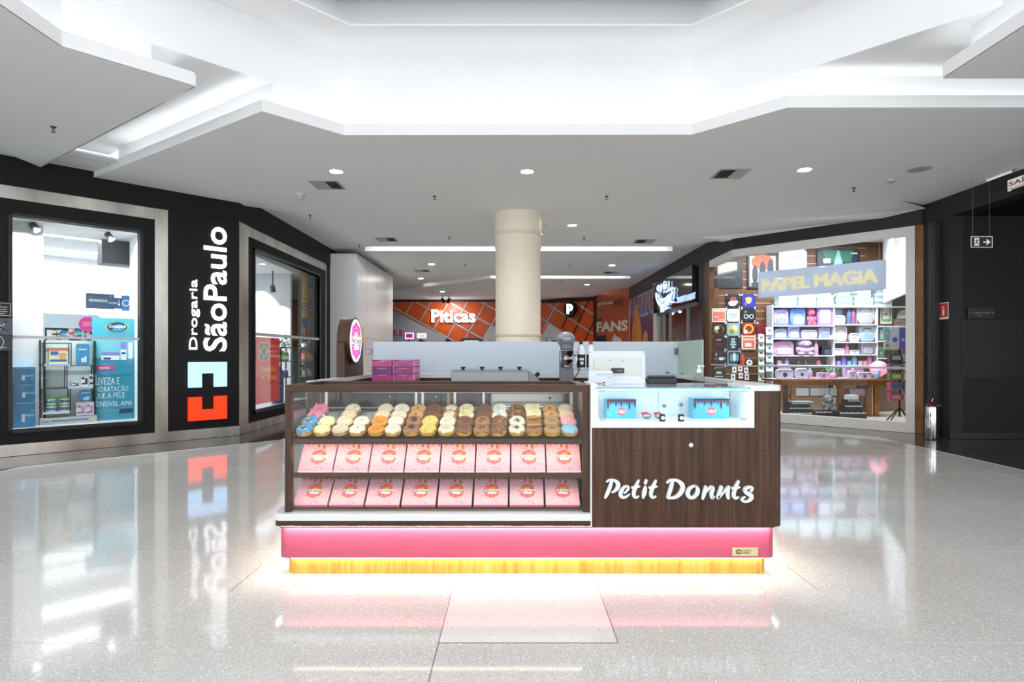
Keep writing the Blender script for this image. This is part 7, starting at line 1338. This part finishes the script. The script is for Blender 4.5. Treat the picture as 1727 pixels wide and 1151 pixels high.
struct(b, 'trim_20', STRIP)
b = MB()
for p, q in (((585, 440), (480, 650)), ((945, 170), (685, 745)), ((1035, 545), (880, 860)), ((1033, 150), (1033, 860)), ((128, 190), (1035, 145))): strip(b, c4(*p), c4(*q), .022 if p[0] != 128 else .09, hit, wp)
struct(b, 'trim_21', M('#3a1e14', .4))
b = MB(); b.box(-9, 3.3, 29.5, 29.6, 0, 4); struct(b, 'wall_far_shop', M('#a3a6a8', .7, var=.03))
b = MB(); b.box(-9, 3.3, 26.1, 29.6, 3.95, 4.0); struct(b, 'ceiling_20', CEIL)
t = thing('shop_sign', 'white lit shop lettering on the orange tiled wall', 'shop sign', (0, 0, 0)); b = MB(); b.text('Piticas', PX(729), PZ(544.5), PX(802) - PX(729), PZ(523) - PZ(544.5), YO - .12, 0, bold=.02, th=.1); b.build('lettering', glow('#ffffff', 2.6), t)
b = MB(); b.text('Piticas', PX(728.4), PZ(545), PX(801.6) - PX(728.4), PZ(523.3) - PZ(545), YO - .03, 0, bold=.03, th=.08); b.build('letter_backs', M('#1d2a33', .4), t)
s0, z0 = hit(968, 523); v = wp(s0, z0, -.27); ang = math.atan2(U.y, U.x); t = thing('round_shop_sign', 'black balloon shaped sign with a white lit letter on the orange bay', 'shop sign', v, ang * .3)
b = MB(); b.ball((0, 0, 0), .3, .16, .36, 24); b.prism([(.1, -.2), (.29, -.38), (.29, -.1)], -.05, .1, 'y'); b.build('balloon', M('#15181a', .25), t); b = MB(); b.text('p', -.14, -.2, .26, .42, -.17, 0, bold=.05, th=.03); b.build('letter', glow('#ffffff', 2.5), t); b = MB(); b.cyl((0, .1, 0), (0, .27, 0), .05, n=10); b.build('bracket', BLK, t)
# fans wall between the orange bay and the poster wall
F0, F1 = Vector((3.42, 24.1, 0)), Vector((4.45, 22.35, 0)); FU = (F1 - F0).normalized(); FN = Vector((FU.y, -FU.x, 0)); FL = (F1 - F0).length; fang = math.atan2(FU.y, FU.x)
b = MB(); b.box(3.4, 3.5, 24.05, 24.35, 0, 3.9); struct(b, 'trim_22', BLK)
b = MB(Matrix.Translation(F0) @ Matrix.Rotation(fang, 4, 'Z')); b.box(0, FL, 0, .1, 0, 3.9); struct(b, 'wall_fans', M('#b0532f', .5, var=.05))
def fx(px): k = (px - CX) / FP; return (k * F0.y - F0.x) / (FU.x - k * FU.y)
def fz(px, py): s = fx(px); return CH + (CY - py) / FP * (F0 + FU * s).y
t = thing('wall_graphic', 'printed lettering reading for fans with a comic figure on the rust orange wall', 'wall graphic', F0, fang); GT = M('#d9d3c6', .5)
def ft(s, px0, px1, py0, py1, m, nm, bold=0): b = MB(); x0, x1 = fx(px0), fx(px1); pm = (px0 + px1) / 2; zb = fz(pm, py1); b.text(s, x0, zb, x1 - x0, fz(pm, py0) - zb, -.005, 0, bold=bold, th=.004); b.build(nm, m, t)
ft('piticas', 1009, 1034, 508.5, 515.5, GT, 'small_lettering', .02); ft('XP', 1035, 1047, 506, 515.5, BLK, 'dark_lettering', .02); ft('FOR', 1006, 1015.5, 537, 541.5, BLK, 'for_lettering', .02); ft('FANS', 1006, 1059, 541.5, 559.5, GT, 'fans_lettering', .04)
b = MB(); xc, zc = fx(1046), fz(1046, 509.5); n = 12; arc = [(xc + .16 * math.cos(R(-80 + 160 * i / n)), zc + .22 * math.sin(R(-80 + 160 * i / n))) for i in range(n + 1)] + [(xc + .11 * math.cos(R(80 - 160 * i / n)), zc + .17 * math.sin(R(80 - 160 * i / n))) for i in range(n + 1)]; b.prism(arc, -.006, -.001, 'y'); b.build('dark_arc', BLK, t)
b = MB(); x0, x1 = fx(1005.5), fx(1022); b.box(x0, x1, -.02, 0, fz(1014, 590), fz(1014, 566.5)); b.build('black_panel', BLK, t)
b = MB(); q = [(1031, 590), (1033, 572), (1036, 562.5), (1039, 567), (1047, 571), (1053, 590)]; b.prism([(fx(x), fz(x, y)) for x, y in q][::-1], -.004, -.001, 'y'); b.build('pale_figure', M('#cfcbc0', .5), t)
# tall poster wall with a standing figure, beside the neon shop
W0 = 11.84 - 22.3; t = thing('wall_poster', 'tall purple fashion poster with blue lettering and an orange clad figure', 'poster', WB(W0, 0), R(-90)); WL_ = (11.84 - 18.4) - W0
def grad(nt, bb):
    tc = nn(nt, 'TexCoord'); sx = nn(nt, 'SeparateXYZ'); nt.links.new(tc.outputs['Object'], sx.inputs[0]); mr = nn(nt, 'MapRange'); mr.inputs[1].default_value = 1.2; mr.inputs[2].default_value = 3.7
    nt.links.new(sx.outputs[2], mr.inputs[0]); r = ramp(nt, [(0, '#4a2238'), (.45, '#4a2a55'), (1, '#9a6a58')]); nt.links.new(mr.outputs[0], r.inputs[0]); nt.links.new(r.outputs[0], bb.inputs['Base Color'])
b = MB(); b.box(0, WL_, -.01, .05, 0, 3.8); b.build('sheet', ramp_mat('poster_print', .45, grad), t)
def bx(px): return onB(px, 0)[0] - W0
def bz(px, py): return onB(px, py)[1]
b = MB(); z1 = bz(1084, 478 + 15); b.text('AREZZO', bx(1062.5), 2.62, bx(1104) - bx(1062.5), .83, -.012, 0, bold=.0); b.build('lettering', M('#6f8fc6', .5), t)
b = MB(); q = [(1065, 600), (1066, 560), (1069, 540), (1070.5, 528), (1072, 516), (1073.5, 508), (1076, 510), (1076, 520), (1078, 530), (1081, 545), (1082.5, 560), (1083, 600)]; b.prism([(bx(x), bz(x, y)) for x, y in q][::-1], -.016, -.011, 'y', 0); b.prism([(bx(x), bz(x, y)) for x, y in ((1084, 600), (1085, 566), (1089, 557), (1093, 562), (1093, 600))][::-1], -.016, -.011, 'y', 0); b.disc((bx(1074.4), -.0165, bz(1074, 510)), .11, n=14, m=1, fz=1.2); b.build('figure', [M('#c9803a', .5, var=.2, scale=8), M('#7a4a2c', .5)], t)
# neon shop fascia
x0, x1 = onB(1109.5, 0)[0], onB(1177, 0)[0]; t = thing('neon_shop_sign', 'glossy black fascia with a blue neon face emblem and two words', 'shop sign', WB(x0, -.14), R(-90)); W_ = x1 - x0
b = MB(); b.box(0, W_, 0, .14, 2.58, 3.49); b.build('fascia', M('#0d0b0d', .06, var=0, coat=.5), t)
NE = M('#a9c8ff', .5, 0, 1.7, 0); b = MB()
def nb(px): return onB(px, 0, -.16)[0] - x0
def nz(px, py): return onB(px, py, -.16)[1]
c9 = lambda x, y: (1100 + x / 9.59, 460 + y / 9.59)
def neon(pts, r=.015, closed=False):
    P_ = [c9(*p) for p in pts]; v = [(nb(x), -.04, nz(x, y)) for x, y in P_]; b.tube(v + ([v[0]] if closed else []), r, 6)
circ = lambda cx_, cy_, rx, ry, n=14: [(cx_ + rx * math.cos(6.283 * i / n), cy_ + ry * math.sin(6.283 * i / n)) for i in range(n)]
neon(circ(118, 255, 30, 50), closed=True); neon(circ(118, 255, 14, 24, 10), closed=True); neon(circ(215, 205, 26, 62), closed=True); neon(circ(215, 215, 12, 30, 10), closed=True); neon([(150, 330), (160, 240), (165, 195), (150, 185)]); neon([(195, 330), (215, 300), (240, 320), (255, 280), (280, 300), (285, 140)]); neon([(285, 290), (320, 240), (325, 300), (340, 265)]); neon(circ(348, 282, 28, 38), closed=True)
neon([(75, 330), (80, 420), (110, 500), (160, 555), (215, 530), (255, 470), (290, 380), (330, 330)], .03); neon([(95, 360), (130, 420), (170, 440), (230, 415), (280, 360)], .025); neon([(100, 440), (140, 505), (180, 520), (225, 490), (250, 440)]); neon([(155, 560), (150, 640), (200, 630), (190, 560)]); neon([(320, 350), (300, 430), (320, 480), (355, 480)], .026); neon([(365, 345), (370, 400), (355, 420)], .02); neon([(235, 490), (225, 550), (245, 585), (262, 570)], .026); neon([(300, 390), (280, 470), (265, 520)], .024)
for i in range(5): neon([(120 + i * 26, 450 - 3 * i), (125 + i * 26, 495 - 4 * i)], .014)
b.build('neon_emblem', NE, t); b = MB()
for s, a_, c_ in (('TSHIRTS', 413, 553), ('STREET', 568, 712)):
    xa, xb = nb(c9(a_, 0)[0]), nb(c9(c_, 0)[0]); pm = c9((a_ + c_) / 2, 430 if a_ < 500 else 390); zc = nz(*pm); b.text(s, xa, zc - .075, xb - xa, .15, -.03, 0, bold=.04, th=.02)
b.build('neon_words', M('#9fb6dd', .5, 0, .9, 0), t)
# inside the neon shop
t = thing('bottle_cabinet', 'dark wall cabinet with a lit shelf of small bottles in the neon shop', 'cabinet', (5.55, 16.2, 0)); b = MB(); b.box(0, 1.6, .3, .35, .8, 2.1); b.build('back', M('#a8603a', .5), t); b = MB(); b.box(0, 1.6, 0, .3, 1.28, 1.32); b.build('shelf', M('#3a3a3c', .4), t); b = MB(); b.box(0, .06, 0, .35, 0, 2.1); b.build('side', BLACKM, t); b = MB(); b.box(0, 1.6, .0, .35, 0, .8); b.build('base', M('#4a4a48', .5), t); b = MB(); b.box(.06, 1.6, .2, .24, 2.1, 2.13); b.build('light_line', glow('#ffe9b0', 5), t); b = MB(); b.box(.06, 1.6, .26, .29, 1.33, 1.345); b.build('shelf_light', glow('#ffe3a0', 3), t)
for j in range(6): bottle('cosmetic_bottle', (5.8 + j * .2, 16.32, 1.32), .05, .3, ['#a8b4b8', '#c9b49a', '#7f9aa8', '#b0564a', '#8a9a8a', '#c7ccd0'][j], '#2c3034', 'small %s bottle on the lit shelf of the neon shop' % ['pale', 'tan', 'blue grey', 'red', 'green grey', 'silver'][j], 0, 'bottles on the lit shelf')
t = thing('yellow_decal', 'yellow scribbled decal on the neon shop window', 'decal', WB(onB(1121, 0)[0], .02, 1.3), R(-90)); b = MB(); rnd = random.Random(4)
for i in range(9): x = i * .16; b.tube([(x, 0, 0), (x + .05, 0, .35 + .1 * rnd.random()), (x + .12, 0, .1 + .2 * rnd.random()), (x + .15, 0, .3)], .018, 5)
b.build('scribble', M('#c9b62a', .5), t)
for j, (px, lab) in enumerate(((1150, 'white ceiling spot under the neon fascia, the near one'), (1137, 'white ceiling spot under the neon fascia, the far one'))):
    lx_, z = onB(px, 520 + j * 10, .4); t = thing('track_spotlight', lab, 'spotlight', WB(lx_, .4, 2.62), R(-90)); b = MB(); b.cyl((0, 0, 0), (0, 0, .78), .012); b.build('stem', LGREY, t); b = MB(); b.cyl((0, 0, .02), (.03, -.06, -.06), .05, .06, 14); b.build('can', M('#dfe3ea', .4), t); b = MB(); b.ball((.035, -.07, -.07), .04); b.build('lens', glow('#e8f0ff', 6), t)
# inside the orange shop, through its openings
t = thing('wall_screen', 'pink screen with a white glowing frame inside the orange shop', 'screen', at(683, 572, 28)); b = MB(); b.box(0, .42, 0, .05, 0, .3); b.build('frame', glow('#cfc0ff', 1.6), t); b = MB(); b.box(.05, .37, -.01, 0, .05, .25); b.build('display', M('#c02a8a', .4, 0, .6, 0), t); b = MB(); b.cyl((.2, .02, -.6), (.2, .02, 0), .03, n=8); b.box(.05, .35, -.1, .14, -.65, -.6); b.build('stand', BLACKM, t)
t = thing('wall_screen', 'white lit panel with a dark scribble inside the orange shop', 'screen', at(703, 571, 28)); b = MB(); b.box(0, .46, 0, .05, 0, .26); b.build('panel', M('#eef0f4', .5, 0, .7, 0), t); b = MB(); b.tube([(.22, -.01, .08), (.26, -.01, .16), (.29, -.01, .09), (.33, -.01, .13), (.38, -.01, .1)], .012, 5); b.build('scribble', BLK, t); b = MB(); b.cyl((.2, .02, -.6), (.2, .02, 0), .03, n=8); b.build('stand', BLACKM, t)
for j, px in enumerate((663, 673)): t = thing('wall_picture', ['brown and pink picture beside the white wall in the orange shop', 'brown and pink picture beside the pink screen in the orange shop'][j], 'picture', at(px, 566, 28.5)); b = MB(); b.box(0, .2, 0, .03, 0, .28); b.build('frame', M('#8a6a3a', .5), t); b = MB(); b.box(.08, .2, -.01, 0, .02, .27); b.build('print', M('#e04a8a', .5), t); b = MB(); b.box(.06, .1, .03, 1.0, .1, .14); b.build('arm', M('#a3a6a8', .6), t)
t = thing('kiddie_ride', 'red and black ride-on car seat inside the orange shop', 'ride', (-4.5, 27.2, 0)); b = MB(); b.prism([(0, 0), (1.9, 0), (1.9, 1.2), (1.6, 2.2), (1.45, 2.2), (1.25, 1.9), (.5, 1.92), (.1, 2.02), (0, 1.6)], 0, .8, 'y'); b.build('body', M('#c4351f', .4), t, bevel=.04); b = MB(); b.prism([(1.3, 1.2), (1.85, 1.2), (1.6, 2.25), (1.42, 2.25)], -.02, .82, 'y'); b.build('seat_back', M('#2a2d36', .5), t, bevel=.03); b = MB(); b.tube([(.1, -.03, 2.0), (.5, -.03, 1.85), (.9, -.03, 1.7)], .06, 8); b.build('trim_bar', M('#23262e', .4), t)
t = thing('clothes_rail', 'black clothes rail seen through the opening under the round sign', 'clothes rail', (1.55, 27.3, 0)); b = MB(); b.tube([(0, 0, 0), (0, 0, 2.1), (.75, 0, 2.1), (.75, 0, 0)], .02, 6); b.build('frame', BLACKM, t); b = MB(); b.box(-.05, .8, -.2, .2, 0, .04); b.build('base', BLACKM, t)
t = thing('black_shirt', 'black printed shirt hanging on the clothes rail', 'shirt', (1.92, 27.3, 2.08)); b = MB(); b.prism([(-.16, -.75), (.16, -.75), (.17, -.35), (.25, -.45), (.29, -.38), (.14, -.12), (.05, -.09), (-.05, -.09), (-.14, -.12), (-.29, -.38), (-.25, -.45), (-.17, -.35)], -.03, .03, 'y'); b.build('cloth', M('#17171a', .8, var=.2, scale=30), t, bevel=.015); b = MB(); b.tube([(0, 0, .02), (.02, 0, -.03), (0, 0, -.06)], .006, 5); b.build('hanger_hook', INOX, t)
# chair back showing above the frosted panel
p = at(795, 571, 7.4); t = thing('bar_chair', 'white bar chair with black rimmed back peeping over the frosted screen', 'chair', (p.x, 7.4, 0)); b = MB(); b.prism(rrect(-.155, .155, 1.02, 1.515, .06), -.02, .02, 'y'); b.build('backrest', BLK, t, bevel=.01); b = MB(); b.prism(rrect(-.105, .105, 1.04, 1.485, .03), -.03, -.018, 'y'); b.build('back_pad', M('#e9ebee', .5), t); b = MB(); b.prism(rrect(-.17, .17, -.3, .02, .05), .78, .84); b.build('seat', BLK, t)
for x in (-.14, .14):
    for y in (-.27, 0): b = MB(); b.cyl((x, y, 0), (x, y, .78 if y else 1.1), .015, n=8); b.build('leg', BLACKM, t)
t = thing('reflection_reeds', 'tall vase of tan reeds standing in for reflections on the white wall', 'plant', (-2.05 - .1, 8.2, 0)); b = MB(); b.lathe([(.1, 0), (.13, .3), (.07, .75), (.08, .8), (.06, .8)], (0, 0, 0), 18); b.build('vase', M('#cfcac0', .4), t); b = MB()  # made-up vase and reeds in place of tan reflections on the wall
for x, z, l in ((-.02, 1.62, .05), (.03, 1.7, .06), (.07, 1.55, .1), (.3, 1.6, .02)): b.tube([(0, 0, .7), (x * .6, 0, 1.2), (x, 0, z)], [.006, .008, .014], 6)
b.build('reeds', M('#c9a878', .7), t)

for j, px in enumerate((747, 757)):                     # two black spotlights washing the orange wall
    p = at(px, 507, 24.2); t = thing('track_spotlight', 'small black ceiling spotlight before the orange wall sign, the one %s the white wall' % ('nearer', 'farther from')[j], 'spotlight', p)
    b = MB(); b.cyl((0, 0, Z1 - p.z), (0, 0, .03), .02, n=8); b.build('stem', BLACKM, t); Tm = Matrix.Rotation(R(50), 4, 'X') @ Matrix.Rotation(R((-25, 25)[j]), 4, 'Y'); b = MB(); b.cyl((0, 0, .08), (0, 0, -.1), .07, .075, 14, T=Tm, cap=False); b.disc((0, 0, .08), .07, 'z', T=Tm); b.build('can', BLACKM, t)
    l = bpy.data.lights.new('spot_beam', 'SPOT'); l.energy = 32; l.spot_size = R(140); l.spot_blend = .9; l.shadow_soft_size = .06; o = bpy.data.objects.new('spot_beam', l); COL.objects.link(o); o.location = (p.x, 24.26, p.z - .08); o.rotation_euler = (R(62), 0, R((10, -25)[j]))
